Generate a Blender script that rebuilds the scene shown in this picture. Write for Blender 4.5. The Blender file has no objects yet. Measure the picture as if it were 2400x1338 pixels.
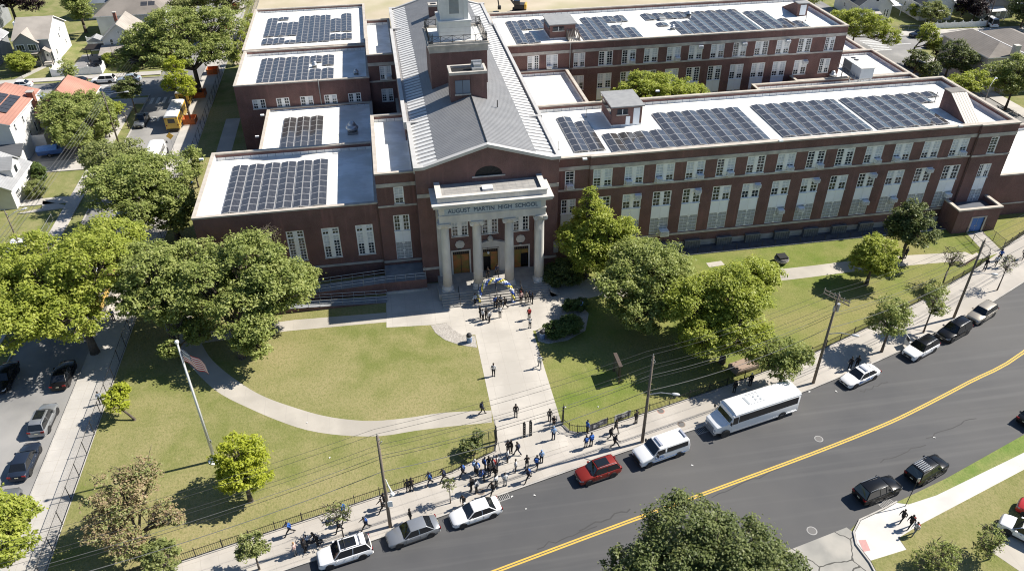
import bpy, math, random
import numpy as np
from mathutils import Vector, Matrix
rnd = random.Random(7)
SC = bpy.context.scene
COL = SC.collection
R = math.radians

# ------------------------------------------------------------------ camera, sky, sun, exposure
CAM_ROT = Matrix(((0.98543922, 0.10182374, -0.13616704),
                  (-0.16997335, 0.56964265, -0.80412456),
                  (-0.00431242, 0.81556065, 0.57865554)))
CAM_H = 60.0
CAM_F = 1846.195
cd = bpy.data.cameras.new('camera')
cam = bpy.data.objects.new('camera', cd)
COL.objects.link(cam)
cam.matrix_world = Matrix.Translation((0, 0, CAM_H)) @ CAM_ROT.to_4x4()
cd.sensor_width = 36.0
cd.lens = CAM_F / 2400 * 36
cd.clip_start = 1.0
cd.clip_end = 6000
SC.camera = cam

SUN_AZ, SUN_EL = 9.0, 45.0          # direction towards the sun, measured from +X
w = bpy.data.worlds.new('World')
SC.world = w
w.use_nodes = True
nt = w.node_tree
nt.nodes.clear()
sky = nt.nodes.new('ShaderNodeTexSky')
sky.sky_type = 'NISHITA'
sky.sun_disc = False
sky.sun_elevation = R(SUN_EL)
sky.sun_rotation = R(90 - SUN_AZ)
sky.air_density = 1.0
sky.dust_density = 0.2
sky.ozone_density = 4.5
bg = nt.nodes.new('ShaderNodeBackground')
bg.inputs[1].default_value = 0.068
wo = nt.nodes.new('ShaderNodeOutputWorld')
nt.links.new(sky.outputs[0], bg.inputs[0])
nt.links.new(bg.outputs[0], wo.inputs[0])
sl = bpy.data.lights.new('sun', 'SUN')
sl.energy = 5.0
sl.angle = R(0.53)
sl.color = (1.0, 0.94, 0.85)
sun = bpy.data.objects.new('sun', sl)
COL.objects.link(sun)
sun.location = (80, 20, 120)
sdir = Vector((math.cos(R(SUN_AZ)) * math.cos(R(SUN_EL)), math.sin(R(SUN_AZ)) * math.cos(R(SUN_EL)), math.sin(R(SUN_EL))))
sun.rotation_euler = sdir.to_track_quat('Z', 'Y').to_euler()
SC.view_settings.view_transform = 'Standard'
SC.view_settings.look = 'None'
SC.view_settings.exposure = 0.72
SC.view_settings.gamma = 1.0
SC.cycles.filter_width = 1.1
SC.view_settings.use_curve_mapping = False

# ------------------------------------------------------------------ helpers
def at(u, v, z=0.0):
    """survey helper: the spot on a level plane seen at photo position u, v (2400 px wide)"""
    d = CAM_ROT @ Vector(((u - 1200) / CAM_F, -(v - 669) / CAM_F, -1.0))
    t = (CAM_H - z) / -d.z
    return Vector((d.x * t, d.y * t, z))

def P2(pts, z=0.0):
    return [tuple(at(u, v, z)[:2]) for u, v in pts]

MATS = {}
def mat(name, col, rough=0.7, col2=None, scale=1.0, lo=0.35, hi=0.65, detail=4, metal=0.0, bump=0.0, bscale=20.0, coat=0.0, spec=0.5, coord='pos', col3=None, scale3=0.1, stretch=None):
    if name in MATS: return MATS[name]
    m = bpy.data.materials.new(name); m.use_nodes = True
    n = m.node_tree.nodes; l = m.node_tree.links
    b = n['Principled BSDF']
    b.inputs['Base Color'].default_value = (*col, 1)
    b.inputs['Roughness'].default_value = rough
    b.inputs['Metallic'].default_value = metal
    b.inputs['Specular IOR Level'].default_value = spec
    if coat:
        b.inputs['Coat Weight'].default_value = coat
        b.inputs['Coat Roughness'].default_value = 0.05
    src = None
    if col2 or bump or col3:
        if coord == 'pos':
            g = n.new('ShaderNodeNewGeometry'); src = g.outputs['Position']
        else:
            g = n.new('ShaderNodeTexCoord'); src = g.outputs['Object']
        if stretch:
            mp = n.new('ShaderNodeMapping'); mp.inputs['Scale'].default_value = stretch
            l.new(src, mp.inputs[0]); src = mp.outputs[0]
    out = None
    def ramp(a, b2, sc, lo_, hi_, det):
        t = n.new('ShaderNodeTexNoise'); t.inputs['Scale'].default_value = sc; t.inputs['Detail'].default_value = det
        l.new(src, t.inputs['Vector'])
        r = n.new('ShaderNodeValToRGB')
        r.color_ramp.elements[0].position = lo_; r.color_ramp.elements[1].position = hi_
        r.color_ramp.elements[0].color = (*a, 1); r.color_ramp.elements[1].color = (*b2, 1)
        l.new(t.outputs[0], r.inputs[0])
        return r.outputs[0]
    if col2:
        out = ramp(col, col2, scale, lo, hi, detail)
    if col3:
        o3 = ramp((0, 0, 0), (1, 1, 1), scale3, 0.42, 0.62, 5)
        mx = n.new('ShaderNodeMix'); mx.data_type = 'RGBA'
        l.new(o3, mx.inputs[0])
        if out: l.new(out, mx.inputs[6])
        else: mx.inputs[6].default_value = (*col, 1)
        mx.inputs[7].default_value = (*col3, 1)
        out = mx.outputs[2]
    if out: l.new(out, b.inputs['Base Color'])
    if bump:
        t = n.new('ShaderNodeTexNoise'); t.inputs['Scale'].default_value = bscale; t.inputs['Detail'].default_value = 3
        l.new(src, t.inputs['Vector'])
        bp = n.new('ShaderNodeBump'); bp.inputs['Strength'].default_value = bump; bp.inputs['Distance'].default_value = 0.05
        l.new(t.outputs[0], bp.inputs['Height']); l.new(bp.outputs[0], b.inputs['Normal'])
    MATS[name] = m
    return m

def mix_mult(m, socket_fn, col):
    """lay a mask (built by socket_fn) of another colour over a material's base colour"""
    n = m.node_tree.nodes; l = m.node_tree.links; b = n['Principled BSDF']
    mx = n.new('ShaderNodeMix'); mx.data_type = 'RGBA'
    inp = b.inputs['Base Color']
    if inp.links: l.new(inp.links[0].from_socket, mx.inputs[6])
    else: mx.inputs[6].default_value = inp.default_value
    mx.inputs[7].default_value = (*col, 1)
    l.new(socket_fn(n, l), mx.inputs[0]); l.new(mx.outputs[2], inp)
    return m

def lines_mask(axis, period, width, coord='pos', rot=0.0, off=0.0):
    def fn(n, l):
        if coord == 'pos': s = n.new('ShaderNodeNewGeometry').outputs['Position']
        else: s = n.new('ShaderNodeTexCoord').outputs['Object']
        mp = n.new('ShaderNodeMapping'); mp.vector_type = 'POINT'; mp.inputs['Rotation'].default_value = (0, 0, rot); l.new(s, mp.inputs[0])
        sp = n.new('ShaderNodeSeparateXYZ'); l.new(mp.outputs[0], sp.inputs[0])
        a = n.new('ShaderNodeMath'); a.operation = 'ADD'; a.inputs[1].default_value = off + 1000 * period; l.new(sp.outputs[axis], a.inputs[0])
        md = n.new('ShaderNodeMath'); md.operation = 'MODULO'; md.inputs[1].default_value = period; l.new(a.outputs[0], md.inputs[0])
        lt = n.new('ShaderNodeMath'); lt.operation = 'LESS_THAN'; lt.inputs[1].default_value = width; l.new(md.outputs[0], lt.inputs[0])
        return lt.outputs[0]
    return fn

class MB:
    def __init__(s): s.v = []; s.f = []; s.m = []
    def add(s, vs, fs, mi=0):
        o = len(s.v); s.v += [tuple(p) for p in vs]
        for f in fs: s.f.append(tuple(i + o for i in f)); s.m.append(mi)
    def quad(s, a, b, c, d, mi=0): s.add([a, b, c, d], [(0, 1, 2, 3)], mi)
    def box(s, x0, x1, y0, y1, z0, z1, mi=0, M=None):
        vs = [(x0, y0, z0), (x1, y0, z0), (x1, y1, z0), (x0, y1, z0), (x0, y0, z1), (x1, y0, z1), (x1, y1, z1), (x0, y1, z1)]
        if M is not None: vs = [M @ Vector(p) for p in vs]
        s.add(vs, [(0, 3, 2, 1), (4, 5, 6, 7), (0, 1, 5, 4), (1, 2, 6, 5), (2, 3, 7, 6), (3, 0, 4, 7)], mi)
    def prism(s, poly, z0, z1, mi=0, top=None, bottom=True):
        a = sum(poly[i][0] * poly[(i + 1) % len(poly)][1] - poly[(i + 1) % len(poly)][0] * poly[i][1] for i in range(len(poly)))
        if a < 0: poly = poly[::-1]
        n = len(poly)
        s.add([(x, y, z1) for x, y in poly], [tuple(range(n))], mi if top is None else top)
        if bottom: s.add([(x, y, z0) for x, y in poly], [tuple(range(n))[::-1]], mi)
        s.add([(x, y, z0) for x, y in poly] + [(x, y, z1) for x, y in poly], [(i, (i + 1) % n, n + (i + 1) % n, n + i) for i in range(n)], mi)
    def ngon_xz(s, pts, y0, y1, mi=0):
        n = len(pts)
        s.add([(x, y0, z) for x, z in pts], [tuple(range(n))], mi); s.add([(x, y1, z) for x, z in pts], [tuple(range(n))[::-1]], mi)
        s.add([(x, y0, z) for x, z in pts] + [(x, y1, z) for x, z in pts], [(i, n + i, n + (i + 1) % n, (i + 1) % n) for i in range(n)], mi)
    def ngon_yz(s, pts, x0, x1, mi=0):
        n = len(pts)
        s.add([(x0, y, z) for y, z in pts], [tuple(range(n))[::-1]], mi); s.add([(x1, y, z) for y, z in pts], [tuple(range(n))], mi)
        s.add([(x0, y, z) for y, z in pts] + [(x1, y, z) for y, z in pts], [(i, (i + 1) % n, n + (i + 1) % n, n + i) for i in range(n)], mi)
    def cyl(s, p0, p1, r0, r1=None, n=8, mi=0, caps=True):
        r1 = r0 if r1 is None else r1
        p0 = Vector(p0); p1 = Vector(p1); d = (p1 - p0)
        if d.length < 1e-6: return
        d.normalize(); u = d.orthogonal().normalized(); w_ = d.cross(u)
        vs = []
        for p, r in ((p0, r0), (p1, r1)):
            for i in range(n):
                a = 2 * math.pi * i / n
                vs.append(p + (u * math.cos(a) + w_ * math.sin(a)) * r)
        fs = [(i, (i + 1) % n, n + (i + 1) % n, n + i) for i in range(n)]
        if caps: fs += [tuple(range(n))[::-1], tuple(range(n, 2 * n))]
        s.add(vs, fs, mi)
    def tube(s, pts, r, n=6, mi=0):
        for i in range(len(pts) - 1):
            ra = r[i] if isinstance(r, (list, tuple)) else r; rb = r[i + 1] if isinstance(r, (list, tuple)) else r
            s.cyl(pts[i], pts[i + 1], ra, rb, n, mi)
    def lathe(s, prof, n=16, mi=0, c=(0, 0, 0)):
        vs = []
        for r, z in prof:
            for i in range(n):
                a = 2 * math.pi * i / n
                vs.append((c[0] + r * math.cos(a), c[1] + r * math.sin(a), c[2] + z))
        fs = []
        for k in range(len(prof) - 1):
            for i in range(n):
                fs.append((k * n + i, k * n + (i + 1) % n, (k + 1) * n + (i + 1) % n, (k + 1) * n + i))
        fs.append(tuple(range(n))[::-1]); fs.append(tuple(range((len(prof) - 1) * n, len(prof) * n)))
        s.add(vs, fs, mi)
    def ball(s, c, r, n=10, mi=0, sq=1.0):
        k = max(4, n // 2)
        s.lathe([(max(1e-4, r * math.sin(math.pi * i / k)), -r * sq * math.cos(math.pi * i / k)) for i in range(k + 1)], n, mi, c)
    def mesh(s, name, mats, smooth=False):
        me = bpy.data.meshes.new(name)
        me.from_pydata(s.v, [], s.f)
        for m in (mats if isinstance(mats, (list, tuple)) else [mats]): me.materials.append(m)
        if any(s.m): me.polygons.foreach_set('material_index', s.m)
        if smooth: me.polygons.foreach_set('use_smooth', [True] * len(s.f))
        me.update()
        return me
    def build(s, name, mats, parent=None, smooth=False, org=None, loc=None, rotz=0.0):
        if org is not None: s.v = [(x - org[0], y - org[1], z - org[2]) for x, y, z in s.v]
        o = bpy.data.objects.new(name, s.mesh(name, mats, smooth)); COL.objects.link(o)
        if parent: o.parent = parent
        elif org is not None: o.location = org
        if loc is not None: o.location = loc
        if rotz: o.rotation_euler = (0, 0, rotz)
        return o

def inst(name, me, parent=None, loc=(0, 0, 0), rot=(0, 0, 0), scale=None):
    o = bpy.data.objects.new(name, me); COL.objects.link(o)
    if parent: o.parent = parent
    o.location = loc; o.rotation_euler = rot
    if scale: o.scale = scale
    return o

def tag(o, label=None, cat=None, group=None, kind=None):
    if label: o['label'] = label
    if cat: o['category'] = cat
    if group: o['group'] = group
    if kind: o['kind'] = kind
    return o

def thing(name, label, cat, loc=(0, 0, 0), rotz=0.0, group=None):
    o = bpy.data.objects.new(name, None); o.empty_display_size = 0.3
    COL.objects.link(o); o.location = loc; o.rotation_euler = (0, 0, rotz)
    return tag(o, label, cat, group)

def copy_tree(o, parent=None):
    c = o.copy(); COL.objects.link(c)
    if parent: c.parent = parent
    for ch in list(o.children): copy_tree(ch, c)
    return c

def text_mesh(txt, size, depth=0.02, name='lettering', m=None, bold=0.0, align='CENTER'):
    cu = bpy.data.curves.new('t', 'FONT'); cu.body = txt; cu.size = size; cu.extrude = depth; cu.offset = bold
    cu.align_x = align; cu.align_y = 'CENTER'; cu.resolution_u = 3
    o = bpy.data.objects.new('t', cu); COL.objects.link(o)
    dg = bpy.context.evaluated_depsgraph_get()
    me = bpy.data.meshes.new_from_object(o.evaluated_get(dg)); me.name = name
    bpy.data.objects.remove(o); bpy.data.curves.remove(cu)
    me.materials.clear()
    if m: me.materials.append(m)
    return me

ORD = ['first', 'second', 'third', 'fourth', 'fifth', 'sixth', 'seventh', 'eighth', 'ninth', 'tenth', 'eleventh', 'twelfth', 'thirteenth', 'fourteenth', 'fifteenth', 'sixteenth', 'seventeenth', 'eighteenth', 'nineteenth', 'twentieth']

# ------------------------------------------------------------------ materials
def brick_mat(name, a, b):
    m = mat(name, a, 0.85, b, 1.3, 0.3, 0.7, 6, col3=tuple(c * 0.62 for c in a), scale3=0.35, bump=0.25, bscale=14)
    n = m.node_tree.nodes; l = m.node_tree.links
    # mortar courses: 75 mm high
    fn = lines_mask(2, 0.075, 0.011)
    mix_mult(m, fn, (0.30, 0.24, 0.21))
    # vertical streaks of lime and soot running down the wall
    def streak(n, l):
        s = n.new('ShaderNodeNewGeometry').outputs['Position']
        mp = n.new('ShaderNodeMapping'); mp.inputs['Scale'].default_value = (1.2, 1.2, 0.08); l.new(s, mp.inputs[0])
        t = n.new('ShaderNodeTexNoise'); t.inputs['Scale'].default_value = 1.6; t.inputs['Detail'].default_value = 5; l.new(mp.outputs[0], t.inputs['Vector'])
        r = n.new('ShaderNodeMapRange'); r.inputs[1].default_value = 0.56; r.inputs[2].default_value = 0.80; r.inputs[3].default_value = 0; r.inputs[4].default_value = 0.7; l.new(t.outputs[0], r.inputs[0])
        return r.outputs[0]
    mix_mult(m, streak, tuple(min(1, c * 1.5 + 0.02) for c in a))
    return m
BRICK = brick_mat('red_brick', (0.180, 0.078, 0.067), (0.138, 0.066, 0.058))
BRICK_D = brick_mat('dark_red_brick', (0.165, 0.075, 0.066), (0.125, 0.062, 0.055))
STONE = mat('limestone', (0.56, 0.52, 0.46), 0.8, (0.45, 0.415, 0.37), 2.0, bump=0.1, bscale=8, col3=(0.36, 0.34, 0.31), scale3=0.6)
COPING = mat('coping_stone', (0.50, 0.45, 0.385), 0.85, (0.40, 0.36, 0.31), 1.1, bump=0.1)
WROOF = mat('white_roof_membrane', (0.83, 0.83, 0.80), 0.6, (0.62, 0.61, 0.57), 0.35, 0.40, 0.80, 6, col3=(0.66, 0.65, 0.60), scale3=0.35)
mix_mult(WROOF, lines_mask(1, 1.9, 0.05), (0.60, 0.60, 0.60))
WFLASH = mat('white_flashing', (0.80, 0.80, 0.78), 0.55, (0.62, 0.62, 0.62), 1.5)
mix_mult(WFLASH, lines_mask(0, 1.15, 0.09), (0.35, 0.37, 0.40))
WPAINT = mat('white_paint', (0.90, 0.90, 0.88), 0.5, (0.82, 0.82, 0.80), 3)
WPANEL = mat('white_spandrel', (0.90, 0.93, 0.96), 0.45, (0.84, 0.87, 0.90), 0.8)
GLASS = mat('window_glass', (0.018, 0.021, 0.026), 0.06, (0.05, 0.06, 0.07), 0.9, spec=0.6)
BLIND = mat('window_blind', (0.52, 0.55, 0.57), 0.7, (0.68, 0.70, 0.70), 2.2)
SCREEN = mat('window_screen', (0.42, 0.44, 0.46), 0.6, (0.32, 0.34, 0.36), 3)
SCREENF = mat('screen_frame', (0.80, 0.81, 0.81), 0.5)
METROOF = mat('standing_seam_metal', (0.29, 0.29, 0.29), 0.5, (0.245, 0.245, 0.247), 0.5, metal=0.25)
METSEAM = mat('metal_seam', (0.31, 0.31, 0.31), 0.5, metal=0.2)
EAVEW = mat('white_coated_eave', (0.66, 0.66, 0.64), 0.5, (0.54, 0.54, 0.53), 1.2)
EAVEG = mat('eave_tray', (0.33, 0.325, 0.315), 0.5, (0.27, 0.265, 0.26), 1.0)
TRIMG = mat('pale_gutter_metal', (0.52, 0.51, 0.49), 0.5, (0.45, 0.44, 0.42), 0.7)
DARKM = mat('black_iron', (0.018, 0.018, 0.02), 0.5)
GALV = mat('galvanised_steel', (0.48, 0.49, 0.50), 0.4, (0.38, 0.39, 0.40), 4, metal=0.6)
GREYSH = mat('grey_metal_sheet', (0.31, 0.31, 0.30), 0.5, (0.26, 0.26, 0.255), 1.5)
LIDM = mat('hood_lid_metal', (0.22, 0.20, 0.17), 0.5, (0.18, 0.165, 0.14), 2)
ORANGED = mat('orange_door', (0.42, 0.15, 0.045), 0.5, (0.30, 0.15, 0.04), 1.6, 0.45, 0.6, col3=(0.20, 0.17, 0.04), scale3=0.9)
BLUED = mat('blue_door', (0.055, 0.17, 0.46), 0.5, (0.05, 0.15, 0.40), 2)
NAVY = mat('dark_blue_lettering', (0.03, 0.06, 0.11), 0.6)
SLATE = mat('slate_blue_frieze', (0.36, 0.42, 0.47), 0.8, (0.42, 0.47, 0.51), 1.6)
BLACK = mat('near_black', (0.012, 0.012, 0.013), 0.7)
WOODP = mat('weathered_pole_wood', (0.20, 0.165, 0.13), 0.9, (0.13, 0.105, 0.085), 5, bump=0.3, bscale=10, stretch=(4, 4, 0.4))
WIRE = mat('power_cable', (0.05, 0.05, 0.05), 0.6)
WIREL = mat('pale_cable', (0.14, 0.14, 0.135), 0.5)
# ------------------------------------------------------------------ ground, roads, pavements
GRASS = mat('lawn_grass', (0.165, 0.180, 0.055), 0.95, (0.255, 0.235, 0.102), 0.33, 0.36, 0.66, 8, bump=1.0, bscale=5.5, spec=0.1, col3=(0.285, 0.25, 0.122), scale3=0.075)
GRASSR = mat('lawn_grass_green', (0.135, 0.180, 0.036), 0.95, (0.205, 0.220, 0.066), 0.4, 0.36, 0.66, 8, bump=1.0, bscale=5.5, spec=0.1, col3=(0.245, 0.225, 0.09), scale3=0.08)
def fine(n, l):
    s = n.new('ShaderNodeNewGeometry').outputs['Position']
    t = n.new('ShaderNodeTexNoise'); t.inputs['Scale'].default_value = 3.2; t.inputs['Detail'].default_value = 6; t.inputs['Roughness'].default_value = 0.75; l.new(s, t.inputs['Vector'])
    r = n.new('ShaderNodeMapRange'); r.inputs[1].default_value = 0.46; r.inputs[2].default_value = 0.66; r.inputs[3].default_value = 0; r.inputs[4].default_value = 0.6; l.new(t.outputs[0], r.inputs[0])
    return r.outputs[0]
def fine2(n, l):
    s = n.new('ShaderNodeNewGeometry').outputs['Position']
    t = n.new('ShaderNodeTexNoise'); t.inputs['Scale'].default_value = 1.4; t.inputs['Detail'].default_value = 8; t.inputs['Roughness'].default_value = 0.8; l.new(s, t.inputs['Vector'])
    r = n.new('ShaderNodeMapRange'); r.inputs[1].default_value = 0.55; r.inputs[2].default_value = 0.72; r.inputs[3].default_value = 0; r.inputs[4].default_value = 0.6; l.new(t.outputs[0], r.inputs[0])
    return r.outputs[0]
for g_ in (GRASS, GRASSR): mix_mult(g_, fine, (0.105, 0.135, 0.030)); mix_mult(g_, fine2, (0.31, 0.28, 0.145))
GREENG = mat('lush_grass', (0.13, 0.20, 0.045), 0.95, (0.21, 0.245, 0.075), 0.5, 0.35, 0.65, 8, bump=0.9, bscale=6, spec=0.1, col3=(0.25, 0.25, 0.10), scale3=0.12)
mix_mult(GREENG, fine, (0.085, 0.145, 0.03))
def conc(name, c, rot, px, py, w_=0.035, dirt=(0.36, 0.33, 0.29)):
    m = mat(name, c, 0.85, tuple(k * 0.86 for k in c), 0.45, 0.3, 0.7, 7, bump=0.08, bscale=12, col3=tuple(k * 0.78 for k in c), scale3=0.22)
    if px: mix_mult(m, lines_mask(0, px, w_, rot=rot), dirt)
    if py: mix_mult(m, lines_mask(1, py, w_, rot=rot), dirt)
    # scattered dark gum spots and stains
    def spots(n, l):
        s = n.new('ShaderNodeNewGeometry').outputs['Position']
        t = n.new('ShaderNodeTexVoronoi'); t.inputs['Scale'].default_value = 1.1; l.new(s, t.inputs['Vector'])
        r = n.new('ShaderNodeMapRange'); r.inputs[1].default_value = 0.03; r.inputs[2].default_value = 0.09; r.inputs[3].default_value = 0.35; r.inputs[4].default_value = 0; l.new(t.outputs['Distance'], r.inputs[0])
        return r.outputs[0]
    mix_mult(m, spots, tuple(k * 0.55 for k in c))
    return m
WALKC = conc('pavement_concrete', (0.47, 0.435, 0.385), R(-13), 1.52, 1.52)
WALKL = conc('street_pavement', (0.50, 0.475, 0.435), 0, 1.5, 1.5)
PATHC = conc('path_concrete', (0.455, 0.42, 0.36), 0, 2.3, 0)
PLAZAC = conc('plaza_concrete', (0.51, 0.475, 0.42), 0, 1.76, 1.9)
APRON = conc('new_concrete', (0.62, 0.60, 0.56), R(-28), 0, 0)
KERB = mat('kerb_concrete', (0.45, 0.43, 0.395), 0.85, (0.33, 0.31, 0.285), 0.8)
ASPH = mat('new_asphalt', (0.060, 0.061, 0.064), 0.8, (0.073, 0.073, 0.075), 0.22, 0.3, 0.7, 7, bump=0.12, bscale=30, col3=(0.088, 0.086, 0.084), scale3=0.05)
def tracks(n, l):
    s = n.new('ShaderNodeNewGeometry').outputs['Position']
    mp = n.new('ShaderNodeMapping'); mp.inputs['Rotation'].default_value = (0, 0, R(-14)); mp.inputs['Scale'].default_value = (0.03, 0.9, 1); l.new(s, mp.inputs[0])
    t = n.new('ShaderNodeTexNoise'); t.inputs['Scale'].default_value = 1.3; t.inputs['Detail'].default_value = 5; l.new(mp.outputs[0], t.inputs['Vector'])
    r = n.new('ShaderNodeMapRange'); r.inputs[1].default_value = 0.5; r.inputs[2].default_value = 0.72; r.inputs[3].default_value = 0; r.inputs[4].default_value = 0.35; l.new(t.outputs[0], r.inputs[0])
    return r.outputs[0]
mix_mult(ASPH, tracks, (0.125, 0.123, 0.12))
ASPHO = mat('old_asphalt', (0.25, 0.245, 0.235), 0.85, (0.31, 0.30, 0.285), 0.3, 0.3, 0.7, 7, bump=0.12, bscale=25, col3=(0.19, 0.187, 0.182), scale3=0.13)
OLDC = mat('cracked_concrete_road', (0.30, 0.29, 0.26), 0.85, (0.23, 0.225, 0.205), 0.5, 0.35, 0.7, 7, bump=0.1, bscale=14, col3=(0.36, 0.34, 0.30), scale3=0.3)
def cracks(n, l):
    s = n.new('ShaderNodeNewGeometry').outputs['Position']
    t = n.new('ShaderNodeTexNoise'); t.inputs['Scale'].default_value = 0.8; l.new(s, t.inputs['Vector'])
    mx = n.new('ShaderNodeMix'); mx.data_type = 'VECTOR'; mx.inputs[0].default_value = 0.35; l.new(s, mx.inputs[4]); l.new(t.outputs[1], mx.inputs[5])
    v = n.new('ShaderNodeTexVoronoi'); v.feature = 'DISTANCE_TO_EDGE'; v.inputs['Scale'].default_value = 0.42; l.new(mx.outputs[1], v.inputs['Vector'])
    r = n.new('ShaderNodeMath'); r.operation = 'LESS_THAN'; r.inputs[1].default_value = 0.012; l.new(v.outputs['Distance'], r.inputs[0])
    return r.outputs[0]
mix_mult(OLDC, cracks, (0.07, 0.068, 0.06))
YELLOW = mat('yellow_road_paint', (0.62, 0.40, 0.055), 0.7, (0.52, 0.345, 0.07), 3)
WHITEP = mat('white_road_paint', (0.60, 0.60, 0.58), 0.7, (0.42, 0.42, 0.41), 2.5)
GRAVEL = mat('pale_gravel', (0.46, 0.43, 0.385), 0.9, (0.28, 0.255, 0.225), 7, 0.35, 0.65, 6, bump=0.9, bscale=9)
SAND = mat('sandy_earth', (0.52, 0.45, 0.345), 0.95, (0.42, 0.355, 0.26), 0.09, 0.35, 0.65, 8, bump=0.5, bscale=1.5, col3=(0.36, 0.33, 0.20), scale3=0.05)
YARD = mat('yard_grass', (0.17, 0.19, 0.065), 0.95, (0.27, 0.25, 0.12), 0.4, 0.35, 0.65, 8, bump=0.7, bscale=5, spec=0.1)
mix_mult(YARD, fine, (0.11, 0.14, 0.04))
SOIL = mat('brown_soil', (0.17, 0.13, 0.09), 0.95, (0.11, 0.085, 0.06), 2, bump=0.6, bscale=8)

def slab(name, poly, z0, z1, m, kind='structure', side=None):
    b = MB(); b.prism(poly, z0, z1, 0 if side is None else 1, top=0)
    o = b.build(name, m if side is None else [m, side]); tag(o, kind=kind); return o
def offset_line(pts, d):
    out = []
    for i, p in enumerate(pts):
        a = Vector(pts[max(0, i - 1)]); c = Vector(pts[min(len(pts) - 1, i + 1)])
        t = (c - a).normalized(); out.append((p[0] - t.y * d, p[1] + t.x * d))
    return out
def strip(name, pts, wd, z0, z1, m, kind='structure'):
    """a low band along a line, wd wide to its left"""
    o2 = offset_line(pts, wd); b = MB()
    for i in range(len(pts) - 1):
        b.add([(*pts[i], z1), (*pts[i + 1], z1), (*o2[i + 1], z1), (*o2[i], z1), (*pts[i], z0), (*pts[i + 1], z0), (*o2[i + 1], z0), (*o2[i], z0)],
              [(0, 1, 2, 3), (0, 4, 5, 1), (2, 6, 7, 3)] + ([(0, 3, 7, 4)] if i == 0 else []) + ([(1, 5, 6, 2)] if i == len(pts) - 2 else []))
    o = b.build(name, m); tag(o, kind=kind); return o
def smooth_line(pts, k=4):
    out = []
    n = len(pts)
    for i in range(n - 1):
        p0, p1, p2, p3 = (Vector(pts[max(0, i - 1)]), Vector(pts[i]), Vector(pts[i + 1]), Vector(pts[min(n - 1, i + 2)]))
        for j in range(k):
            t = j / k
            q = 0.5 * ((2 * p1) + (p2 - p0) * t + (2 * p0 - 5 * p1 + 4 * p2 - p3) * t * t + (3 * p1 - p0 - 3 * p2 + p3) * t ** 3)
            out.append((q.x, q.y))
    out.append(tuple(pts[-1])); return out

slab('ground', [(-3000, -3000), (3000, -3000), (3000, 3000), (-3000, 3000)], -1.2, -0.16, YARD)
KN = [(-60, 34.6), (-37.4, 39.4), (-12.9, 44.5), (-5.2, 46.3), (1.6, 48.0), (8.0, 49.65), (15.8, 51.6), (22.2, 53.1), (28.4, 54.4), (43.0, 57.9), (52.9, 60.95), (56.6, 62.2), (73.7, 69.0), (80.6, 72.2), (98, 81), (107, 86.5)]
KS = [(-60, 16.5), (25, 36.2), (36.5, 39.0)]
KS2 = [(44.0, 42.1), (50.5, 43.96), (61.7, 47.75), (75, 53.5), (90, 61.5), (112, 75)]
slab('road', KN + [(118, 92), (128, 90), (112, 75)] + KS2[::-1][1:] + [(39, 40.6)] + KS[::-1], -1.0, -0.13, ASPH)
slab('side_street', P2([(1868, 1279), (1985, 1233), (2008, 1250), (2012, 1275), (2040, 1316), (2078, 1385), (1700, 1460), (1640, 1370)]), -1.0, -0.122, OLDC)
slab('left_street', [(-46.2, 41.2), (-37.4, 43.0), (-37.4, 245), (-46.2, 245)], -1.0, -0.134, ASPHO)
slab('cross_street', [(-300, 161.4), (-46.2, 161.4), (-46.2, 171.5), (-300, 171.5)], -1.0, -0.138, ASPHO)
slab('right_street', [(107.5, 86), (117.5, 91), (117.5, 158.5), (260, 150), (260, 158), (128, 167), (117.5, 167.4), (117.5, 250), (107.5, 250)], -1.0, -0.126, ASPHO)
FN = [(-33.2, 44.2), (-20.56, 47.28), (-13.8, 48.95), (-6.6, 50.7), (2.9, 53.0), (7.5, 55.0), (8.0, 57.3)]
FN2 = [(15.0, 57.4), (15.5, 56.4), (16.3, 56.0), (17.4, 55.9), (19.6, 56.45), (32, 59.45), (46, 63.35), (55.2, 66.85), (66.4, 71.35), (75.3, 75.5), (79.3, 77.7)]
FN3 = [(83.0, 79.7), (88.6, 82.7), (98, 88), (104, 92)]
slab('pavement', [p for p in KN if p[0] > -38][:] + [(106, 93.5)] + FN3[::-1] + [(79.3, 77.7)] + FN2[::-1] + FN[::-1] + [(-37.4, 44.2)], -1.0, 0.0, WALKC, side=KERB)
slab('street_pavement', [(-37.4, 44.2), (-33.2, 44.2), (-33.2, 245), (-37.4, 245)], -1.0, 0.004, WALKL, side=KERB)
slab('lawn', FN + [(11.5, 57.3), (11.5, 152.5), (-33.2, 152.5)], -1.0, 0.03, GRASS)
slab('lawn', [(11.5, 57.3)] + FN2 + FN3 + [(104, 152.5), (11.5, 152.5)], -1.0, 0.03, GRASSR)
kn2 = [p for p in KN if p[0] >= -37.4]
strip('kerb', kn2, 0.16, -0.3, 0.012, KERB)
strip('kerb', [(-37.4, 245), (-37.4, 39.4)], 0.16, -0.3, 0.014, KERB)
strip('kerb', [(-46.2, 42), (-46.2, 161.4), ], 0.16, -0.3, 0.014, KERB)
strip('kerb', KS2[::-1], 0.16, -0.3, 0.012, KERB)
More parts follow.
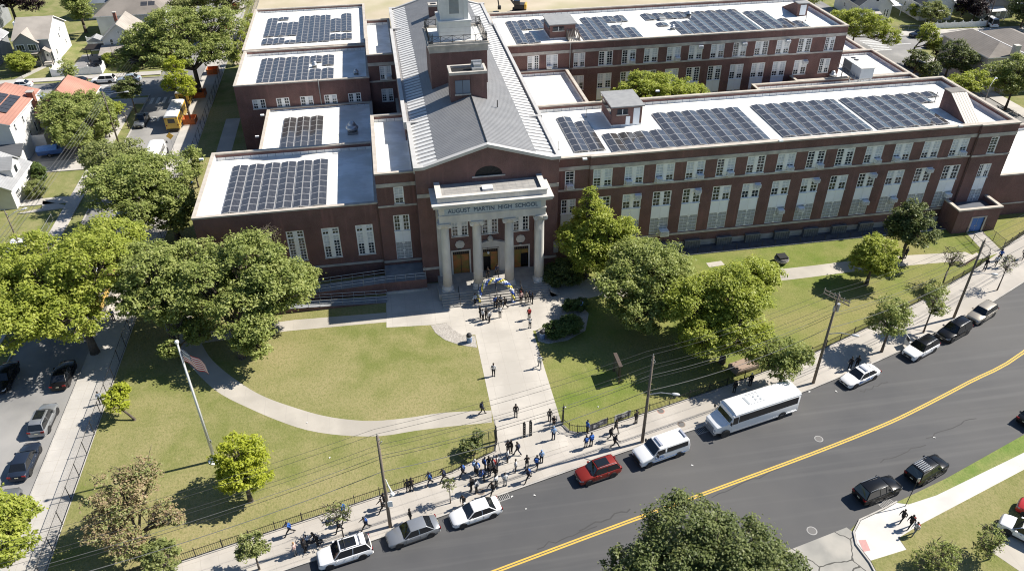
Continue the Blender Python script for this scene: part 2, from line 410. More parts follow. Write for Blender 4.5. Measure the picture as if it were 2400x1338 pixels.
# main walk, plaza and paths
slab('walk', [(8.0, 53.0), (15.0, 54.5), (15.0, 75.2), (8.0, 74.6)], -0.5, 0.040, PLAZAC)
slab('plaza', P2([(905, 668), (906, 768), (1012, 762), (1044, 757), (1062, 773), (1085, 786), (1116, 785), (1256, 775), (1286, 760), (1312, 735), (1328, 714), (1352, 705), (1420, 690), (1405, 655), (1300, 648), (1000, 665)]), -0.5, 0.044, PLAZAC)
b1 = [(1152, 962), (1040, 967), (965, 978), (900, 985), (850, 986), (790, 980), (740, 970), (690, 955), (640, 938), (600, 920), (560, 895), (520, 865), (490, 835), (470, 800), (455, 770), (450, 740)]
b2 = [(1153, 990), (1050, 1000), (970, 1010), (890, 1022), (800, 1020), (720, 1008), (650, 985), (580, 955), (520, 925), (480, 893), (440, 850), (410, 810), (385, 765), (380, 735)]
pw = smooth_line(P2(b1), 3) + smooth_line(P2(b2), 3)[::-1]
slab('path', pw, -0.5, 0.036, PATHC)
slab('path', P2([(905, 733), (906, 755), (675, 776), (560, 792), (420, 812), (400, 785), (560, 768), (690, 750)]), -0.5, 0.040, PATHC)
slab('path', smooth_line(P2([(1400, 664), (1600, 650), (1850, 629), (2000, 611), (2100, 601), (2190, 595), (2262, 591)]), 3) + smooth_line(P2([(2300, 606), (2262, 612), (2180, 618), (2100, 626), (2000, 637), (1850, 656), (1600, 682), (1420, 700)]), 3), -0.5, 0.036, PATHC)
slab('path', P2([(2266, 548), (2302, 542), (2349, 590), (2290, 611), (2300, 585)]), -0.5, 0.048, PLAZAC)
slab('path', [(-29.6, 108), (-27.0, 108), (-27.0, 146), (-29.6, 146)], -0.5, 0.040, PATHC)
slab('gravel_bed', P2([(1010, 763), (1046, 757), (1062, 773), (1085, 786), (1114, 788), (1118, 815), (1078, 809), (1043, 797), (1020, 780)]), -0.5, 0.050, GRAVEL)
slab('gravel_bed', P2([(1256, 777), (1286, 760), (1330, 716), (1352, 706), (1380, 735), (1372, 775), (1330, 798), (1285, 806), (1262, 800)]), -0.5, 0.036, GRAVEL)
slab('concrete_patch', P2([(1655, 617), (1690, 612), (1700, 622), (1662, 627)]), -0.5, 0.05, PATHC)
# south side of the road
so = P2([(2130, 1181), (2195, 1160), (2400, 1060), (2560, 965)])
si = P2([(2560, 1004), (2400, 1100), (2156, 1229), (2106, 1260), (2125, 1287), (2041, 1313), (2009, 1272), (2004, 1246), (2018, 1219), (2077, 1192), (2104, 1176)])
slab('south_pavement', so + si, -1.0, 0.0, APRON, side=KERB)
slab('verge', KS2 + [tuple(at(2560, 965)[:2])] + so[::-1][1:] + [tuple(at(2104, 1178)[:2])], -1.0, 0.02, GREENG)
slab('south_lawn', P2([(2560, 1004), (2400, 1100), (2156, 1229), (2106, 1260), (2125, 1287), (2041, 1313), (2078, 1385), (2300, 1700), (2900, 1400)]), -1.0, 0.02, GRASS)
slab('driveway', P2([(2322, 1292), (2410, 1352), (2480, 1312), (2390, 1240), (2372, 1252)]), -0.5, 0.03, PATHC)
slab('tactile_paving', P2([(2012, 1265), (2029, 1264), (2040, 1289), (2024, 1292)]), -0.5, 0.008, mat('pink_tactile_paving', (0.50, 0.27, 0.25), 0.8, (0.44, 0.25, 0.23), 4))
strip('kerb', P2([(2078, 1385), (2041, 1316), (2009, 1274), (2003, 1246), (2017, 1218), (2077, 1190), (2104, 1175)]), 0.14, -0.3, 0.014, KERB)
# dark level sheet for the unbuilt areaway well, its shade in the colour
slab('areaway', [(33, 86.2), (79.2, 86.2), (79.2, 88.5), (33, 88.5)], -0.5, 0.034, mat('areaway_shade', (0.10, 0.105, 0.12), 0.9, (0.06, 0.06, 0.075), 1.2))
# construction ground behind the school
slab('sandy_ground', [(-31.5, 176), (-24.2, 176), (-24.2, 152.5), (104, 152.5), (104, 260), (-31.5, 260)], -1.0, -0.02, SAND)
slab('site_track', [(-20, 181), (20, 190), (60, 186), (104, 196), (104, 200), (60, 191), (20, 195), (-22, 187)], -0.5, -0.012, mat('trampled_track', (0.34, 0.31, 0.27), 0.95, (0.27, 0.25, 0.22), 0.3))
# neighbourhood on the left
slab('pavement_west', [(-50.2, 60), (-48.2, 60), (-48.2, 157.0), (-50.2, 157.0)], -1.0, 0.0, WALKL)
slab('pavement_west', [(-300, 157.0), (-46.4, 157.0), (-46.4, 160.0), (-300, 160.0)], -1.0, 0.006, WALKL)
slab('pavement_north', [(-300, 173.0), (-46.4, 173.0), (-46.4, 175.2), (-300, 175.2)], -1.0, 0.0, WALKL)
strip('kerb', [(-300, 171.5), (-46.2, 171.5)], 0.16, -0.3, 0.0, KERB)
slab('driveway', [(-64.5, 129.2), (-50.2, 129.0), (-50.2, 133.4), (-64.5, 133.2)], -0.5, -0.02, WALKL)
slab('driveway', [(-70, 117.5), (-50.2, 117.5), (-50.2, 119.6), (-70, 119.6)], -0.5, -0.02, WALKL)
slab('driveway', [(-64.5, 133.4), (-50.2, 133.4), (-50.2, 139.5), (-62.5, 139.5)], -0.5, -0.03, ASPHO)
slab('driveway', [(-85, 175.2), (-82.3, 175.2), (-82.3, 190), (-85, 190)], -0.5, -0.03, WALKL)
slab('garden_path', [(-76.2, 175.2), (-74.9, 175.2), (-71.3, 183.5), (-72.6, 183.8)], -0.5, -0.03, WALKL)
slab('garden_path', P2([(40, 500), (98, 488), (100, 470), (150, 480), (158, 486), (60, 499)]), -0.5, -0.02, WALKL)
slab('patio', [(-66, 176), (-59, 176), (-59, 189), (-66, 189)], -0.5, -0.04, mat('grey_patio', (0.25, 0.24, 0.235), 0.8, (0.2, 0.2, 0.2), 1))
# neighbourhood on the right
slab('pavement_east', [(117.5, 167.6), (260, 159.5), (260, 163), (117.5, 171)], -1.0, 0.0, WALKL)
slab('pavement_east', [(104, 92), (107.5, 93), (107.5, 250), (104, 250)], -1.0, 0.0, WALKL)
slab('pavement_east', [(117.5, 96), (120.5, 96), (120.5, 157.5), (117.5, 157.5)], -1.0, 0.0, WALKL)
# road markings
def band(name, pts, off, wd, z, m):
    a = offset_line(pts, off - wd / 2); c = offset_line(pts, off + wd / 2); b = MB()
    for i in range(len(pts) - 1): b.quad((*a[i], z), (*a[i + 1], z), (*c[i + 1], z), (*c[i], z))
    o = b.build(name, m); tag(o, kind='structure'); return o
CL = smooth_line([(-60, 25.6)] + P2([(1155, 1338), (1640, 1158), (1906, 1060), (2064, 997), (2150, 957), (2273, 893), (2400, 823)]) + [(92, 71)], 4)
band('centre_line', CL, 0.125, 0.16, -0.125, YELLOW)
band('centre_line', CL, -0.125, 0.16, -0.125, YELLOW)
PATCH = mat('road_repair', (0.046, 0.046, 0.047), .85, (0.056, .055, .054), 1.5)
b = MB(); r_ = random.Random(4)
for u, v, l_, w_ in ((1420, 1215, 5.5, .14), (2050, 905, 4, .12), (2230, 1000, 7, .1), (1750, 1130, 8, .1), (1330, 1255, 6, .1), (2120, 1060, 6, .1), (1560, 1240, 5, .12)):
    q = at(u, v); pts_ = [(q.x + (k - 5) * l_ / 10 * .97 + r_.uniform(-.1, .1), q.y + (k - 5) * l_ / 10 * .25 + r_.uniform(-.22, .22)) for k in range(11)]; o2 = offset_line(pts_, w_)
    for k in range(10): b.quad((*pts_[k], -.1265), (*pts_[k + 1], -.1265), (*o2[k + 1], -.1265), (*o2[k], -.1265))
tag(b.build('sealed_cracks', PATCH), kind='structure')
for k in range(7):
    x = -55.4 + k * 1.25
    pass
b = MB()
for k in range(8): b.box(-57.5, -54.0, 162.2 + k * 1.15, 162.8 + k * 1.15, -0.134, -0.133)
for k in range(7): b.box(-45.6 + k * 1.2, -45.0 + k * 1.2, 156.6, 159.8, -0.130, -0.129)
tag(b.build('crossing_stripes', WHITEP), kind='structure')
b = MB()
for k in range(7): b.box(110.6, 114.6, 159.2 + k * 1.1, 159.75 + k * 1.1, -0.122, -0.121)
b.box(117.6, 121.2, 162.2, 162.6, -0.122, -0.121)
tag(b.build('crossing_stripes', WHITEP), kind='structure')
tag(inst('road_lettering', text_mesh('BUS', 3.0, 0.001, 'road_lettering', WHITEP, 0.02), None, (-41.4, 149.0, -0.128), (0, 0, R(180))), kind='structure')
# ------------------------------------------------------------------ the school
SO = Vector((11.5, 86.0, 0.0))
school = thing('school_building', 'long red brick high school with white columned portico and gabled grey roof', 'school', SO)
def sp(b, name, mats, smooth=False):
    return b.build(name, mats, school, smooth, org=SO)

def facade(b, y, x0, x1, z0, z1, holes, depth=0.16, mi=0):
    """wall facing the street (towards -Y) with window openings and their reveals"""
    xs = sorted({x0, x1, *[h[0] for h in holes], *[h[1] for h in holes]}); zs = sorted({z0, z1, *[h[2] for h in holes], *[h[3] for h in holes]})
    for i in range(len(xs) - 1):
        for j in range(len(zs) - 1):
            cx = (xs[i] + xs[i + 1]) / 2; cz = (zs[j] + zs[j + 1]) / 2
            if any(h[0] < cx < h[1] and h[2] < cz < h[3] for h in holes): continue
            b.quad((xs[i], y, zs[j]), (xs[i + 1], y, zs[j]), (xs[i + 1], y, zs[j + 1]), (xs[i], y, zs[j + 1]), mi)
    for a, c, d, e in holes:
        yb = y + depth
        b.quad((a, y, d), (a, yb, d), (a, yb, e), (a, y, e), mi); b.quad((c, y, d), (c, y, e), (c, yb, e), (c, yb, d), mi)
        b.quad((a, y, e), (a, yb, e), (c, yb, e), (c, y, e), mi); b.quad((a, y, d), (c, y, d), (c, yb, d), (a, yb, d), mi)

WCACHE = {}
def sash(b, x0, x1, z0, z1, nc, nr, y=0.09, fr=0.085, mt=0.05):
    b.box(x0, x0 + fr, y, y + 0.06, z0, z1); b.box(x1 - fr, x1, y, y + 0.06, z0, z1)
    b.box(x0 + fr, x1 - fr, y, y + 0.06, z0, z0 + fr); b.box(x0 + fr, x1 - fr, y, y + 0.06, z1 - fr, z1)
    for i in range(1, nc):
        xx = x0 + (x1 - x0) * i / nc; b.box(xx - mt / 2, xx + mt / 2, y + 0.012, y + 0.05, z0 + fr, z1 - fr)
    for j in range(1, nr):
        zz = z0 + (z1 - z0) * j / nr; t = mt if j != nr // 2 else mt * 2
        b.box(x0 + fr, x1 - fr, y + 0.008, y + 0.054, zz - t / 2, zz + t / 2)
def win_meshes(key, w_, h, nr, mull, nc, seed, trans=0.0):
    k = (key, round(w_, 2), round(h, 2), seed)
    if k in WCACHE: return WCACHE[k]
    r = random.Random(seed * 31 + 5)
    f = MB(); p = MB(); x0 = -w_ / 2; x1 = w_ / 2; e = 0.07
    f.box(x0, x0 + e, 0.03, 0.15, 0, h); f.box(x1 - e, x1, 0.03, 0.15, 0, h); f.box(x0 + e, x1 - e, 0.03, 0.15, h - e, h); f.box(x0 - 0.05, x1 + 0.05, -0.06, 0.15, -0.09, 0)
    secs = [(x0 + e, x1 - e)]
    if mull: f.box(-mull / 2, mull / 2, 0.04, 0.14, 0, h - e); secs = [(x0 + e, -mull / 2), (mull / 2, x1 - e)]
    zt = h - e
    if trans:
        f.box(x0 + e, x1 - e, 0.035, 0.145, zt - trans - 0.1, zt - trans)
    for a, c in secs:
        parts = [(0.0, zt if not trans else zt - trans - 0.1, nr)] + ([(zt - trans, zt, 2)] if trans else [])
        for z0, z1, n_ in parts:
            sash(f, a, c, z0, z1, nc, n_)
            bl = r.choice([0, 0.25, 0.5, 0.66, 0.66, 0]) if nr == 6 else r.choice([0, 0, 0, .25, .5])
            zb = z1 - (z1 - z0) * bl
            if zb > z0: p.quad((a, 0.135, z0), (c, 0.135, z0), (c, 0.135, zb), (a, 0.135, zb), 0)
            if bl: p.quad((a, 0.135, zb), (c, 0.135, zb), (c, 0.135, z1), (a, 0.135, z1), 1)
    WCACHE[k] = (f.mesh('window', WPAINT), p.mesh('pane', [GLASS, BLIND]))
    return WCACHE[k]
def tall_lower(w_, zs, zp, seed):
    """spandrel panel from zs to zp and the screened window below it (0..zs)"""
    k = ('tl', round(w_, 2), round(zs, 2), round(zp, 2))
    if k in WCACHE: return WCACHE[k]
    x0 = -w_ / 2; x1 = w_ / 2
    p = MB(); p.box(x0, -0.03, 0.05, 0.13, zs, zp); p.box(0.03, x1, 0.05, 0.13, zs, zp); p.box(-0.03, 0.03, 0.07, 0.12, zs, zp, 1)
    s = MB(); s.quad((x0, 0.10, 0), (x1, 0.10, 0), (x1, 0.10, zs), (x0, 0.10, zs), 0)
    f = 0.06
    for xx in (x0, x1 - f, -f / 2): s.box(xx, xx + f, 0.04, 0.12, 0, zs, 1)
    for xx in (x0 + w_ * .25, x0 + w_ * .75): s.box(xx - .012, xx + .012, 0.07, 0.11, 0, zs, 1)
    for j in range(6):
        zz = (zs - f) * j / 5; s.box(x0 + f, x1 - f, 0.06, 0.11, zz, zz + (f if j in (0, 5) else .035), 1)
    for zz in (0.05, zs / 2 - .1, zs - .22): s.box(-.17, .17, 0.01, 0.05, zz, zz + .2, 2)
    WCACHE[k] = (p.mesh('spandrel_panel', [WPANEL, SCREENF]), s.mesh('window_screen', [SCREEN, SCREENF, WPAINT]))
    return WCACHE[k]
HOLES = {}
WN = [0]
def put_window(x, y, z0, z1, w_, nr=6, mull=0.42, nc=2, seed=None, trans=0.0, tall=None):
    WN[0] += 1
    s = (WN[0] * 7) % 9 if seed is None else seed
    zb = z0 if not tall else tall[1]
    fm, pm = win_meshes('p%d%g%d' % (nr, mull, nc), w_, z1 - zb, nr, mull, nc, s, trans)
    o = inst('window', fm, school, (x - SO.x, y - SO.y, zb))
    inst('pane', pm, o)
    if tall:
        a, c = tall_lower(w_, tall[0] - z0, tall[1] - 0.1 - z0, 0)
        inst('spandrel_panel', a, o, (0, 0, z0 - zb)); inst('window_screen', c, o, (0, 0, z0 - zb))
    HOLES.setdefault(y, []).append((x - w_ / 2, x + w_ / 2, z0, z1))
    return o

# --- windows
BAYS = [27.05, 31.3, 35.5, 39.7, 43.95, 48.2, 52.5, 56.8, 61.05, 65.3, 69.6, 73.9, 78.2]
Y_R0, Y_R, Y_R1 = 88.7, 88.5, 88.25
put_window(22.7, Y_R0, 10.72, 13.25, 1.3, 6, 0)
put_window(22.65, Y_R0, 2.55, 9.1, 2.0, 4, 0.34, 2, None, 0, (5.08, 6.95))
for i, x in enumerate(BAYS):
    put_window(x, Y_R, 10.72, 13.3, 2.6)
    put_window(x, Y_R, 2.5, 9.2, 2.6, 4, 0.42, 2, None, 0, (5.08, 6.95))
put_window(83.25, Y_R1, 10.72, 13.25, 1.25, 6, 0)
put_window(83.3, Y_R1, 2.55, 9.1, 1.85, 4, 0.34, 2, None, 0, (5.08, 6.95))
BAYB = [39.45, 43.7, 47.8, 52.05, 56.15, 60.3, 64.55, 68.75, 72.9, 77.15]
Y_B = 132.3
for x in (26.4, 29.75): put_window(x, Y_B, 10.72, 13.25, 2.1, 6, 0.36, 2)
put_window(34.65, Y_B, 10.72, 13.25, 2.1, 6, 0.36)
put_window(34.65, Y_B, 6.5, 9.15, 2.0, 4, 0.36)
for i, x in enumerate(BAYB):
    put_window(x, Y_B, 10.72, 13.27, 2.6)
    if i < 9: put_window(x, Y_B, 2.5, 9.25, 2.6, 6, 0.42, 2, None, 0, (4.4, 6.5))
    else: put_window(x, Y_B, 6.5, 9.25, 2.6, 6)
put_window(82.1, Y_B, 10.72, 13.25, 1.9, 6, 0.3); put_window(82.0, Y_B, 6.5, 9.2, 2.1, 6, 0.3)
Y_L1 = 88.9
for x in (-16.9, -12.9, -8.5, -4.2): put_window(x, Y_L1, 3.5, 7.97, 2.2, 8, 0.42, 2, None, 0.95)
Y_LS = 88.5
put_window(0.62, Y_LS, 10.82, 13.2, 1.25, 6, 0)
put_window(0.63, Y_LS, 2.5, 9.15, 2.05, 4, 0.36, 2, None, 0, (5.1, 6.8))
Y_L3 = 131.7
for x in (-20.85, -16.9, -12.95, -8.95, -4.9): put_window(x, Y_L3, 7.3, 8.95, 2.15, 3, 0.42, 2)
Y_RS = 132.3
put_window(0.75, Y_RS, 10.75, 13.1, 2.0, 6, 0.36); put_window(0.7, Y_RS, 6.8, 9.1, 2.0, 5, 0.36)
Y_M = 85.9
for x in (7.83, 11.7, 15.75): put_window(x, Y_M, 6.75, 9.5, 2.15, 5, 0.42, 2)

# --- flat roofed wings
def wing(x0, x1, y0, y1, zr, zp, segs=None, brick=BRICK, nofront=False, z0=-0.3, t=0.38, cop=0.20, sides='lrb'):
    b = MB(); zt = zp - cop
    for (a, c, y) in (segs or [(x0, x1, y0)]):
        facade(b, y, a, c, z0, zt, HOLES.get(y, []) and [h for h in HOLES[y] if a <= h[0] < c])
    ys = segs or [(x0, x1, y0)]
    for i in range(len(ys) - 1):
        xa = ys[i][1]; b.quad((xa, ys[i][2], z0), (xa, ys[i + 1][2], z0), (xa, ys[i + 1][2], zt), (xa, ys[i][2], zt)) if ys[i][2] < ys[i + 1][2] else b.quad((xa, ys[i + 1][2], z0), (xa, ys[i + 1][2], zt), (xa, ys[i][2], zt), (xa, ys[i][2], z0))
    b.quad((x0, y1, z0), (x0, ys[0][2], z0), (x0, ys[0][2], zt), (x0, y1, zt)); b.quad((x1, ys[-1][2], z0), (x1, y1, z0), (x1, y1, zt), (x1, ys[-1][2], zt)); b.quad((x1, y1, z0), (x0, y1, z0), (x0, y1, zt), (x1, y1, zt))
    ym = max(s[2] for s in ys) + t
    for p, q in (((x0 + t, ym), (x1 - t, ym)), ((x1 - t, ym), (x1 - t, y1 - t)), ((x1 - t, y1 - t), (x0 + t, y1 - t)), ((x0 + t, y1 - t), (x0 + t, ym))):
        b.quad((q[0], q[1], zr - .05), (p[0], p[1], zr - .05), (p[0], p[1], zt), (q[0], q[1], zt))
    sp(b, 'wall', brick)
    c = MB(); o = 0.07
    fy = [(a, d, y) for a, d, y in ys]
    for i, (a, d, y) in enumerate(fy): c.box(a - (o if i == 0 else 0), d + (o if i == len(fy) - 1 else 0), y - o, ym + .04, zt, zp)
    c.box(x0 - o, x0 + t + .04, ym + .04, y1 - t - .04, zt, zp); c.box(x1 - t - .04, x1 + o, ym + .04, y1 - t - .04, zt, zp); c.box(x0 - o, x1 + o, y1 - t - .04, y1 + o, zt, zp)
    sp(c, 'coping', COPING)
    r = MB(); r.quad((x0 + t, ym, zr), (x1 - t, ym, zr), (x1 - t, y1 - t, zr), (x0 + t, y1 - t, zr)); sp(r, 'roof_membrane', WROOF)
    f = MB(); hf = min(0.42, (zt - zr) * 0.55); e = 0.04
    f.box(x0 + t, x1 - t, y1 - t - e, y1 - t, zr, zr + hf); f.box(x0 + t, x1 - t, ym, ym + e, zr, zr + hf)
    f.box(x0 + t, x0 + t + e, ym + e, y1 - t - e, zr, zt); f.box(x1 - t - e, x1 - t, ym + e, y1 - t - e, zr, zr + hf)
    sp(f, 'flashing', WFLASH)
wing(21.05, 86.3, 88.5, 106.0, 14.2, 15.2, [(21.05, 25.35, Y_R0), (25.35, 80.5, Y_R), (80.5, 86.3, Y_R1)])
wing(21.05, 85.1, 132.3, 152.0, 14.2, 15.2)
wing(-24.7, -2.12, Y_L1, 107.3, 10.0, 11.05)
wing(-24.4, -2.12, Y_L3, 149.2, 10.6, 11.6)
wing(-24.75, -2.12, 149.25, 175.5, 10.9, 11.7)
wing(-19.6, -2.12, 107.35, 131.65, 6.9, 7.35)
wing(-2.1, 2.95, Y_LS, 106.9, 14.2, 15.2)
wing(-2.1, 2.5, Y_RS, 152.0, 14.2, 15.2)
wing(2.0, 2.9, 106.9, 132.3, 6.9, 7.3)
wing(21.05, 32.4, 106.05, 132.2, 9.8, 10.7)
# low wings at the east end
wing(86.35, 125, 88.4, 104.0, 5.9, 6.95)
wing(66.6, 98.4, 106.1, 129.4, 5.5, 6.45)
wing(75.4, 98.4, 129.5, 143.0, 5.5, 6.45)
wing(85.2, 97.2, 143.1, 151.8, 5.5, 6.45)
# stone bands
class Pieces:
    def box(s, *a):
        q = MB(); q.box(*a); sp(q, 'stone_band', STONE)
b = Pieces()
for a, c, y in ((21.0, 25.35, Y_R0), (25.3, 80.5, Y_R), (80.45, 86.33, Y_R1), (21.05, 85.12, Y_B)):
    b.box(a, c, y - 0.05, y + 0.02, 13.34, 13.85); b.box(a, c, y - 0.07, y + 0.02, 10.34, 10.62)
    if y != Y_B: b.box(a, c, y - 0.08, y + 0.02, 2.12, 2.42)
b.box(-2.12, 2.95, Y_LS - .05, Y_LS + .02, 13.26, 13.75); b.box(-2.12, 2.95, Y_LS - .07, Y_LS + .02, 10.42, 10.68); b.box(-2.12, 2.95, Y_LS - .08, Y_LS + .02, 2.1, 2.42)
b.box(-24.7, -2.12, Y_L1 - .08, Y_L1 + .02, 2.1, 2.42)
b.box(-2.1, 2.5, Y_RS - .05, Y_RS + .02, 13.2, 13.75); b.box(-2.1, 2.5, Y_RS - .07, Y_RS + .02, 10.35, 10.62)
b.box(86.36, 125, 88.33, 88.42, 1.9, 2.1)
b = MB()
b.box(33.0, 79.0, 86.1, 86.25, 0, 0.14); b.box(25.4, 80.4, 88.44, 88.52, 0.0, 0.85)
sp(b, 'areaway_kerb', STONE)
for k, x in enumerate((35.6, 40.6, 45.3, 49.6, 54.0, 58.4, 62.8, 67.0, 71.4, 75.6)):
    b = MB(); y0 = 87.85
    b.box(x - 1.1, x + 1.1, y0, 88.4, 0.03, 1.22); b.box(x - 1.18, x + 1.18, y0 - .05, y0, 1.22, 1.30, 1)
    for q in range(7): b.box(x - 1.1 + q * .36, x - 1.07 + q * .36, y0 - .03, y0, .05, 1.26, 1)
    sp(b, 'window_cage', [mat('cage_mesh', (.15, .155, .165), .6, (.10, .105, .115), 3), GREYSH])
b = MB()
for k in range(25):
    x = 33.2 + k * 1.9; b.cyl((x, 86.3, 0.1), (x, 86.3, 1.05), 0.03, n=5)
b.cyl((33.2, 86.3, 1.05), (78.8, 86.3, 1.05), 0.02, n=5)
sp(b, 'areaway_railing', DARKM)

# --- main block
X0, X1, XC = 2.8, 20.55, 11.65
ZE, ZA = 16.95, 19.3
b = MB()
gab = [(X0, -0.3), (X1, -0.3), (X1, ZE - .25), (X1 - .95, ZE - .25), (XC, ZA - .25), (X0 + .95, ZE - .25), (X0, ZE - .25)]
# gable front with openings: lower field by facade(), gable head as one outline
DOORS = [(6.75, 8.9, 0.98, 4.5), (10.72, 12.68, 0.98, 4.45), (14.85, 16.75, 0.98, 4.4)]
HOLES[Y_M] = HOLES[Y_M] + DOORS
facade(b, Y_M, X0, X1, -0.3, 14.9, HOLES[Y_M], 0.22)
LR = 1.72; lc = (11.72, 15.1)
arc = [(lc[0] + LR * math.cos(math.pi * i / 16), lc[1] + 1.28 * math.sin(math.pi * i / 16)) for i in range(17)]
head = [(X0, 14.9), (lc[0] - LR, 14.9)] + [(x, z) for x, z in arc[::-1]] + [(lc[0] + LR, 14.9), (X1, 14.9), (X1, ZE - .25), (X1 - .95, ZE - .25), (XC, ZA - .25), (X0 + .95, ZE - .25), (X0, ZE - .25)]
# split in two halves at the lunette crown to keep the outline simple
mid = (lc[0], lc[1] + 1.28)
lh = [(X0, 14.9), (lc[0] - LR, 14.9)] + arc[::-1][:9] + [(lc[0], ZA - .262), (X0 + .95, ZE - .25), (X0, ZE - .25)]
rh = [(lc[0] + LR, 14.9), (X1, 14.9), (X1, ZE - .25), (X1 - .95, ZE - .25), (lc[0], ZA - .262)] + arc[:9][::-1]
for poly in (lh, rh): b.add([(x, Y_M, z) for x, z in poly], [tuple(range(len(poly)))])
for i in range(16): b.quad((*((arc[i][0], Y_M, arc[i][1]))[:3],), (arc[i + 1][0], Y_M, arc[i + 1][1]), (arc[i + 1][0], Y_M + .2, arc[i + 1][1]), (arc[i][0], Y_M + .2, arc[i][1]))
YB = 152.6
b.quad((X0, YB, -.3), (X0, Y_M, -.3), (X0, Y_M, ZE - .25), (X0, YB, ZE - .25)); b.quad((X1, Y_M, -.3), (X1, YB, -.3), (X1, YB, ZE - .25), (X1, Y_M, ZE - .25))
b.quad((2.4, 99.6, 9), (2.4, 99.6, ZE - .25), (2.4, 140, ZE - .25), (2.4, 140, 9)); b.quad((2.4, 99.6, 9), (2.8, 99.6, 9), (2.8, 99.6, ZE - .25), (2.4, 99.6, ZE - .25))
b.add([(x, YB, z) for x, z in gab], [tuple(range(len(gab)))])
b.quad((11.0, Y_M + 3.0, 0.9), (5, Y_M + 3, .9), (5, Y_M + 3, 5), (18.5, Y_M + 3, 5))
sp(b, 'wall', BRICK_D)
b = Pieces(); b.box(lc[0] - 2.05, lc[0] + 2.05, Y_M - .12, Y_M + .05, 14.93, 15.1)
for xa, xb in ((X0 - .02, 5.0), (18.3, X1 + .02)): b.box(xa, xb, Y_M - .06, Y_M + .02, 12.75, 13.25); b.box(xa, xb, Y_M - .08, Y_M + .02, 2.1, 2.45)
b = MB()
b.add([(x, Y_M + .19, z) for x, z in arc], [tuple(range(17))])
for a in (30, 60, 90, 120, 150): b.cyl((lc[0], Y_M + .15, lc[1]), (lc[0] + LR * math.cos(R(a)) * .97, Y_M + .15, lc[1] + 1.26 * math.sin(R(a))), .03, n=4)
sp(b, 'lunette_window', BLACK)
# gable coping: level at the ends, then raking
b = MB()
def rake(yo0, yo1, zl, zh, xo):
    pts = [(X0 - xo, ZE), (X0 + 1.0, ZE), (XC, ZA), (X1 - 1.0, ZE), (X1 + xo, ZE)]
    for i in range(4):
        (xa, za), (xb, zb) = pts[i], pts[i + 1]
        vs = [(xa, yo0, za + zl), (xb, yo0, zb + zl), (xb, yo1, zb + zl), (xa, yo1, za + zl), (xa, yo0, za + zh), (xb, yo0, zb + zh), (xb, yo1, zb + zh), (xa, yo1, za + zh)]
        b.add(vs, [(0, 3, 2, 1), (4, 5, 6, 7), (0, 1, 5, 4), (1, 2, 6, 5), (2, 3, 7, 6), (3, 0, 4, 7)])
rake(Y_M - .22, Y_M + .42, -.25, 0.02, .18); rake(Y_M - .12, Y_M + .02, -.42, -.25, .08)
sp(b, 'gable_coping', TRIMG); b = MB()
rake(YB - .4, YB + .2, -.25, 0.02, .18)
sp(b, 'gable_coping', TRIMG)
# gutter walls along the eaves (three lengths each side, stepping out in the middle)
b = MB()
for xa, xb, ya, yb in ((X0 - .18, X0 + .35, Y_M + .42, 99.4), (X0 - .55, X0 - .02, 99.4, 140.0), (X0 - .18, X0 + .35, 140.0, YB - .4), (X1 - .3, X1 + .16, Y_M + .42, 98.4), (X1 - .08, X1 + .38, 98.4, 140.0), (X1 - .6, X1 - .1, 140.0, YB - .4)):
    b.box(xa, xb, ya, yb, 15.9, ZE)
for ya in (99.1, 139.8): b.box(X0 - .18, X0 + 1.4, ya, ya + .35, ZE - .12, ZE + .03); b.box(X1 - 1.4, X1 + .16, ya - .8, ya - .45, ZE - .12, ZE + .03)
sp(b, 'gutter_wall', TRIMG)
# roof slopes of standing seam metal, with a shallow striped tray at each eave
b = MB(); e = MB(); g = MB(); ys0, ys1 = Y_M + .42, YB - .4
ZS = ZE - .42; XL, XR = X0 + 2.75, X1 - 2.75; ZK = ZE + .28
for (xe, xk, s) in ((X0 + .0, XL, 1), (X1 + .0, XR, -1)):
    b.quad((xk, ys0, ZK), (XC, ys0, ZA - .05), (XC, ys1, ZA - .05), (xk, ys1, ZK)) if s > 0 else b.quad((XC, ys0, ZA - .05), (xk, ys0, ZK), (xk, ys1, ZK), (XC, ys1, ZA - .05))
    e.quad((xe, ys0, ZS), (xk, ys0, ZK - .04), (xk, ys1, ZK - .04), (xe, ys1, ZS)) if s > 0 else e.quad((xk, ys0, ZK - .04), (xe, ys0, ZS), (xe, ys1, ZS), (xk, ys1, ZK - .04))
    n_ = int((ys1 - ys0) / .43)
    for i in range(n_):
        y = ys0 + (i + .5) * .43
        vs = [(xk, y - .025, ZK), (XC, y - .025, ZA - .05), (XC, y + .025, ZA - .05), (xk, y + .025, ZK)]
        g.add([(x, yy, z - .01) for x, yy, z in vs] + [(x, yy, z + .03) for x, yy, z in vs], [(4, 5, 6, 7), (0, 1, 5, 4), (2, 3, 7, 6), (3, 0, 4, 7)])
    n_ = int((ys1 - ys0) / 1.06)
    for i in range(n_):
        y = ys0 + (i + .5) * 1.06; d = .29; x_a = xe + s * .36; za = ZS + .36 * (ZK - .04 - ZS) / 2.75
        vs = [(x_a, y - d, za), (xk, y - d, ZK - .04), (xk, y + d, ZK - .04), (x_a, y + d, za)]
        e.add([(x, yy, z - .02) for x, yy, z in vs] + [(x, yy, z + .07) for x, yy, z in vs], [(4, 5, 6, 7), (0, 1, 5, 4), (1, 2, 6, 5), (2, 3, 7, 6), (3, 0, 4, 7)], 1)
g.cyl((XC, ys0, ZA), (XC, 101.4, ZA), .09, n=6, mi=1)
sp(b, 'metal_roof', METROOF); sp(g, 'roof_seams', [METSEAM, DARKM]); sp(e, 'eave_tray', [EAVEG, EAVEW])

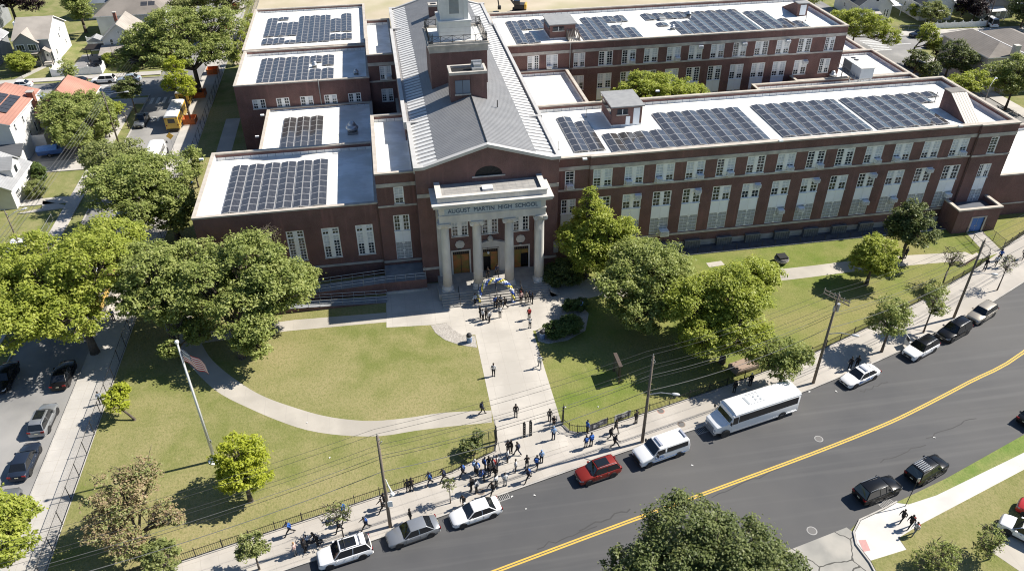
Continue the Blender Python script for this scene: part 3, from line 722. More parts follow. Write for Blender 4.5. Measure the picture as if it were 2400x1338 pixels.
# --- roof house (blue door) on the ridge, tower with its lantern, rear chimney
def brick_box(x0, x1, y0, y1, z0, z1, t=.3, cop=.35, floor=.6, name='wall'):
    b = MB(); b.box(x0, x1, y0, y1, z0, z1 - cop)
    sp(b, name, BRICK_D)
    c = MB()
    for bx in ((x0 - .08, x1 + .08, y0 - .08, y0 + t), (x0 - .08, x1 + .08, y1 - t, y1 + .08), (x0 - .08, x0 + t, y0 + t, y1 - t), (x1 - t, x1 + .08, y0 + t, y1 - t)): c.box(*bx, z1 - cop, z1)
    sp(c, 'coping', STONE); c = MB(); c.quad((x0 + t, y0 + t, z1 - cop + .01), (x1 - t, y0 + t, z1 - cop + .01), (x1 - t, y1 - t, z1 - cop + .01), (x0 + t, y1 - t, z1 - cop + .01)); sp(c, 'roof_membrane', BLACK)  # black sheet in place of roofing: shade of the recessed top as colour
brick_box(8.95, 13.9, 101.5, 104.4, 17.5, 22.5)
b = MB(); b.box(9.6, 11.6, 101.42, 101.52, 19.6, 21.4); b.box(10.58, 10.62, 101.4, 101.43, 19.6, 21.4, 1); sp(b, 'roof_house_door', [mat('slate_blue_door', (0.16, 0.20, 0.26), .5), DARKM])
b = MB(); b.box(9.5, 11.7, 101.3, 101.5, 19.35, 19.55); b.box(11.75, 11.95, 101.42, 101.5, 17.9, 22.0, 1); sp(b, 'door_sill', [STONE, BRICK_D])
b = MB(); b.box(12.0, 13.6, 101.9, 103.6, 22.3, 22.75); b.box(12.3, 13.3, 102.4, 103.3, 22.75, 23.1); b.box(12.1, 13.5, 103.3, 103.7, 22.75, 23.3); sp(b, 'roof_vent', GALV)
b = MB(); b.cyl((14.9, 99.0, 18.3), (14.9, 99.0, 19.3), .07, n=6); sp(b, 'vent_pipe', DARKM)
brick_box(9.3, 10.9, 140, 141.6, 17.5, 20.6)
b = MB(); b.box(6.95, 15.0, 108.5, 116.4, 17.0, 23.0); sp(b, 'tower_base', BRICK_D)
b = MB(); b.box(6.85, 15.1, 108.4, 116.5, 22.9, 23.75); b.box(6.6, 15.35, 108.15, 116.75, 23.75, 24.0)
for bx in ((6.75, 15.2, 108.3, 108.75), (6.75, 15.2, 116.15, 116.6), (6.75, 7.2, 108.75, 116.15), (14.75, 15.2, 108.75, 116.15)): b.box(*bx, 24.0, 24.25)
b.box(7.2, 14.75, 108.75, 116.15, 23.98, 24.02, 1)
sp(b, 'tower_deck', [STONE, WROOF])
b = MB()
def rail_run(p, q, n_, h=.95):
    p = Vector(p); q = Vector(q)
    for zz in (.1, h): b.cyl(p + Vector((0, 0, zz)), q + Vector((0, 0, zz)), .035, n=5)
    for i in range(n_ + 1):
        c = p.lerp(q, i / n_); b.cyl(c, c + Vector((0, 0, h + .05)), .04, n=5)
        if i < n_:
            d = p.lerp(q, (i + 1) / n_)
            b.cyl(c + Vector((0, 0, .1)), d + Vector((0, 0, h)), .022, n=4); b.cyl(c + Vector((0, 0, h)), d + Vector((0, 0, .1)), .022, n=4)
for p, q in (((6.95, 108.5), (15.0, 108.5)), ((15.0, 108.5), (15.0, 116.4)), ((6.95, 108.5), (6.95, 116.4)), ((6.95, 116.4), (15.0, 116.4))): rail_run((*p, 24.25), (*q, 24.25), 5)
for cx, cy in ((7.2, 108.75), (14.75, 108.75), (7.2, 116.15), (14.75, 116.15)):
    b.box(cx - .3, cx + .3, cy - .3, cy + .3, 24.25, 24.35)
    for dx in (-.28, -.09, .09, .28):
        for dy in (-.28, .28): b.cyl((cx + dx, cy + dy, 24.3), (cx + dx, cy + dy, 25.45), .03, n=4)
sp(b, 'tower_railing', DARKM)
LANW = mat('lantern_grey_white', (0.70, 0.70, 0.69), 0.6, (0.62, 0.62, 0.62), 1.2)
b = MB(); b.box(8.55, 13.0, 110.1, 114.6, 24.02, 26.5)
for k in range(3): b.box(8.54, 13.01, 110.09, 114.61, 24.55 + k * .62, 24.57 + k * .62, 1)
b.box(8.42, 13.13, 109.97, 114.73, 26.5, 26.75); b.box(8.9, 12.65, 110.45, 114.25, 26.75, 36)
for xa, xb in ((8.8, 9.45), (12.1, 12.75)): b.box(xa, xb, 110.35, 110.6, 26.75, 36); b.box(xa, xb, 114.1, 114.35, 26.75, 36)
for xa in (9.9, 11.45): b.box(xa, xa + .2, 110.36, 110.5, 27.6, 34)
b.box(10.1, 11.45, 110.36, 110.5, 27.4, 27.6)
b.box(8.3, 13.25, 109.85, 114.85, 36, 36.6); b.box(9.4, 12.15, 110.95, 113.75, 36.6, 39.0); b.lathe([(1.9, 0), (1.6, .9), (.9, 1.7), (.2, 2.2), (.05, 3.6)], 12, 0, (10.78, 112.35, 39.0))
sp(b, 'lantern', [LANW, STONE])
b = MB(); b.box(10.1, 11.45, 110.41, 110.46, 27.6, 34)
for k in range(40): b.box(10.1, 11.45, 110.38, 110.43, 27.6 + k * .16, 27.68 + k * .16, 1)
sp(b, 'louvre', [mat('louvre_blue', (0.30, 0.34, 0.38), .6), GREYSH])

# --- portico
PF = 1.0
b = MB()
b.box(4.6, 18.6, 81.55, Y_M - .0, -0.2, PF)
for i in range(6): 
    z = PF - (i + 1) * PF / 6.0; a = (i + 1) * .34
    b.box(5.0 - .3 + 0.0, 18.7, 81.55 - a, 81.55 - a + .34, -0.2, z + .0)
for i in range(6): b.box(18.6, 18.6 + .25 * (6 - i), 80.0, 81.55, -.2, PF * (i + .0) / 6 + .02)
b.box(4.4, 6.3, 81.5, 83.9, -.2, PF + .02); b.box(16.6, 18.75, 81.7, 84, -.2, PF + .02)
sp(b, 'portico_steps', mat('granite_steps', (0.40, 0.38, 0.345), .8, (0.31, 0.295, 0.27), 1.4, bump=.1))
CX = [5.66, 9.62, 13.66, 17.55]
cm = MB()
cm.box(-.78, .78, -.78, .78, 0, .16); cm.lathe([(.76, .16), (.78, .26), (.74, .36), (.64, .42), (.68, .52), (.66, .6), (.585, .66)], 24)
cm.lathe([(.585, .66), (.585, 3.0), (.575, 5.0), (.545, 7.5), (.505, 9.35), (.53, 9.38), (.53, 9.44), (.5, 9.46)], 28)
for k in range(24):
    a = 2 * math.pi * k / 24
    cm.cyl((.585 * math.cos(a), .585 * math.sin(a), .75), (.505 * math.cos(a), .505 * math.sin(a), 9.3), .028, .024, 4)
for sx in (-1, 1):
    cm.cyl((sx * .62, -.62, 9.62), (sx * .62, .62, 9.62), .27, n=14); cm.cyl((sx * .62, -.66, 9.62), (sx * .62, -.62, 9.62), .15, n=10)
cm.box(-.62, .62, -.58, .58, 9.46, 9.86); cm.box(-.76, .76, -.7, .7, 9.86, 10.04)
COLS = mat('column_stone', (0.66, 0.63, 0.575), .75, (0.56, 0.53, 0.48), 1.3, col3=(0.48, 0.465, 0.44), scale3=0.5, stretch=(1, 1, .35), bump=.1)
cme = cm.mesh('column', COLS); cme.polygons.foreach_set('use_smooth', [len(p.vertices) == 4 and abs(p.normal.z) < .9 and p.area < .9 for p in cme.polygons]); cme.update()
for x in CX: inst('column', cme, school, (x - SO.x, 82.65 - SO.y, PF + .02))
b = MB(); zt = 11.08
b.box(5.05, 18.15, 82.1, 83.2, zt, zt + .95); b.box(5.05, 6.1, 83.2, Y_M + .0, zt, zt + .95); b.box(17.1, 18.15, 83.2, Y_M, zt, zt + .95)
b.box(4.97, 18.23, 82.02, Y_M - .01, zt + .95, zt + 1.06)
b.box(5.07, 18.13, 82.12, Y_M - .01, zt + 1.06, zt + 2.05)
b.box(4.95, 18.25, 82.0, Y_M - .01, zt + 2.05, zt + 2.2)
for k in range(60): b.box(5.05 + k * .218, 5.05 + k * .218 + .12, 81.86, 82.0, zt + 2.2, zt + 2.4)
b.box(4.9, 18.3, 82.0, Y_M - .01, zt + 2.2, zt + 2.42)
b.box(4.4, 18.8, 81.4, Y_M - .01, zt + 2.42, zt + 2.72); b.box(4.25, 18.95, 81.25, Y_M - .01, zt + 2.72, zt + 2.92)
zr = zt + 2.92
for bx in ((5.0, 18.2, 81.95, 82.35), (5.0, 5.5, 82.35, Y_M - .01), (17.7, 18.2, 82.35, Y_M - .01)): b.box(*bx, zr, zr + .62)
b.box(4.9, 18.3, 81.88, 82.42, zr + .62, zr + .74); b.box(4.9, 5.6, 82.42, Y_M - .01, zr + .62, zr + .74); b.box(17.6, 18.3, 82.42, Y_M - .01, zr + .62, zr + .74)
sp(b, 'entablature', COLS)
b = MB(); b.box(5.5, 17.7, 82.42, Y_M - .02, zr, zr + .36)
for k in range(14): b.box(6.0 + k * .8, 6.04 + k * .8, 82.6, Y_M - .3, zr + .36, zr + .366, 1)
for k in range(4): b.box(6.0, 17.2, 82.9 + k * .7, 82.94 + k * .7, zr + .368, zr + .372, 1)
b.box(10.6, 11.9, 83.4, 84.4, zr + .36, zr + .62, 2)
sp(b, 'portico_roof', [mat('portico_roof_slabs', (0.27, 0.26, 0.245), .85, (0.34, 0.33, 0.31), 1.1), GREYSH, WPAINT])
b = MB(); b.box(5.75, 17.55, 82.08, 82.12, zt + 1.2, zt + 1.98); sp(b, 'frieze_panel', SLATE)
tm = text_mesh('AUGUST  MARTIN  HIGH  SCHOOL', .80, .02, 'lettering', NAVY, 0)
sx = 11.0 / max(v.co.x for v in tm.vertices) / 2
inst('lettering', tm, school, (11.65 - SO.x, 82.06 - SO.y, zt + 1.59), (R(90), 0, 0), (sx, 1.0, 1))
# pilasters, medallions, door surrounds, doors
for x in (5.35, 17.95): b = MB(); b.box(x - .45, x + .45, Y_M - .3, Y_M - .0, PF, zt); sp(b, 'pilaster', COLS)
for x in (7.75, 15.7):
    b = MB(); b.cyl((x, Y_M - .12, 5.55), (x, Y_M + .0, 5.55), .62, n=8); b.cyl((x, Y_M - .17, 5.55), (x, Y_M - .12, 5.55), .46, n=8); b.box(x - .2, x + .2, Y_M - .2, Y_M - .17, 5.5, 5.62)
    sp(b, 'medallion', COLS)
for i, (a, c, z0, z1) in enumerate(DOORS):
    b = MB(); w_ = .2 if i != 1 else .14
    b.box(a - w_, a, Y_M - .08, Y_M + .2, z0, z1 + w_); b.box(c, c + w_, Y_M - .08, Y_M + .2, z0, z1 + w_); b.box(a, c, Y_M - .08, Y_M + .2, z1, z1 + w_)
    if i == 1:
        for xa in (a - .95, c + .15): b.box(xa, xa + .8, Y_M - .25, Y_M - .0, z0, z1 + .4)
        b.box(a - 1.1, c + 1.1, Y_M - .35, Y_M - .0, z1 + .4, z1 + .75)
        b.ngon_xz([(a - 1.2, z1 + .75), (c + 1.2, z1 + .75), (c + 1.2, z1 + .95), (11.7 + .5, z1 + 1.4), (11.7 - .5, z1 + 1.4), (a - 1.2, z1 + .95)], Y_M - .4, Y_M)
        b.lathe([(.05, 0), (.32, .1), (.38, .4), (.25, .6), (.1, .75)], 10, 0, (11.7, Y_M - .2, z1 + 1.35))
    sp(b, 'door_surround', COLS)
    d = MB(); yd = Y_M + .18
    d.quad((a, yd + .02, z1 - .65), (c, yd + .02, z1 - .65), (c, yd + .02, z1), (a, yd + .02, z1), 1)
    for k in range(9): d.box(a + (c - a) * k / 8 - .03, a + (c - a) * k / 8 + .03, yd - .02, yd, z1 - .65, z1, 2)
    d.box(a, c, yd - .03, yd + .02, z1 - .70, z1 - .62, 0); d.box(a, c, yd - .03, yd + .02, z1 - .05, z1, 0)
    zt_ = z1 - .7; xm = (a + c) / 2
    opn = {0: None, 1: (a + .1, xm), 2: (xm, c - .05)}[i]
    for (xa, xb) in ((a, xm), (xm, c)):
        if opn and abs(xa - opn[0]) < .2: d.quad((xa, yd + .5, z0), (xb, yd + .5, z0), (xb, yd + .5, zt_ - .55), (xa, yd + .5, zt_ - .55), 1); d.quad((xa, yd, zt_ - .55), (xb, yd, zt_ - .55), (xb, yd, zt_), (xa, yd, zt_), 0)
        else:
            d.quad((xa, yd, z0), (xb, yd, z0), (xb, yd, zt_), (xa, yd, zt_), 0)
            d.box(xa + .06, xb - .06, yd - .025, yd, z0 + .15, z0 + 1.0, 0); d.box(xa + .06, xb - .06, yd - .025, yd, z0 + 1.15, zt_ - .1, 0)
    d.box(xm - .03, xm + .03, yd - .04, yd + .02, z0, zt_, 3)
    sp(d, 'entrance_door', [ORANGED, BLACK, mat('transom_bronze', (.12, .07, .045), .5), DARKM])
b = MB()
for x in (7.7, 15.65): b.box(x - .2, x + .2, Y_M - .3, Y_M - .0, 4.85, 5.0); b.box(x - .14, x + .14, Y_M - .29, Y_M - .1, 4.76, 4.85, 1)
b.cyl((11.3, Y_M - .9, 4.55), (11.3, Y_M - .4, 4.9), .03, n=5); b.ball((11.3, Y_M - .95, 4.45), .17, 8, 1)
sp(b, 'wall_lamp', [DARKM, WPAINT])

# --- east porch with blue door, access ramp on the west side
b = MB(); xa, xb, ya, yb = 78.6, 85.4, 84.8, Y_R1
facade(b, ya, xa, xb, -.2, 3.75, [(81.25, 83.2, 0.02, 2.4)], .2)
b.quad((xa, yb, -.2), (xa, ya, -.2), (xa, ya, 3.75), (xa, yb, 3.75)); b.quad((xb, ya, -.2), (xb, yb, -.2), (xb, yb, 3.75), (xb, ya, 3.75))
for p, q in (((xa + .35, ya + .35), (xb - .35, ya + .35)), ((xb - .35, ya + .35), (xb - .35, yb)), ((xa + .35, yb), (xa + .35, ya + .35))): b.quad((*q, 3.0), (*p, 3.0), (*p, 3.75), (*q, 3.75))
sp(b, 'wall', BRICK)
b = MB(); b.box(xa - .1, xb + .1, ya - .1, ya + .4, 3.75, 3.95); b.box(xa - .1, xa + .4, ya + .4, yb, 3.75, 3.95); b.box(xb - .4, xb + .1, ya + .4, yb, 3.75, 3.95)
b.box(81.0, 81.25, ya - .06, ya + .1, 0, 2.6); b.box(83.2, 83.45, ya - .06, ya + .1, 0, 2.6); b.box(81.25, 83.2, ya - .06, ya + .1, 2.4, 2.6)
b.quad((xa + .35, ya + .35, 3.1), (xb - .35, ya + .35, 3.1), (xb - .35, yb, 3.1), (xa + .35, yb, 3.1), 1)
sp(b, 'coping', [COPING, mat('wet_dark_roof', (.12, .13, .15), .4)])
b = MB(); b.box(81.25, 83.2, ya + .12, ya + .18, 0.02, 2.4); b.box(82.21, 82.24, ya + .1, ya + .12, .05, 2.4, 1); b.box(82.0, 82.08, ya + .06, ya + .12, .95, 1.1, 1); b.box(82.36, 82.44, ya + .06, ya + .12, .95, 1.1, 1)
sp(b, 'blue_double_door', [BLUED, GALV])

b = MB()
b.box(-2.15, 3.1, 84.4, 85.9, -.2, 1.7); b.box(-2.15, 2.75, 85.9, 88.45, -.2, 1.7)
RAMPC = mat('ramp_concrete', (.27, .28, .29), .85, (.2, .21, .22), 1)
b.quad((-2.15, 84.4, 1.7), (3.1, 84.4, 1.7), (3.1, 88.45, 1.7), (-2.15, 88.45, 1.7), 1)
b.v = [(x, y, z + (.003 if i >= 16 else 0)) for i, (x, y, z) in enumerate(b.v)]
def ramp(x0, z0, x1, z1, y0, y1):
    vs = [(x0, y0, -.2), (x1, y0, -.2), (x1, y1, -.2), (x0, y1, -.2), (x0, y0, z0), (x1, y0, z1), (x1, y1, z1), (x0, y1, z0)]
    b.add(vs, [(0, 1, 5, 4), (1, 2, 6, 5), (2, 3, 7, 6), (3, 0, 4, 7)], 0); b.add([vs[4], vs[5], vs[6], vs[7]], [(0, 1, 2, 3)], 1)
ramp(-19.0, .85, -2.15, 1.7, 84.42, 86.2); ramp(-19.0, .85, -2.15, .04, 82.4, 83.9)
b.box(-20.6, -19.0, 82.4, 86.2, -.2, .85)
b.box(-2.15, 3.15, 84.15, 84.38, -.2, .35, 2)
sp(b, 'access_ramp', [BRICK, RAMPC, STONE])
b = MB()
def sloped_rail(x0, z0, x1, z1, y, n_):
    for h in (.5, .95): b.cyl((x0, y, z0 + h), (x1, y, z1 + h), .035, n=5)
    for i in range(n_ + 1):
        t = i / n_; b.cyl((x0 + (x1 - x0) * t, y, z0 + (z1 - z0) * t), (x0 + (x1 - x0) * t, y, z0 + (z1 - z0) * t + .95), .03, n=5)
sloped_rail(-19, .85, -2.15, 1.7, 84.5, 12); sloped_rail(-19, .85, -2.15, 1.7, 86.1, 12); sloped_rail(-2.15, 1.7, 3.0, 1.7, 84.5, 4)
sloped_rail(-19, .85, -2.15, .04, 82.5, 12); sloped_rail(-19, .85, -2.15, .04, 83.8, 12); sloped_rail(-2.15, 1.7, -2.14, 1.7, 86.1, 1)
b.cyl((3.0, 84.5, 2.65), (3.0, 88.2, 2.65), .035, n=5)
sp(b, 'ramp_handrail', GALV)
for k, x in enumerate((6.9, 9.5, 11.7, 14.9)):
    b = MB()
    b.tube([(x, 80.0, .05), (x, 80.0, .95), (x, 81.7, 1.95), (x, 81.7, 1.0)], .035, 6); b.cyl((x, 80.8, .5), (x, 80.8, 1.42), .03, n=5)
    sp(b, 'step_handrail', DARKM)
# drain pipes and small wall fixtures
b = MB()
for x, y, z0, z1 in ((25.3, 88.6, .2, 14.8), (-2.16, 88.75, .2, 10.9), (-10.6, 131.6, 7, 11.5), (33.2, 132.2, 9.9, 14.9), (80.4, 88.35, .2, 14.8)): b.cyl((x, y, z0), (x, y, z1), .07, n=6)
sp(b, 'drain_pipe', mat('brown_drain_pipe', (.13, .075, .065), .6))
b = MB(); b.cyl((-10.6, 131.55, 7), (-10.6, 131.55, 11.9), .09, n=6); b.cyl((32.9, 132.15, 9.9), (32.9, 132.15, 15.1), .09, n=6)
b.box(20.1, 20.7, 85.45, 85.88, 3.1, 4.7)
sp(b, 'wall_duct', GREYSH)
# ------------------------------------------------------------------ things on the roofs and in the windows
CELL = mat('solar_cell', (0.036, 0.035, 0.036), 0.12, (0.046, 0.045, 0.046), 0.9, spec=1.0)
mix_mult(CELL, lines_mask(0, 0.166, 0.022, 'obj', off=0.01), (0.095, 0.097, 0.10))
mix_mult(CELL, lines_mask(1, 0.55, 0.02, 'obj'), (0.12, 0.125, 0.14))
CELL.node_tree.nodes['Principled BSDF'].inputs['IOR'].default_value = 1.58
PFRAME = mat('panel_frame', (0.46, 0.46, 0.46), 0.45)
PM = {}
def panel_mesh(dy):
    k = round(dy, 2)
    if k in PM: return PM[k]
    b = MB(); h = (dy - .03) / 2; w_ = .50; f = .035
    b.box(-w_, w_, -h, h, -.02, .015, 1); b.quad((-w_ + f, -h + f, .018), (w_ - f, -h + f, .018), (w_ - f, h - f, .018), (-w_ + f, h - f, .018), 0)
    PM[k] = b.mesh('solar_panel', [CELL, PFRAME]); return PM[k]
RM = {}
def array(x, y0, n, dy, z, label, group):
    t = thing('solar_array', label, 'solar panels', (x, y0 + n * dy / 2, z), 0, group)
    k = (n, round(dy, 2))
    if k not in RM:
        b = MB(); L = n * dy / 2
        for i in range(n + 1):
            y = -L + i * dy
            for s in (-1, 1): b.add([(0, y - .03, .28), (0, y + .03, .28), (s * 1.02, y + .03, .10), (s * 1.02, y - .03, .10)], [(0, 1, 2, 3)] if s < 0 else [(0, 3, 2, 1)])
            b.box(-.03, .03, y - .03, y + .03, 0, .27); b.box(-1.03, -.97, y - .03, y + .03, 0, .09); b.box(.97, 1.03, y - .03, y + .03, 0, .09)
        for s in (-1.03, 1.0): b.box(s, s + .03, -L, L, .0, .04)
        RM[k] = b.mesh('rack', PFRAME)
    inst('rack', RM[k], t)
    me = panel_mesh(dy)
    for i in range(n):
        y = -n * dy / 2 + (i + .5) * dy
        inst('solar_panel', me, t, (-.52, y, .225), (0, R(-10), 0)); inst('solar_panel', me, t, (.52, y, .225), (0, R(10), 0))
def field(where, group, rows, dy, z):
    """rows: (x, first y, panel pairs); numbered from the left"""
    for i, (x, y0, n, *note) in enumerate(rows):
        array(x, y0, n, dy, z, '%s solar panel row%s on the %s' % (ORD[i], ' ' + note[0] if note else '', where), group)
ZW = 14.22
field('front left roof from its left', 'solar rows on the front left roof', [(-20.6 + 2.19 * i, 91.0, 8) for i in range(6)], 1.66, 10.02)
field('low roof with the domed vent', 'solar rows on the low left roof', [(-15.6 + 2.18 * i, 115.6, 6) for i in range(3)], 1.95, 6.92)
field('second left roof from its left', 'solar rows on the second left roof', [(-20.1 + 2.17 * i, 134.3, 7) for i in range(4)] + [(-11.4, 142.9, 2, 'above the vent'), (-11.4, 134.3, 3, 'below the vent'), (-9.2, 141.2, 3, 'far part'), (-9.2, 134.3, 3, 'near part')], 1.74, 10.62)
x0 = -20.8
field('rearmost left roof from its left', 'solar rows on the rearmost left roof', [(x0, 158.4, 7), (x0, 153.7, 2, 'of only two pairs'), (x0 + 2.13, 168.8, 1, 'of a single pair'), (x0 + 2.13, 158.4, 5), (x0 + 2.13, 153.7, 2, 'of only two pairs'), (x0 + 4.26, 158.4, 5), (x0 + 4.26, 153.7, 1, 'of a single pair'), (x0 + 6.39, 153.7, 10), (x0 + 8.52, 153.7, 10), (x0 + 10.65, 153.7, 10), (x0 + 12.78, 159.2, 5), (x0 + 12.78, 154.2, 2, 'of only two pairs'), (x0 + 14.91, 159.0, 7), (x0 + 14.91, 154.2, 2, 'of only two pairs')], 1.68, 10.92)
rows = [(25.0, 91.8, 6), (27.2, 91.8, 5)] + [(29.95 + 2.22 * i, 90.8, 3 if i < 4 else 6) for i in range(10)]
field('front right roof from the gable', 'solar rows on the long front right roof', rows, 1.86, ZW)
rows = [(54.0 + 2.24 * i, 91.3, 6) for i in range(6)] + [(68.0 + 2.23 * i, 91.3, 6) for i in range(5)] + [(79.15, 98.7, 2, 'of two pairs'), (81.35, 100.5, 1, 'of a single pair')]
field('front right roof past its gap', 'solar rows on the long front right roof', rows, 1.82, ZW)
rows = [(25.2, 135.6, 7), (27.45, 143.2, 3, 'far part'), (27.45, 135.5, 3, 'near part'), (29.7, 143.2, 3), (31.9, 144.8, 2, 'behind hut'), (34.1, 145.0, 2, 'behind hut')]
field('rear right roof before its hut', 'solar rows on the rear right roof', rows, 1.84, ZW)
rows = [(37.3, 135.2, 5), (39.5, 135.2, 7), (41.7, 135.2, 7), (43.9, 144.6, 2, 'far part'), (43.9, 135.2, 4), (46.1, 144.6, 2, 'far part'), (46.1, 135.2, 3)]
field('rear right roof beyond its hut', 'solar rows on the rear right roof', rows, 1.84, ZW)
rows = [(51.6, 144.7, 2, 'far side'), (53.8, 144.7, 2, 'far side'), (52.8, 140.6, 1, 'of a single pair'), (55.6, 135.3, 4), (57.4 + .5, 135.3, 4), (56.0, 144.7, 2, 'far side'), (58.2, 144.7, 2, 'far side'), (60.1, 135.2, 7), (62.3, 135.2, 7), (64.5, 135.2, 7), (66.7, 135.2, 7), (68.9, 135.2, 7), (71.7, 135.2, 6), (73.9, 135.2, 6), (76.1, 135.2, 3), (78.3, 135.2, 2)]
field('rear right roof near its hood', 'solar rows on the rear right roof', rows, 1.84, ZW)

# stair hoods and huts on the flat roofs: parts of the school
def hut(x0, x1, y0, y1, z0, z1, door=None, win=None):
    b = MB(); b.box(x0, x1, y0, y1, z0, z1); sp(b, 'roof_hut', BRICK)
    b = MB(); b.box(x0 - .25, x1 + .25, y0 - .25, y1 + .25, z1, z1 + .18); sp(b, 'hut_roof', GREYSH)
    b = MB()
    if win: b.box(win[0], win[1], y0 - .06, y0, win[2], win[3]); b.box((win[0] + win[1]) / 2 - .04, (win[0] + win[1]) / 2 + .04, y0 - .09, y0 - .06, win[2], win[3], 1); b.box(win[0] - .1, win[1] + .1, y0 - .15, y0, win[2] - .15, win[2], 2)
    b.box(x0 - .06, x0, y0 + .5, y1 - .5, z0 + 1.6, z0 + 2.3)
    sp(b, 'hut_window', [GLASS, WPAINT, STONE])
    if door:
        b = MB()
        for xa, xb, zb in door: b.box(xa, xb, y0 - .07, y0, z0 + .1, zb)
        sp(b, 'hut_door', WPANEL)
    b = MB(); b.box(x0 - .04, x1 + .04, y0 - .04, y0 - .001, z0, z0 + .25); b.box(x0 - .04, x0 - .001, y0, y1, z0, z0 + .25); sp(b, 'flashing', WFLASH)
hut(31.0, 35.3, 99.0, 104.4, 14.2, 17.0, [(33.0, 33.6, 15.6), (34.05, 34.95, 16.75)], (31.7, 33.2, 15.95, 16.7))
hut(30.4, 35.0, 137.4, 143.0, 14.2, 16.7, None, (30.9, 32.9, 15.7, 16.4))
b = MB()
for k in range(7): b.add([(33.4 + k * .3, 137.35, 15.9), (33.55 + k * .3, 137.3, 15.95), (33.7 + k * .3, 135.4, 14.35), (33.55 + k * .3, 135.4, 14.3)], [(0, 1, 2, 3)])
b.add([(33.35, 137.4, 14.2), (33.35, 137.4, 15.88), (33.5, 135.4, 14.2)], [(0, 1, 2)]); b.add([(35.6, 137.4, 14.2), (35.6, 137.4, 15.88), (35.6, 135.4, 14.2)], [(0, 2, 1)])
sp(b, 'sloping_hatch', LIDM)
def hood(x0, x1, ya, yb, yc, z0, z1):
    """wedge shaped stair hood: high at the back, sloping metal lid down to the front"""
    b = MB(); pts = [(ya, z0), (yc, z0), (yc, z1), (yb, z1)]
    b.ngon_yz(pts, x0, x1); sp(b, 'stair_hood', BRICK)
    b = MB(); n = Vector((0, -(z1 - z0), yb - ya)).normalized() * .07; n = Vector((0, n.y, n.z))
    for k in range(6):
        xa = x0 - .12 + (x1 - x0 + .24) * k / 6; xb = x0 - .12 + (x1 - x0 + .24) * (k + 1) / 6
        vs = [Vector((xa + .02, ya - .1, z0)), Vector((xb - .02, ya - .1, z0)), Vector((xb - .02, yb, z1)), Vector((xa + .02, yb, z1))]
        b.add(vs + [v + n for v in vs], [(4, 5, 6, 7), (0, 1, 5, 4), (1, 2, 6, 5), (3, 0, 4, 7), (2, 3, 7, 6)])
    m_ = n * .3; b.add([Vector((x0 - .1, ya - .08, z0)) + m_, Vector((x1 + .1, ya - .08, z0)) + m_, Vector((x1 + .1, yb, z1)) + m_, Vector((x0 - .1, yb, z1)) + m_], [(0, 1, 2, 3)])
    sp(b, 'hood_lid', LIDM); b = MB(); b.box(x0 - .12, x1 + .12, yb, yc + .1, z1, z1 + .12)
    sp(b, 'hood_lid', LIDM)
hood(80.0, 82.2, 90.8, 95.4, 97.0, 14.2, 17.0)
b = MB(); b.ngon_yz([(148.6, 14.2), (142.2, 14.2), (142.2, 16.5), (143.6, 16.5)], 79.9, 82.0); sp(b, 'stair_hood', BRICK)
b = MB(); b.box(79.8, 82.1, 142.0, 143.8, 16.5, 16.66); b.box(80.4, 81.6, 142.1, 142.2, 14.4, 16.3, 1); sp(b, 'hood_lid', [GREYSH, WPANEL])
# rooftop plant
t = thing('rooftop_air_handler', 'big pale metal air handling unit on the low roof between the right wings', 'ventilation unit', (85.8, 127.3, 5.5))
b = MB(); b.box(-1.3, 1.25, -3.0, 3.0, 2.6, 4.4); b.build('cabinet', [mat('air_handler_metal', (.50, .54, .58), .5, (.42, .46, .5), .8)], t)
b = MB()
for k in range(12): b.box(-1.42, -1.3, .2, 2.9, 2.65 + k * .14, 2.72 + k * .14)
b.build('louvres', GREYSH, t)
b = MB(); b.box(-1.4, 1.35, -3.1, 3.1, 4.4, 4.5)
for k in range(5): b.box(-1.4, 1.35, -2.6 + k * 1.2, -2.54 + k * 1.2, 4.5, 4.54)
for x, y in ((0.0, 1.2), (0.0, 2.3)): b.cyl((x, y, 4.5), (x, y, 4.56), .45, n=14, mi=1)
b.build('lid', [WROOF, DARKM], t)
b = MB()
for x in (-1.2, 1.1):
    for y in (-2.8, 0, 2.8): b.box(x - .08, x + .08, y - .08, y + .08, 0, 2.5)
b.box(-1.3, 1.25, -3.0, 3.0, 2.45, 2.6)
for y in range(-3, 4): b.cyl((-2.2, y, 2.5), (-2.2, y, 3.5), .03, n=4)
b.box(-2.25, -1.3, -3.0, 3.0, 2.46, 2.54); b.cyl((-2.2, -3.0, 3.5), (-2.2, 3.0, 3.5), .03, n=4)
b.build('stand', GALV, t)
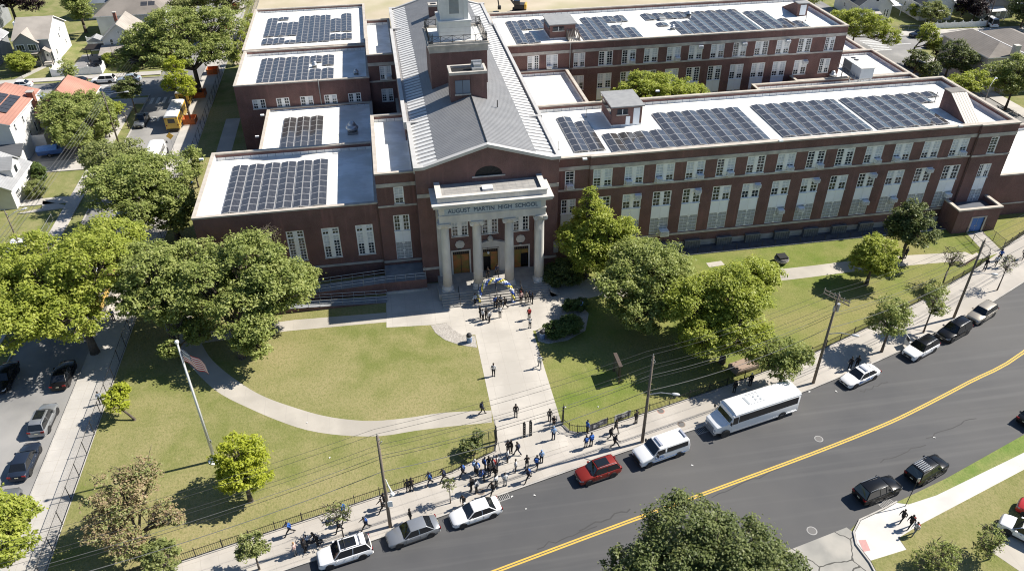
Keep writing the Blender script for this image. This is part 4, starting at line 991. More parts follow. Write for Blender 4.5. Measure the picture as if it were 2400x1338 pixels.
def vent(u, v, z, s, label, kind):
    p = at(u, v, z); t = thing('roof_vent', label, 'vent', p)
    b = MB()
    if kind == 'dome':
        b.box(-.8 * s, .8 * s, -.8 * s, .8 * s, 0, .35 * s); b.build('curb', GREYSH, t)
        b = MB(); b.lathe([(.62 * s, .35 * s), (.62 * s, .7 * s), (.95 * s, .75 * s), (1.0 * s, 1.0 * s), (.75 * s, 1.3 * s), (.6 * s, 1.35 * s), (.62 * s, 1.55 * s), (.35 * s, 1.95 * s), (.02, 2.05 * s)], 18); b.build('hood', mat('vent_metal', (.50, .52, .54), .35, metal=.6), t, True)
    elif kind == 'pipe':
        b.cyl((0, 0, 0), (0, 0, 1.0 * s), .07, n=8); b.build('pipe', GALV, t); b = MB(); b.cyl((0, 0, 0), (0, 0, .06), .2, n=10); b.build('collar', GREYSH, t)
    elif kind == 'box':
        b.box(-.5 * s, .5 * s, -.4 * s, .4 * s, 0, .4 * s); b.build('curb', WPAINT, t); b = MB(); b.box(-.62 * s, .62 * s, -.5 * s, .5 * s, .4 * s, .5 * s); b.build('lid', GREYSH, t)
    elif kind == 'flue':
        b.cyl((0, 0, 0), (0, 0, 2.0 * s), .12, n=8); b.box(-.3 * s, .3 * s, -.3 * s, .3 * s, 2.0 * s, 2.5 * s); b.build('flue', WPAINT, t); b = MB(); b.box(-.4, .4, -.4, .4, 0, .15); b.build('curb', GREYSH, t)
vent(827, 312, 6.9, 1.0, 'large domed metal vent on the shaded low left roof', 'dome')
vent(835, 175, 10.6, .5, 'small domed vent in the shade on the second left roof', 'dome')
vent(738, 158, 10.6, .55, 'small white domed vent among panels on the second left roof', 'dome')
vent(1412, 250, 14.2, .8, 'white box topped flue by the hut on the long front roof', 'flue')
vent(1373, 275, 14.2, 1.3, 'thin vent pipe left of the hut on the long front roof', 'pipe')
vent(1309, 352, 14.2, 1.3, 'thin vent pipe at the near left corner of the long front roof', 'pipe')
vent(1552, 48, 14.2, 1.0, 'grey flat vent at the far side of the rear right roof', 'box')
vent(1614, 38, 14.2, .5, 'far small white domed vent among panels on the rear right roof', 'dome')
vent(1576, 70, 14.2, .5, 'near small white domed vent among panels on the rear right roof', 'dome')
vent(1950, 183, 5.5, .7, 'small round vent beside the air handling unit', 'dome')
vent(1905, 192, 5.5, .9, 'pale square hatch on the low roof left of the air handling unit', 'box')
vent(1456, 58, 14.2, 1.4, 'thin vent pipe amid the rear right roof', 'pipe')
vent(2190, 240, 14.2, 1.6, 'thin vent pipe near the sloped stair hood of the front roof', 'pipe')
vent(1888, 50, 14.2, 1.4, 'thin vent pipe right of the rear stair hood', 'pipe')
vent(853, 95, 10.9, .4, 'little vent at the shaded edge of the rearmost left roof', 'box')
# flood lights on brackets at the parapets
for u, v, z, lb in ((1368, 372, 15.0, 'small flood light on the front roof edge beside the gabled roof'), (1825, 330, 15.0, 'small flood light halfway along the front roof edge'), (2244, 296, 15.0, 'small flood light on the front roof edge below the stair hood'), (616, 270, 9.0, 'flood light on the brick wall above the low left roof'), (474, 373, 11.0, 'flood light on the left edge of the front left roof'), (604, 320, 6.4, 'flood light on the left edge of the low left roof'), (1427, 92, 15.0, 'small flood light on the rear right roof edge'), (1538, 214, 15.2, 'flood light on a post at the far edge of the long front roof')):
    p = at(u, v, z); t = thing('flood_light', lb, 'flood light', p)
    b = MB(); b.cyl((0, .3, 0), (0, -.5, .25), .04, n=5); b.build('bracket', GALV, t)
    b = MB(); b.box(-.28, .28, -.75, -.4, .12, .34); b.build('lamp_head', WPAINT, t)

# window air conditioners
acb = MB(); acb.box(-.38, .38, -.5, .1, 0, .5); ACM = acb.mesh('case', mat('air_conditioner_white', (.80, .82, .84), .5, (.7, .72, .74), 3, coord='obj'))
acg = MB()
acg.box(-.31, .31, -.515, -.501, .06, .44)
for k in range(7): acg.box(-.31, .31, -.53, -.516, .08 + k * .052, .105 + k * .052, 1)
ACG = acg.mesh('grille', [mat('ac_grille', (.12, .125, .13), .6), WPAINT])
ac0 = None
def ac(x, y, z, label, s=1.0):
    global ac0
    if ac0 is None:
        ac0 = thing('air_conditioner', label, 'air conditioner', (x, y, z), 0, 'air conditioners in the school windows'); inst('case', ACM, ac0); inst('grille', ACG, ac0); o = ac0
    else:
        o = copy_tree(ac0); o.location = (x, y, z); o['label'] = label
    if s != 1: o.scale = (s, s, s)
nm = lambda i: ORD[i] + ' paired'
ac(22.7, Y_R0, 10.8, 'white air conditioner in the single top window beside the gable', 1.1)
for i, s in ((1, -1), (2, -1), (3, 1), (4, 1), (6, 1), (7, 1), (9, 1), (10, -1), (12, 1)):
    ac(BAYS[i] + s * .72, Y_R, 10.82, 'white air conditioner low in the %s top window of the long front facade' % nm(i))
for i in (1, 3, 5, 7, 9, 11):
    ac(BAYS[i] + .72, Y_R, 8.6, 'white air conditioner high in the %s middle window of the long front facade' % nm(i))
for i, s, z in ((6, .7, 4.2), (7, -.6, 4.2), (9, .7, 4.3), (10, .75, 4.3), (12, .7, 4.25)):
    ac(BAYS[i] + s, Y_R - .05, z, 'white air conditioner over the %s screened lower window of the long front facade' % nm(i))
ac(BAYS[2] + .7, Y_R - .1, 2.5, 'large white air conditioner at the foot of the third screened lower window', 1.6)
for x, z, lb in ((44.4, 10.85, 'top window row of the rear wing, second paired window'), (52.8, 10.85, 'top window row of the rear wing, fourth paired window'), (56.9, 12.7, 'top of a fifth paired window on the rear wing'), (65.2, 12.7, 'top of the seventh paired window on the rear wing'), (73.6, 12.7, 'top of the ninth paired window on the rear wing'), (77.9, 8.6, 'lower row of the rear wing beside the low roof'), (29.2, 10.85, 'rear wing window above the low white roof'), (52.7, 6.8, 'middle window of the rear wing behind the courtyard tree')):
    ac(x, Y_B, z, 'white air conditioner, ' + lb)
ac(1.2, Y_RS, 10.9, 'white air conditioner in the upper rear window beside the gabled roof')
# ------------------------------------------------------------------ trees and shrubs
def leaf_mat(name, stops, transl=0.35):
    m = bpy.data.materials.new(name); m.use_nodes = True
    n = m.node_tree.nodes; l = m.node_tree.links
    b = n['Principled BSDF']; out = n['Material Output']
    g = n.new('ShaderNodeNewGeometry')
    r = n.new('ShaderNodeValToRGB')
    r.color_ramp.elements[0].color = (*stops[0], 1); r.color_ramp.elements[1].color = (*stops[-1], 1)
    for i, s in enumerate(stops[1:-1]):
        e = r.color_ramp.elements.new((i + 1) / (len(stops) - 1)); e.color = (*s, 1)
    # leaf to leaf variation plus slow drift from bough to bough
    t = n.new('ShaderNodeTexNoise'); t.inputs['Scale'].default_value = 0.55; t.inputs['Detail'].default_value = 2; l.new(g.outputs['Position'], t.inputs['Vector'])
    mr = n.new('ShaderNodeMapRange'); mr.inputs[1].default_value = .3; mr.inputs[2].default_value = .7; l.new(t.outputs[0], mr.inputs[0])
    mx = n.new('ShaderNodeMix'); mx.inputs[0].default_value = .45; l.new(g.outputs['Random Per Island'], mx.inputs[2]); l.new(mr.outputs[0], mx.inputs[3])
    l.new(mx.outputs[0], r.inputs[0]); l.new(r.outputs[0], b.inputs['Base Color'])
    b.inputs['Roughness'].default_value = 0.5; b.inputs['Specular IOR Level'].default_value = 0.3
    tr = n.new('ShaderNodeBsdfTranslucent'); l.new(r.outputs[0], tr.inputs[0])
    ms = n.new('ShaderNodeMixShader'); ms.inputs[0].default_value = transl
    l.new(b.outputs[0], ms.inputs[1]); l.new(tr.outputs[0], ms.inputs[2]); l.new(ms.outputs[0], out.inputs[0])
    return m
LEAF = {
 'mid': leaf_mat('mid_green_leaves', [(.155, .205, .048), (.285, .335, .090), (.480, .505, .185)], .42),
 'bright': leaf_mat('bright_green_leaves', [(.195, .245, .036), (.360, .415, .066), (.540, .560, .135)], .46),
 'yellow': leaf_mat('yellow_green_leaves', [(.26, .31, .030), (.42, .47, .045), (.56, .58, .095)], .48),
 'dark': leaf_mat('dark_green_leaves', [(.075, .105, .032), (.140, .175, .052), (.265, .285, .110)], .34),
 'olive': leaf_mat('dusty_olive_leaves', [(.140, .170, .052), (.255, .290, .092), (.410, .430, .175)], .4),
 'rust': leaf_mat('rusty_autumn_leaves', [(.19, .26, .075), (.32, .34, .13), (.42, .30, .19), (.47, .44, .22)], .42),
 'purple': leaf_mat('dark_purple_leaves', [(.022, .014, .018), (.04, .022, .026), (.08, .045, .045)], .15),
 'needle': leaf_mat('clipped_yew_leaves', [(.055, .09, .02), (.10, .145, .034), (.18, .22, .06)], .15),
}
BARK = mat('tree_bark', (.13, .105, .082), .95, (.075, .06, .048), 3, bump=.5, bscale=7, stretch=(3, 3, .6))
def leaves_mesh(name, centers, radii, n, size, m, seed, flat=.75, up=.55):
    g = np.random.default_rng(seed)
    C = np.array(centers, float); Rr = np.array(radii, float)
    wts = Rr ** 2; wts /= wts.sum()
    k = g.choice(len(C), n, p=wts)
    d = g.normal(size=(n, 3)); d /= np.linalg.norm(d, axis=1)[:, None]
    d[:, 2] = np.where(d[:, 2] < -.25, -d[:, 2] * .8, d[:, 2])
    rad = Rr[k] * (g.random(n) ** .38) * (1 + .30 * np.abs(g.normal(size=n)) * (g.random(n) < .4))
    p = C[k] + d * rad[:, None] * np.array([1, 1, flat])
    nn = d * .45 + np.array([.25, .04, up + .2]) + g.normal(size=(n, 3)) * .42; nn /= np.linalg.norm(nn, axis=1)[:, None]
    a = g.normal(size=(n, 3)); t = np.cross(nn, a); t /= np.linalg.norm(t, axis=1)[:, None]; bt = np.cross(nn, t)
    s = size * (.6 + .8 * g.random(n)); l_ = s[:, None]; w_ = (s * (.45 + .25 * g.random(n)))[:, None]
    V = np.stack([p - t * l_, p - bt * w_ * 1.0 + t * l_ * .1, p + t * l_, p + bt * w_ + t * l_ * .1], 1)
    V[:, 0] -= nn * (s * .18)[:, None]; V[:, 2] -= nn * (s * .22)[:, None]
    V = V.reshape(-1, 3)
    me = bpy.data.meshes.new(name)
    me.vertices.add(n * 4); me.vertices.foreach_set('co', V.astype(np.float32).ravel())
    me.loops.add(n * 4); me.loops.foreach_set('vertex_index', np.arange(n * 4, dtype=np.int32))
    me.polygons.add(n); me.polygons.foreach_set('loop_start', np.arange(0, n * 4, 4, dtype=np.int32)); me.polygons.foreach_set('loop_total', np.full(n, 4, np.int32))
    me.materials.append(m); me.update(calc_edges=True)
    return me
def tree(name, label, base, lobes, leaf, dens=1.0, size=.17, trunk=.22, seed=1, group=None, cat='tree', bare=0.0, clump=.215, z0=0.0, lean=(0, 0), fill=1.0, zbase=0.0):
    """lobes: (dx, dy, z centre, horizontal radius, vertical radius) round the base"""
    bx, by = base; t = thing(name, label, cat, (bx, by, zbase), 0, group)
    r = random.Random(seed); cs = []; rs = []; area = 0
    for (dx, dy, cz, rh, rv) in lobes:
        cr = clump * (rh * rh * rv) ** (1 / 3) ; cr = max(.24, min(.85, cr))
        nc = int(2.7 * fill * (rh / cr) ** 1.7 * (rv / cr) ** .55) + 4
        for i in range(nc):
            while True:
                q = Vector((r.uniform(-1, 1), r.uniform(-1, 1), r.uniform(-.75, 1)))
                if .30 < q.length < 1.0: break
            if q.length < .72 and r.random() < .6: q = q.normalized() * r.uniform(.72, .98)
            k_ = r.uniform(.82, 1.16); c_ = cr * r.uniform(.45, 1.5)
            cs.append((dx + q.x * (rh - c_ * .45) * k_, dy + q.y * (rh - c_ * .45) * k_, cz + q.z * rv * .92)); rs.append(c_); area += 12.6 * c_ * c_
    size *= .86; n = int(min(70000, dens * .30 * area / (size * size)))
    cm_ = leaves_mesh('crown', cs, rs, n, size, LEAF[leaf], seed)
    inst('crown', cm_, t)
    b = MB(); top = max(l_[2] + l_[4] * .3 for l_ in lobes); fork = max(.8, min(l_[2] - l_[4] * .75 for l_ in lobes)); fork = min(fork, top * .6)
    fx, fy = lean[0] * .5, lean[1] * .5
    b.tube([(0, 0, -.3), (0, 0, .15), (fx * .4, fy * .4, fork * .5), (fx, fy, fork)], [trunk * 1.5, trunk * 1.15, trunk * .9, trunk * .8], 8)
    order = list(range(len(cs))); r.shuffle(order)
    nb = min(len(cs), 12 + int(len(cs) * .3))
    for (dx, dy, cz, rh, rv) in lobes:
        b.tube([(fx, fy, fork), (fx + (dx - fx) * .5 + r.uniform(-.2, .2), fy + (dy - fy) * .5 + r.uniform(-.2, .2), fork + (cz - fork) * .55), (dx, dy, cz + rv * .35)], [trunk * .7, trunk * .45, trunk * .12], 6)
    for i in order[:nb]:
        c = Vector(cs[i]); L = min(lobes, key=lambda q: (q[0] - c.x) ** 2 + (q[1] - c.y) ** 2 + (q[2] - c.z) ** 2)
        s = Vector((fx, fy, fork)).lerp(Vector((L[0], L[1], L[2])), r.uniform(.3, .8)); m_ = s.lerp(c, .5) + Vector((0, 0, r.uniform(-.2, .35)))
        b.tube([s, m_, c], [trunk * .3, trunk * .18, trunk * .05], 5)
    if bare:
        for i in range(int(bare)):
            c = Vector(cs[order[r.randrange(nb)]]); e = c + Vector((r.uniform(-1, 1), r.uniform(-1, 1), r.uniform(-.2, .9))) * lobes[0][3] * .4
            b.tube([c, c.lerp(e, .5) + Vector((0, 0, .1)), e], [.035, .025, .012], 4)
    b.build('trunk', BARK, t, True)
    return t
def bp(u, v): return tuple(at(u, v)[:2])

# the big trees by the left street and on the left lawn
tree('street_tree', 'huge spreading bright green tree over the left pavement', bp(223, 826), [(-4.2, 2.0, 8.6, 5.4, 3.4), (1.8, 3.6, 9.8, 5.2, 3.6), (-6.0, -2.6, 7.4, 4.6, 3.0), (2.6, 9.0, 9.2, 4.5, 3.2), (-6.6, 7.5, 8.8, 4.6, 3.2), (.2, -2.2, 6.8, 3.8, 2.6), (-10, 3, 7.4, 3.8, 2.8)], 'bright', .8, .19, .48, 11)
c_ = at(330, 428, 8.5); tree('street_tree', 'tall dark green tree behind the huge bright tree', (c_.x + 3.2, c_.y - 1.5), [(-3.2, 1.5, 8.9, 4.6, 3.4), (-7.0, 0, 8.6, 4.2, 3.2), (0, 3.5, 8.2, 4.0, 3.0), (-6.0, 5.0, 8.0, 4.0, 3.0), (1.5, -1.6, 6.6, 3.2, 2.8), (-3.0, -3.0, 6.4, 3.6, 2.6), (1.0, -2.8, 4.6, 2.4, 2.0)], 'mid', .9, .19, .4, 12)
c_ = at(262, 385, 6.8); tree('street_tree', 'mid green tree between the left kerb and the driveway with blue trailer', (c_.x, c_.y), [(-1.0, 1.0, 7.2, 3.6, 2.8), (1.8, 3.0, 6.8, 3.2, 2.4), (-3.0, 3.5, 6.2, 2.8, 2.4)], 'olive', .8, .19, .3, 13)
tree('lawn_tree', 'large full mid green tree on the lawn in front of the left wing', bp(568, 838), [(2.0, 6.0, 9.0, 4.8, 3.8), (-2.2, 4.0, 8.0, 4.4, 3.4), (5.0, 3.0, 7.8, 4.2, 3.2), (1.2, .2, 6.0, 4.2, 2.8), (2.3, -1.9, 4.0, 2.7, 2.2), (-4.4, 9.0, 8.2, 3.4, 2.8), (6.8, 5.6, 6.4, 3.0, 2.4)], 'mid', .95, .19, .42, 14, bare=25)
tree('lawn_tree', 'shorter leafy tree at the left end of the lawn path behind the flagpole', bp(430, 845), [(.4, 2.2, 4.8, 2.6, 2.2), (2.4, .4, 3.6, 1.8, 1.5), (-.6, -1.4, 3.0, 1.3, 1.2)], 'mid', .85, .17, .2, 15)
tree('small_tree', 'small yellow green tree leaning over the left chain fence', bp(316, 984), [(-1.5, .8, 2.3, 1.45, 1.3), (-.9, 1.4, 3.1, 1.0, .9)], 'yellow', .9, .14, .13, 16, lean=(-2.4, 1.2))
tree('small_tree', 'round yellow green tree to the right of the flagpole foot', bp(588, 1174), [(-.3, 1.7, 4.6, 2.5, 2.2), (.4, .6, 3.4, 2.2, 1.7), (-1.1, .3, 3.2, 1.7, 1.5)], 'yellow', .95, .155, .24, 17)
tree('autumn_tree', 'reddish brown thin autumn tree on the lower left lawn', bp(340, 1285), [(-.9, 2.0, 5.2, 2.9, 2.2), (-2.0, -.4, 3.8, 2.3, 1.6), (2.3, .9, 3.4, 1.5, 1.1), (.4, 3.4, 6.0, 1.9, 1.5), (-.3, -1.6, 2.8, 1.8, 1.1), (3.3, .5, 3.0, .9, .7)], 'rust', .5, .13, .2, 18, bare=60)
tree('small_tree', 'olive green tree at the bottom edge beside the autumn tree', bp(402, 1362), [(-.2, .6, 2.6, 1.7, 1.3), (-1.4, 1.2, 2.4, 1.2, .9)], 'olive', .8, .15, .14, 19)
tree('street_tree', 'leafy green tree cut off by the lower left corner', bp(24, 1390), [(-1.2, 3.4, 6.0, 2.8, 2.4), (1.2, 1.0, 5.0, 2.2, 1.8), (-2.0, -.4, 4.6, 2.4, 2.0), (1.3, 4.0, 5.4, 1.7, 1.2)], 'bright', .85, .17, .26, 20)
# young trees along the front pavement
tree('street_sapling', 'small leafy street tree in the pavement left of the white sunroof car', bp(608, 1333), [(-.1, .3, 3.1, 1.25, 1.0), (-.7, -.2, 2.6, .8, .7), (.6, .1, 2.6, .8, .6)], 'olive', .6, .13, .09, 21, bare=22)
tree('street_sapling', 'thin nearly bare sapling behind the white sunroof car', bp(806, 1262), [(-.3, .5, 2.9, 1.35, .8)], 'olive', .16, .12, .06, 22, bare=70)
tree('street_sapling', 'thin nearly bare sapling near the silver car and the crowd', bp(1056, 1178), [(0, .2, 2.4, .75, .7)], 'olive', .18, .11, .055, 23, bare=34)
tree('leaning_shrub', 'dark ragged evergreen leaning beside the left gate pier', bp(1112, 1066), [(-.3, .2, 1.1, 1.25, .6), (.6, .9, 1.9, .6, .7)], 'dark', .6, .13, .08, 24, cat='shrub', lean=(.6, .5))
c_ = at(388, 640, 8.6); tree('street_tree', 'full mid green tree between the huge bright tree and the lawn tree', (c_.x - 1.0, c_.y - 1.5), [(0, .6, 8.9, 3.8, 3.2), (-1.6, 4.0, 8.4, 3.4, 2.8), (1.4, -2.4, 7.2, 3.0, 2.4), (-2.2, -1.0, 7.4, 3.0, 2.4)], 'mid', .9, .19, .3, 89)
# group right of the main walk
tree('lawn_tree', 'tall pointed bright green tree just right of the portico', bp(1374, 652), [(.8, .9, 5.6, 4.0, 3.2), (.5, 1.3, 8.6, 2.8, 2.6), (.3, 1.3, 11.4, 1.1, 1.8), (3.4, .0, 6.4, 3.2, 2.5), (-1.8, .4, 6.2, 2.6, 2.2), (3.2, -1.8, 4.0, 2.8, 2.2), (.2, -1.2, 3.6, 2.8, 1.9)], 'bright', 1.0, .17, .3, 25)
tree('lawn_tree', 'dense mid green tree in the middle of the right lawn group', bp(1522, 778), [(.8, 2.6, 7.4, 4.6, 3.4), (-3.2, 1.2, 6.0, 3.8, 3.0), (2.2, -.8, 5.2, 3.8, 2.8), (-.6, 5.4, 6.6, 3.8, 2.6), (-1.6, -1.4, 4.2, 3.2, 2.4)], 'mid', .95, .18, .36, 26)
tree('lawn_tree', 'broad bright green tree at the right of the lawn group', bp(1692, 850), [(1.2, 2.8, 7.2, 4.6, 3.3), (-3.0, 3.4, 6.4, 4.0, 3.0), (4.2, 5.2, 7.0, 3.8, 2.8), (1.0, -1.2, 5.0, 3.8, 2.6), (-3.0, -.6, 4.4, 3.2, 2.3), (6.6, 7.0, 6.4, 2.8, 2.1)], 'bright', .95, .175, .36, 27)
tree('lawn_tree', 'rounded yellowish green tree over the right lawn path', bp(2030, 668), [(.4, .6, 4.4, 2.9, 2.5), (1.2, -.4, 3.4, 2.2, 1.6), (-1.2, .2, 3.6, 2.0, 1.7)], 'bright', 1.0, .16, .24, 28)
tree('lawn_tree', 'darker green tree near the blue door porch', bp(2110, 612), [(.3, .8, 6.4, 2.6, 2.4), (.9, .2, 4.6, 3.2, 2.0), (-.9, .5, 5.0, 2.4, 1.8)], 'dark', 1.0, .165, .25, 29)
tree('street_tree', 'green street tree overhanging the white shuttle bus', bp(1826, 905), [(-.2, .5, 4.3, 2.3, 1.7), (-2.4, .8, 4.2, 1.9, 1.4), (1.7, .2, 4.0, 1.9, 1.3), (-.8, -.8, 3.4, 1.8, 1.1)], 'mid', .6, .15, .17, 30, bare=20)
tree('street_tree', 'green street tree with round crown right of the police car', bp(2066, 824), [(.4, .8, 5.2, 2.3, 1.8), (-.6, .1, 4.2, 2.2, 1.3), (1.6, 1.2, 4.3, 1.4, 1.1)], 'mid', .5, .145, .15, 31, bare=24)
tree('street_sapling', 'slender street tree by the white car with open door', bp(2164, 779), [(.4, .6, 4.6, 1.5, 1.5), (.8, 0, 3.4, 1.3, .8)], 'mid', .35, .14, .10, 32, bare=30)
tree('bare_tree', 'leaning leafless small tree on the lawn by the right path', bp(2198, 695), [(2.6, 2.6, 4.0, 1.6, 1.2)], 'olive', .07, .1, .12, 33, bare=110, lean=(3.2, 3.4))
tree('bare_tree', 'leafless street tree near the right edge of the pavement', bp(2337, 680), [(.5, .6, 3.6, 1.3, 1.4)], 'olive', .06, .1, .08, 34, bare=80)
tree('lawn_shrub', 'low green bush under the leaning leafless tree', bp(2190, 690), [(0, 0, .9, 1.7, .9)], 'mid', .5, .13, .06, 35, cat='shrub')
tree('large_tree', 'large glossy dark tree in the foreground below the yellow road lines', (20.0, 31.0), [(-.4, 4.2, 9.6, 3.6, 3.0), (2.4, 2.6, 9.0, 3.6, 2.8), (-3.2, 2.0, 8.4, 3.4, 2.6), (.4, .4, 8.2, 4.6, 2.6), (5.0, 1.0, 7.4, 2.6, 1.8), (6.6, 2.0, 6.2, 2.4, 1.6), (-5.0, 3.4, 7.6, 2.2, 1.7)], 'dark', .85, .135, .42, 36)
tree('bare_bush', 'thin twiggy bush left of the white hatchback', bp(2318, 1310), [(-.2, .6, 2.2, 1.2, 1.5), (-.9, .2, 1.4, 1.0, .9)], 'mid', .22, .11, .07, 37, cat='shrub', bare=120)
tree('bare_bush', 'wide twiggy bush on the lower right lawn', bp(2200, 1330), [(0, .2, 1.5, 1.5, 1.1), (-1.6, .3, 1.1, 1.1, .8), (1.0, .4, 1.3, 1.0, .8)], 'mid', .3, .11, .07, 38, cat='shrub', bare=120)
tree('courtyard_tree', 'broad bright tree in the courtyard between the right wings', (44.0, 119.0), [(-2.0, 0, 9.6, 5.0, 3.2), (3.0, .5, 10.0, 5.0, 3.0), (-5.2, .5, 8.4, 3.6, 2.6), (6.4, 0, 8.8, 4.0, 2.5), (-1.2, 2.5, 11.6, 2.6, 1.7)], 'bright', .95, .2, .4, 39)
# clipped bushes near the entrance
tree('yew_bush', 'big dark loose yew beside the right portico column', bp(1312, 672), [(.2, .8, 1.7, 2.2, 1.7), (1.6, .2, 1.3, 1.6, 1.3), (-1.0, .2, 1.3, 1.3, 1.3)], 'dark', 1.2, .13, .1, 40, cat='shrub', fill=1.3)
tree('clipped_bush', 'larger rounded clipped bush on the gravel right of the plaza', bp(1338, 783), [(.0, .4, 1.1, 1.55, 1.15)], 'needle', 1.7, .10, .1, 41, cat='shrub', clump=.22, fill=1.8)
tree('clipped_bush', 'smaller rounded clipped bush left of the larger one', bp(1302, 790), [(.0, .3, .95, 1.45, .95)], 'needle', 1.7, .10, .1, 42, cat='shrub', clump=.22, fill=1.8)
tree('clipped_hedge', 'dark low hedge in tree shade behind the clipped bushes', bp(1350, 726), [(-.8, .0, .8, 1.0, .75), (.5, 0, .8, 1.1, .75)], 'needle', 1.5, .10, .08, 43, cat='shrub', fill=1.6)
# by the left wing
tree('small_tree', 'small green tree between the left fence and the front left roof corner', bp(466, 440), [(0, 1.0, 4.4, 1.9, 2.4), (-.5, .4, 2.8, 1.5, 1.2)], 'mid', .9, .16, .14, 44)
tree('small_shrub', 'little green shrub top above the front left roof edge', (-22.6, 113.0), [(0, 0, 4.0, 1.3, 1.1)], 'bright', .9, .14, .1, 45)
tree('street_tree', 'bright feathery tree over the yellow school bus', bp(447, 282), [(-.6, 1.6, 7.4, 2.4, 1.9), (-1.4, 4.2, 9.0, 2.1, 1.8), (.8, .2, 6.0, 1.8, 1.5), (-2.6, 1.6, 6.4, 1.7, 1.3)], 'yellow', .7, .17, .2, 46)
tree('street_tree', 'huge dark spreading tree over the left street near the top', bp(470, 220), [(-3, 4.0, 12.0, 7.0, 4.2), (4.5, 6.0, 11.5, 5.8, 3.8), (-8.5, 3.0, 9.8, 5.6, 3.4), (-3.0, -3.0, 9.0, 5.2, 3.0), (5.0, -.5, 8.6, 4.6, 2.8), (-12, 1.0, 7.0, 3.8, 2.6)], 'mid', .75, .23, .5, 47, bare=30)
tree('street_tree', 'mid green tree at the top edge beyond the huge dark tree', (-36.2, 196.0), [(0, 1, 10.5, 6.0, 4.0), (-6, 0, 9.0, 5.0, 3.2), (4.5, -2, 8.5, 4.2, 3.0)], 'olive', .7, .23, .4, 48)
c_ = at(162, 278, 6.0); tree('garden_tree', 'broad mixed green garden tree in front of the red roofed house', (c_.x, c_.y), [(0, 0, 5.6, 4.2, 3.4), (-2.6, 3.0, 5.4, 3.4, 2.8), (3.0, 1.4, 5.2, 3.4, 3.0), (1.0, -3.6, 4.4, 3.4, 2.6), (-.6, 5.0, 6.2, 3.0, 2.2), (3.4, 5.0, 5.0, 3.0, 2.6), (-3.4, 6.0, 6.0, 3.2, 2.6), (1.6, 7.0, 6.0, 3.0, 2.4)], 'mid', .85, .2, .36, 49, bare=20)
tree('street_tree', 'small dark street tree near the leaning left street lamp', bp(320, 268), [(-.4, .8, 4.8, 2.6, 2.2), (-1.2, 2.0, 4.2, 2.0, 1.6)], 'dark', .9, .18, .15, 50)
tree('street_tree', 'small light green street tree beside the parked grey pickup', bp(302, 300), [(-1.6, .3, 3.8, 2.2, 1.1)], 'bright', .8, .16, .1, 51)
tree('garden_hedge', 'tall green hedge beside the left street lamp pole', bp(258, 322), [(0, 0, 1.6, 1.1, 1.6), (-.6, -3.2, 1.5, 1.1, 1.5), (.4, 3, 1.6, 1.0, 1.6)], 'mid', .9, .16, .1, 52, cat='shrub')
tree('garden_tree', 'leafy green tree cut off by the left edge near the small white dormer house', (-62.0, 112.5), [(0, 0, 5.6, 4.2, 3.6), (2.6, -2.0, 4.4, 3.0, 2.6), (-3.4, 1.0, 5.6, 3.4, 3.0)], 'mid', .9, .2, .3, 53)
tree('column_hedge', 'tall dark clipped hedge by the small white dormer house', bp(100, 428), [(0, 0, 1.7, 1.15, 1.7), (-.5, 1.2, 1.6, 1.0, 1.6)], 'needle', 1.5, .13, .1, 54, cat='shrub', fill=1.5)
tree('ball_shrub', 'grey green ball shrub by the small white dormer house', bp(90, 460), [(0, 0, 1.3, 1.7, 1.3)], 'olive', 1.4, .12, .1, 55, cat='shrub', fill=1.5)
tree('ball_shrub', 'large round light green shrub in front of the grey two storey house', bp(56, 168), [(0, 0, 2.0, 2.9, 2.1)], 'bright', 1.3, .16, .1, 56, cat='shrub', fill=1.4)
tree('box_shrub', 'squarish green shrub in front of the white gabled house', bp(258, 153), [(0, 0, 1.3, 1.4, 1.4)], 'bright', 1.3, .14, .1, 57, cat='shrub', fill=1.4)
tree('garden_tree', 'wispy green tree before the white vinyl fence', bp(166, 198), [(0, .4, 3.4, 2.0, 2.0), (.8, -.2, 2.6, 1.5, 1.3)], 'mid', .4, .17, .12, 58, bare=20)
tree('copper_tree', 'dark purple tree behind the grey two storey house', (-86.5, 212.0), [(0, 0, 9.0, 5.0, 4.4), (5.5, -2.0, 8.0, 4.5, 4.0), (-5.0, 1.0, 8.0, 4.0, 3.6)], 'purple', .9, .24, .4, 59, bare=20)
tree('garden_tree', 'full green tree between the two left white houses', (-69.5, 206.0), [(0, 0, 8.6, 4.0, 4.2), (1.5, -3.0, 6.0, 3.2, 3.4), (-1.0, 2.4, 10, 3.0, 2.6)], 'mid', .9, .22, .35, 60)
tree('garden_tree', 'dark bushy tree right of the white gabled house porch', (-51.2, 180.5), [(0, 0, 3.6, 2.8, 3.0), (2.6, 1.0, 3.0, 2.2, 2.2)], 'dark', .9, .2, .2, 61)
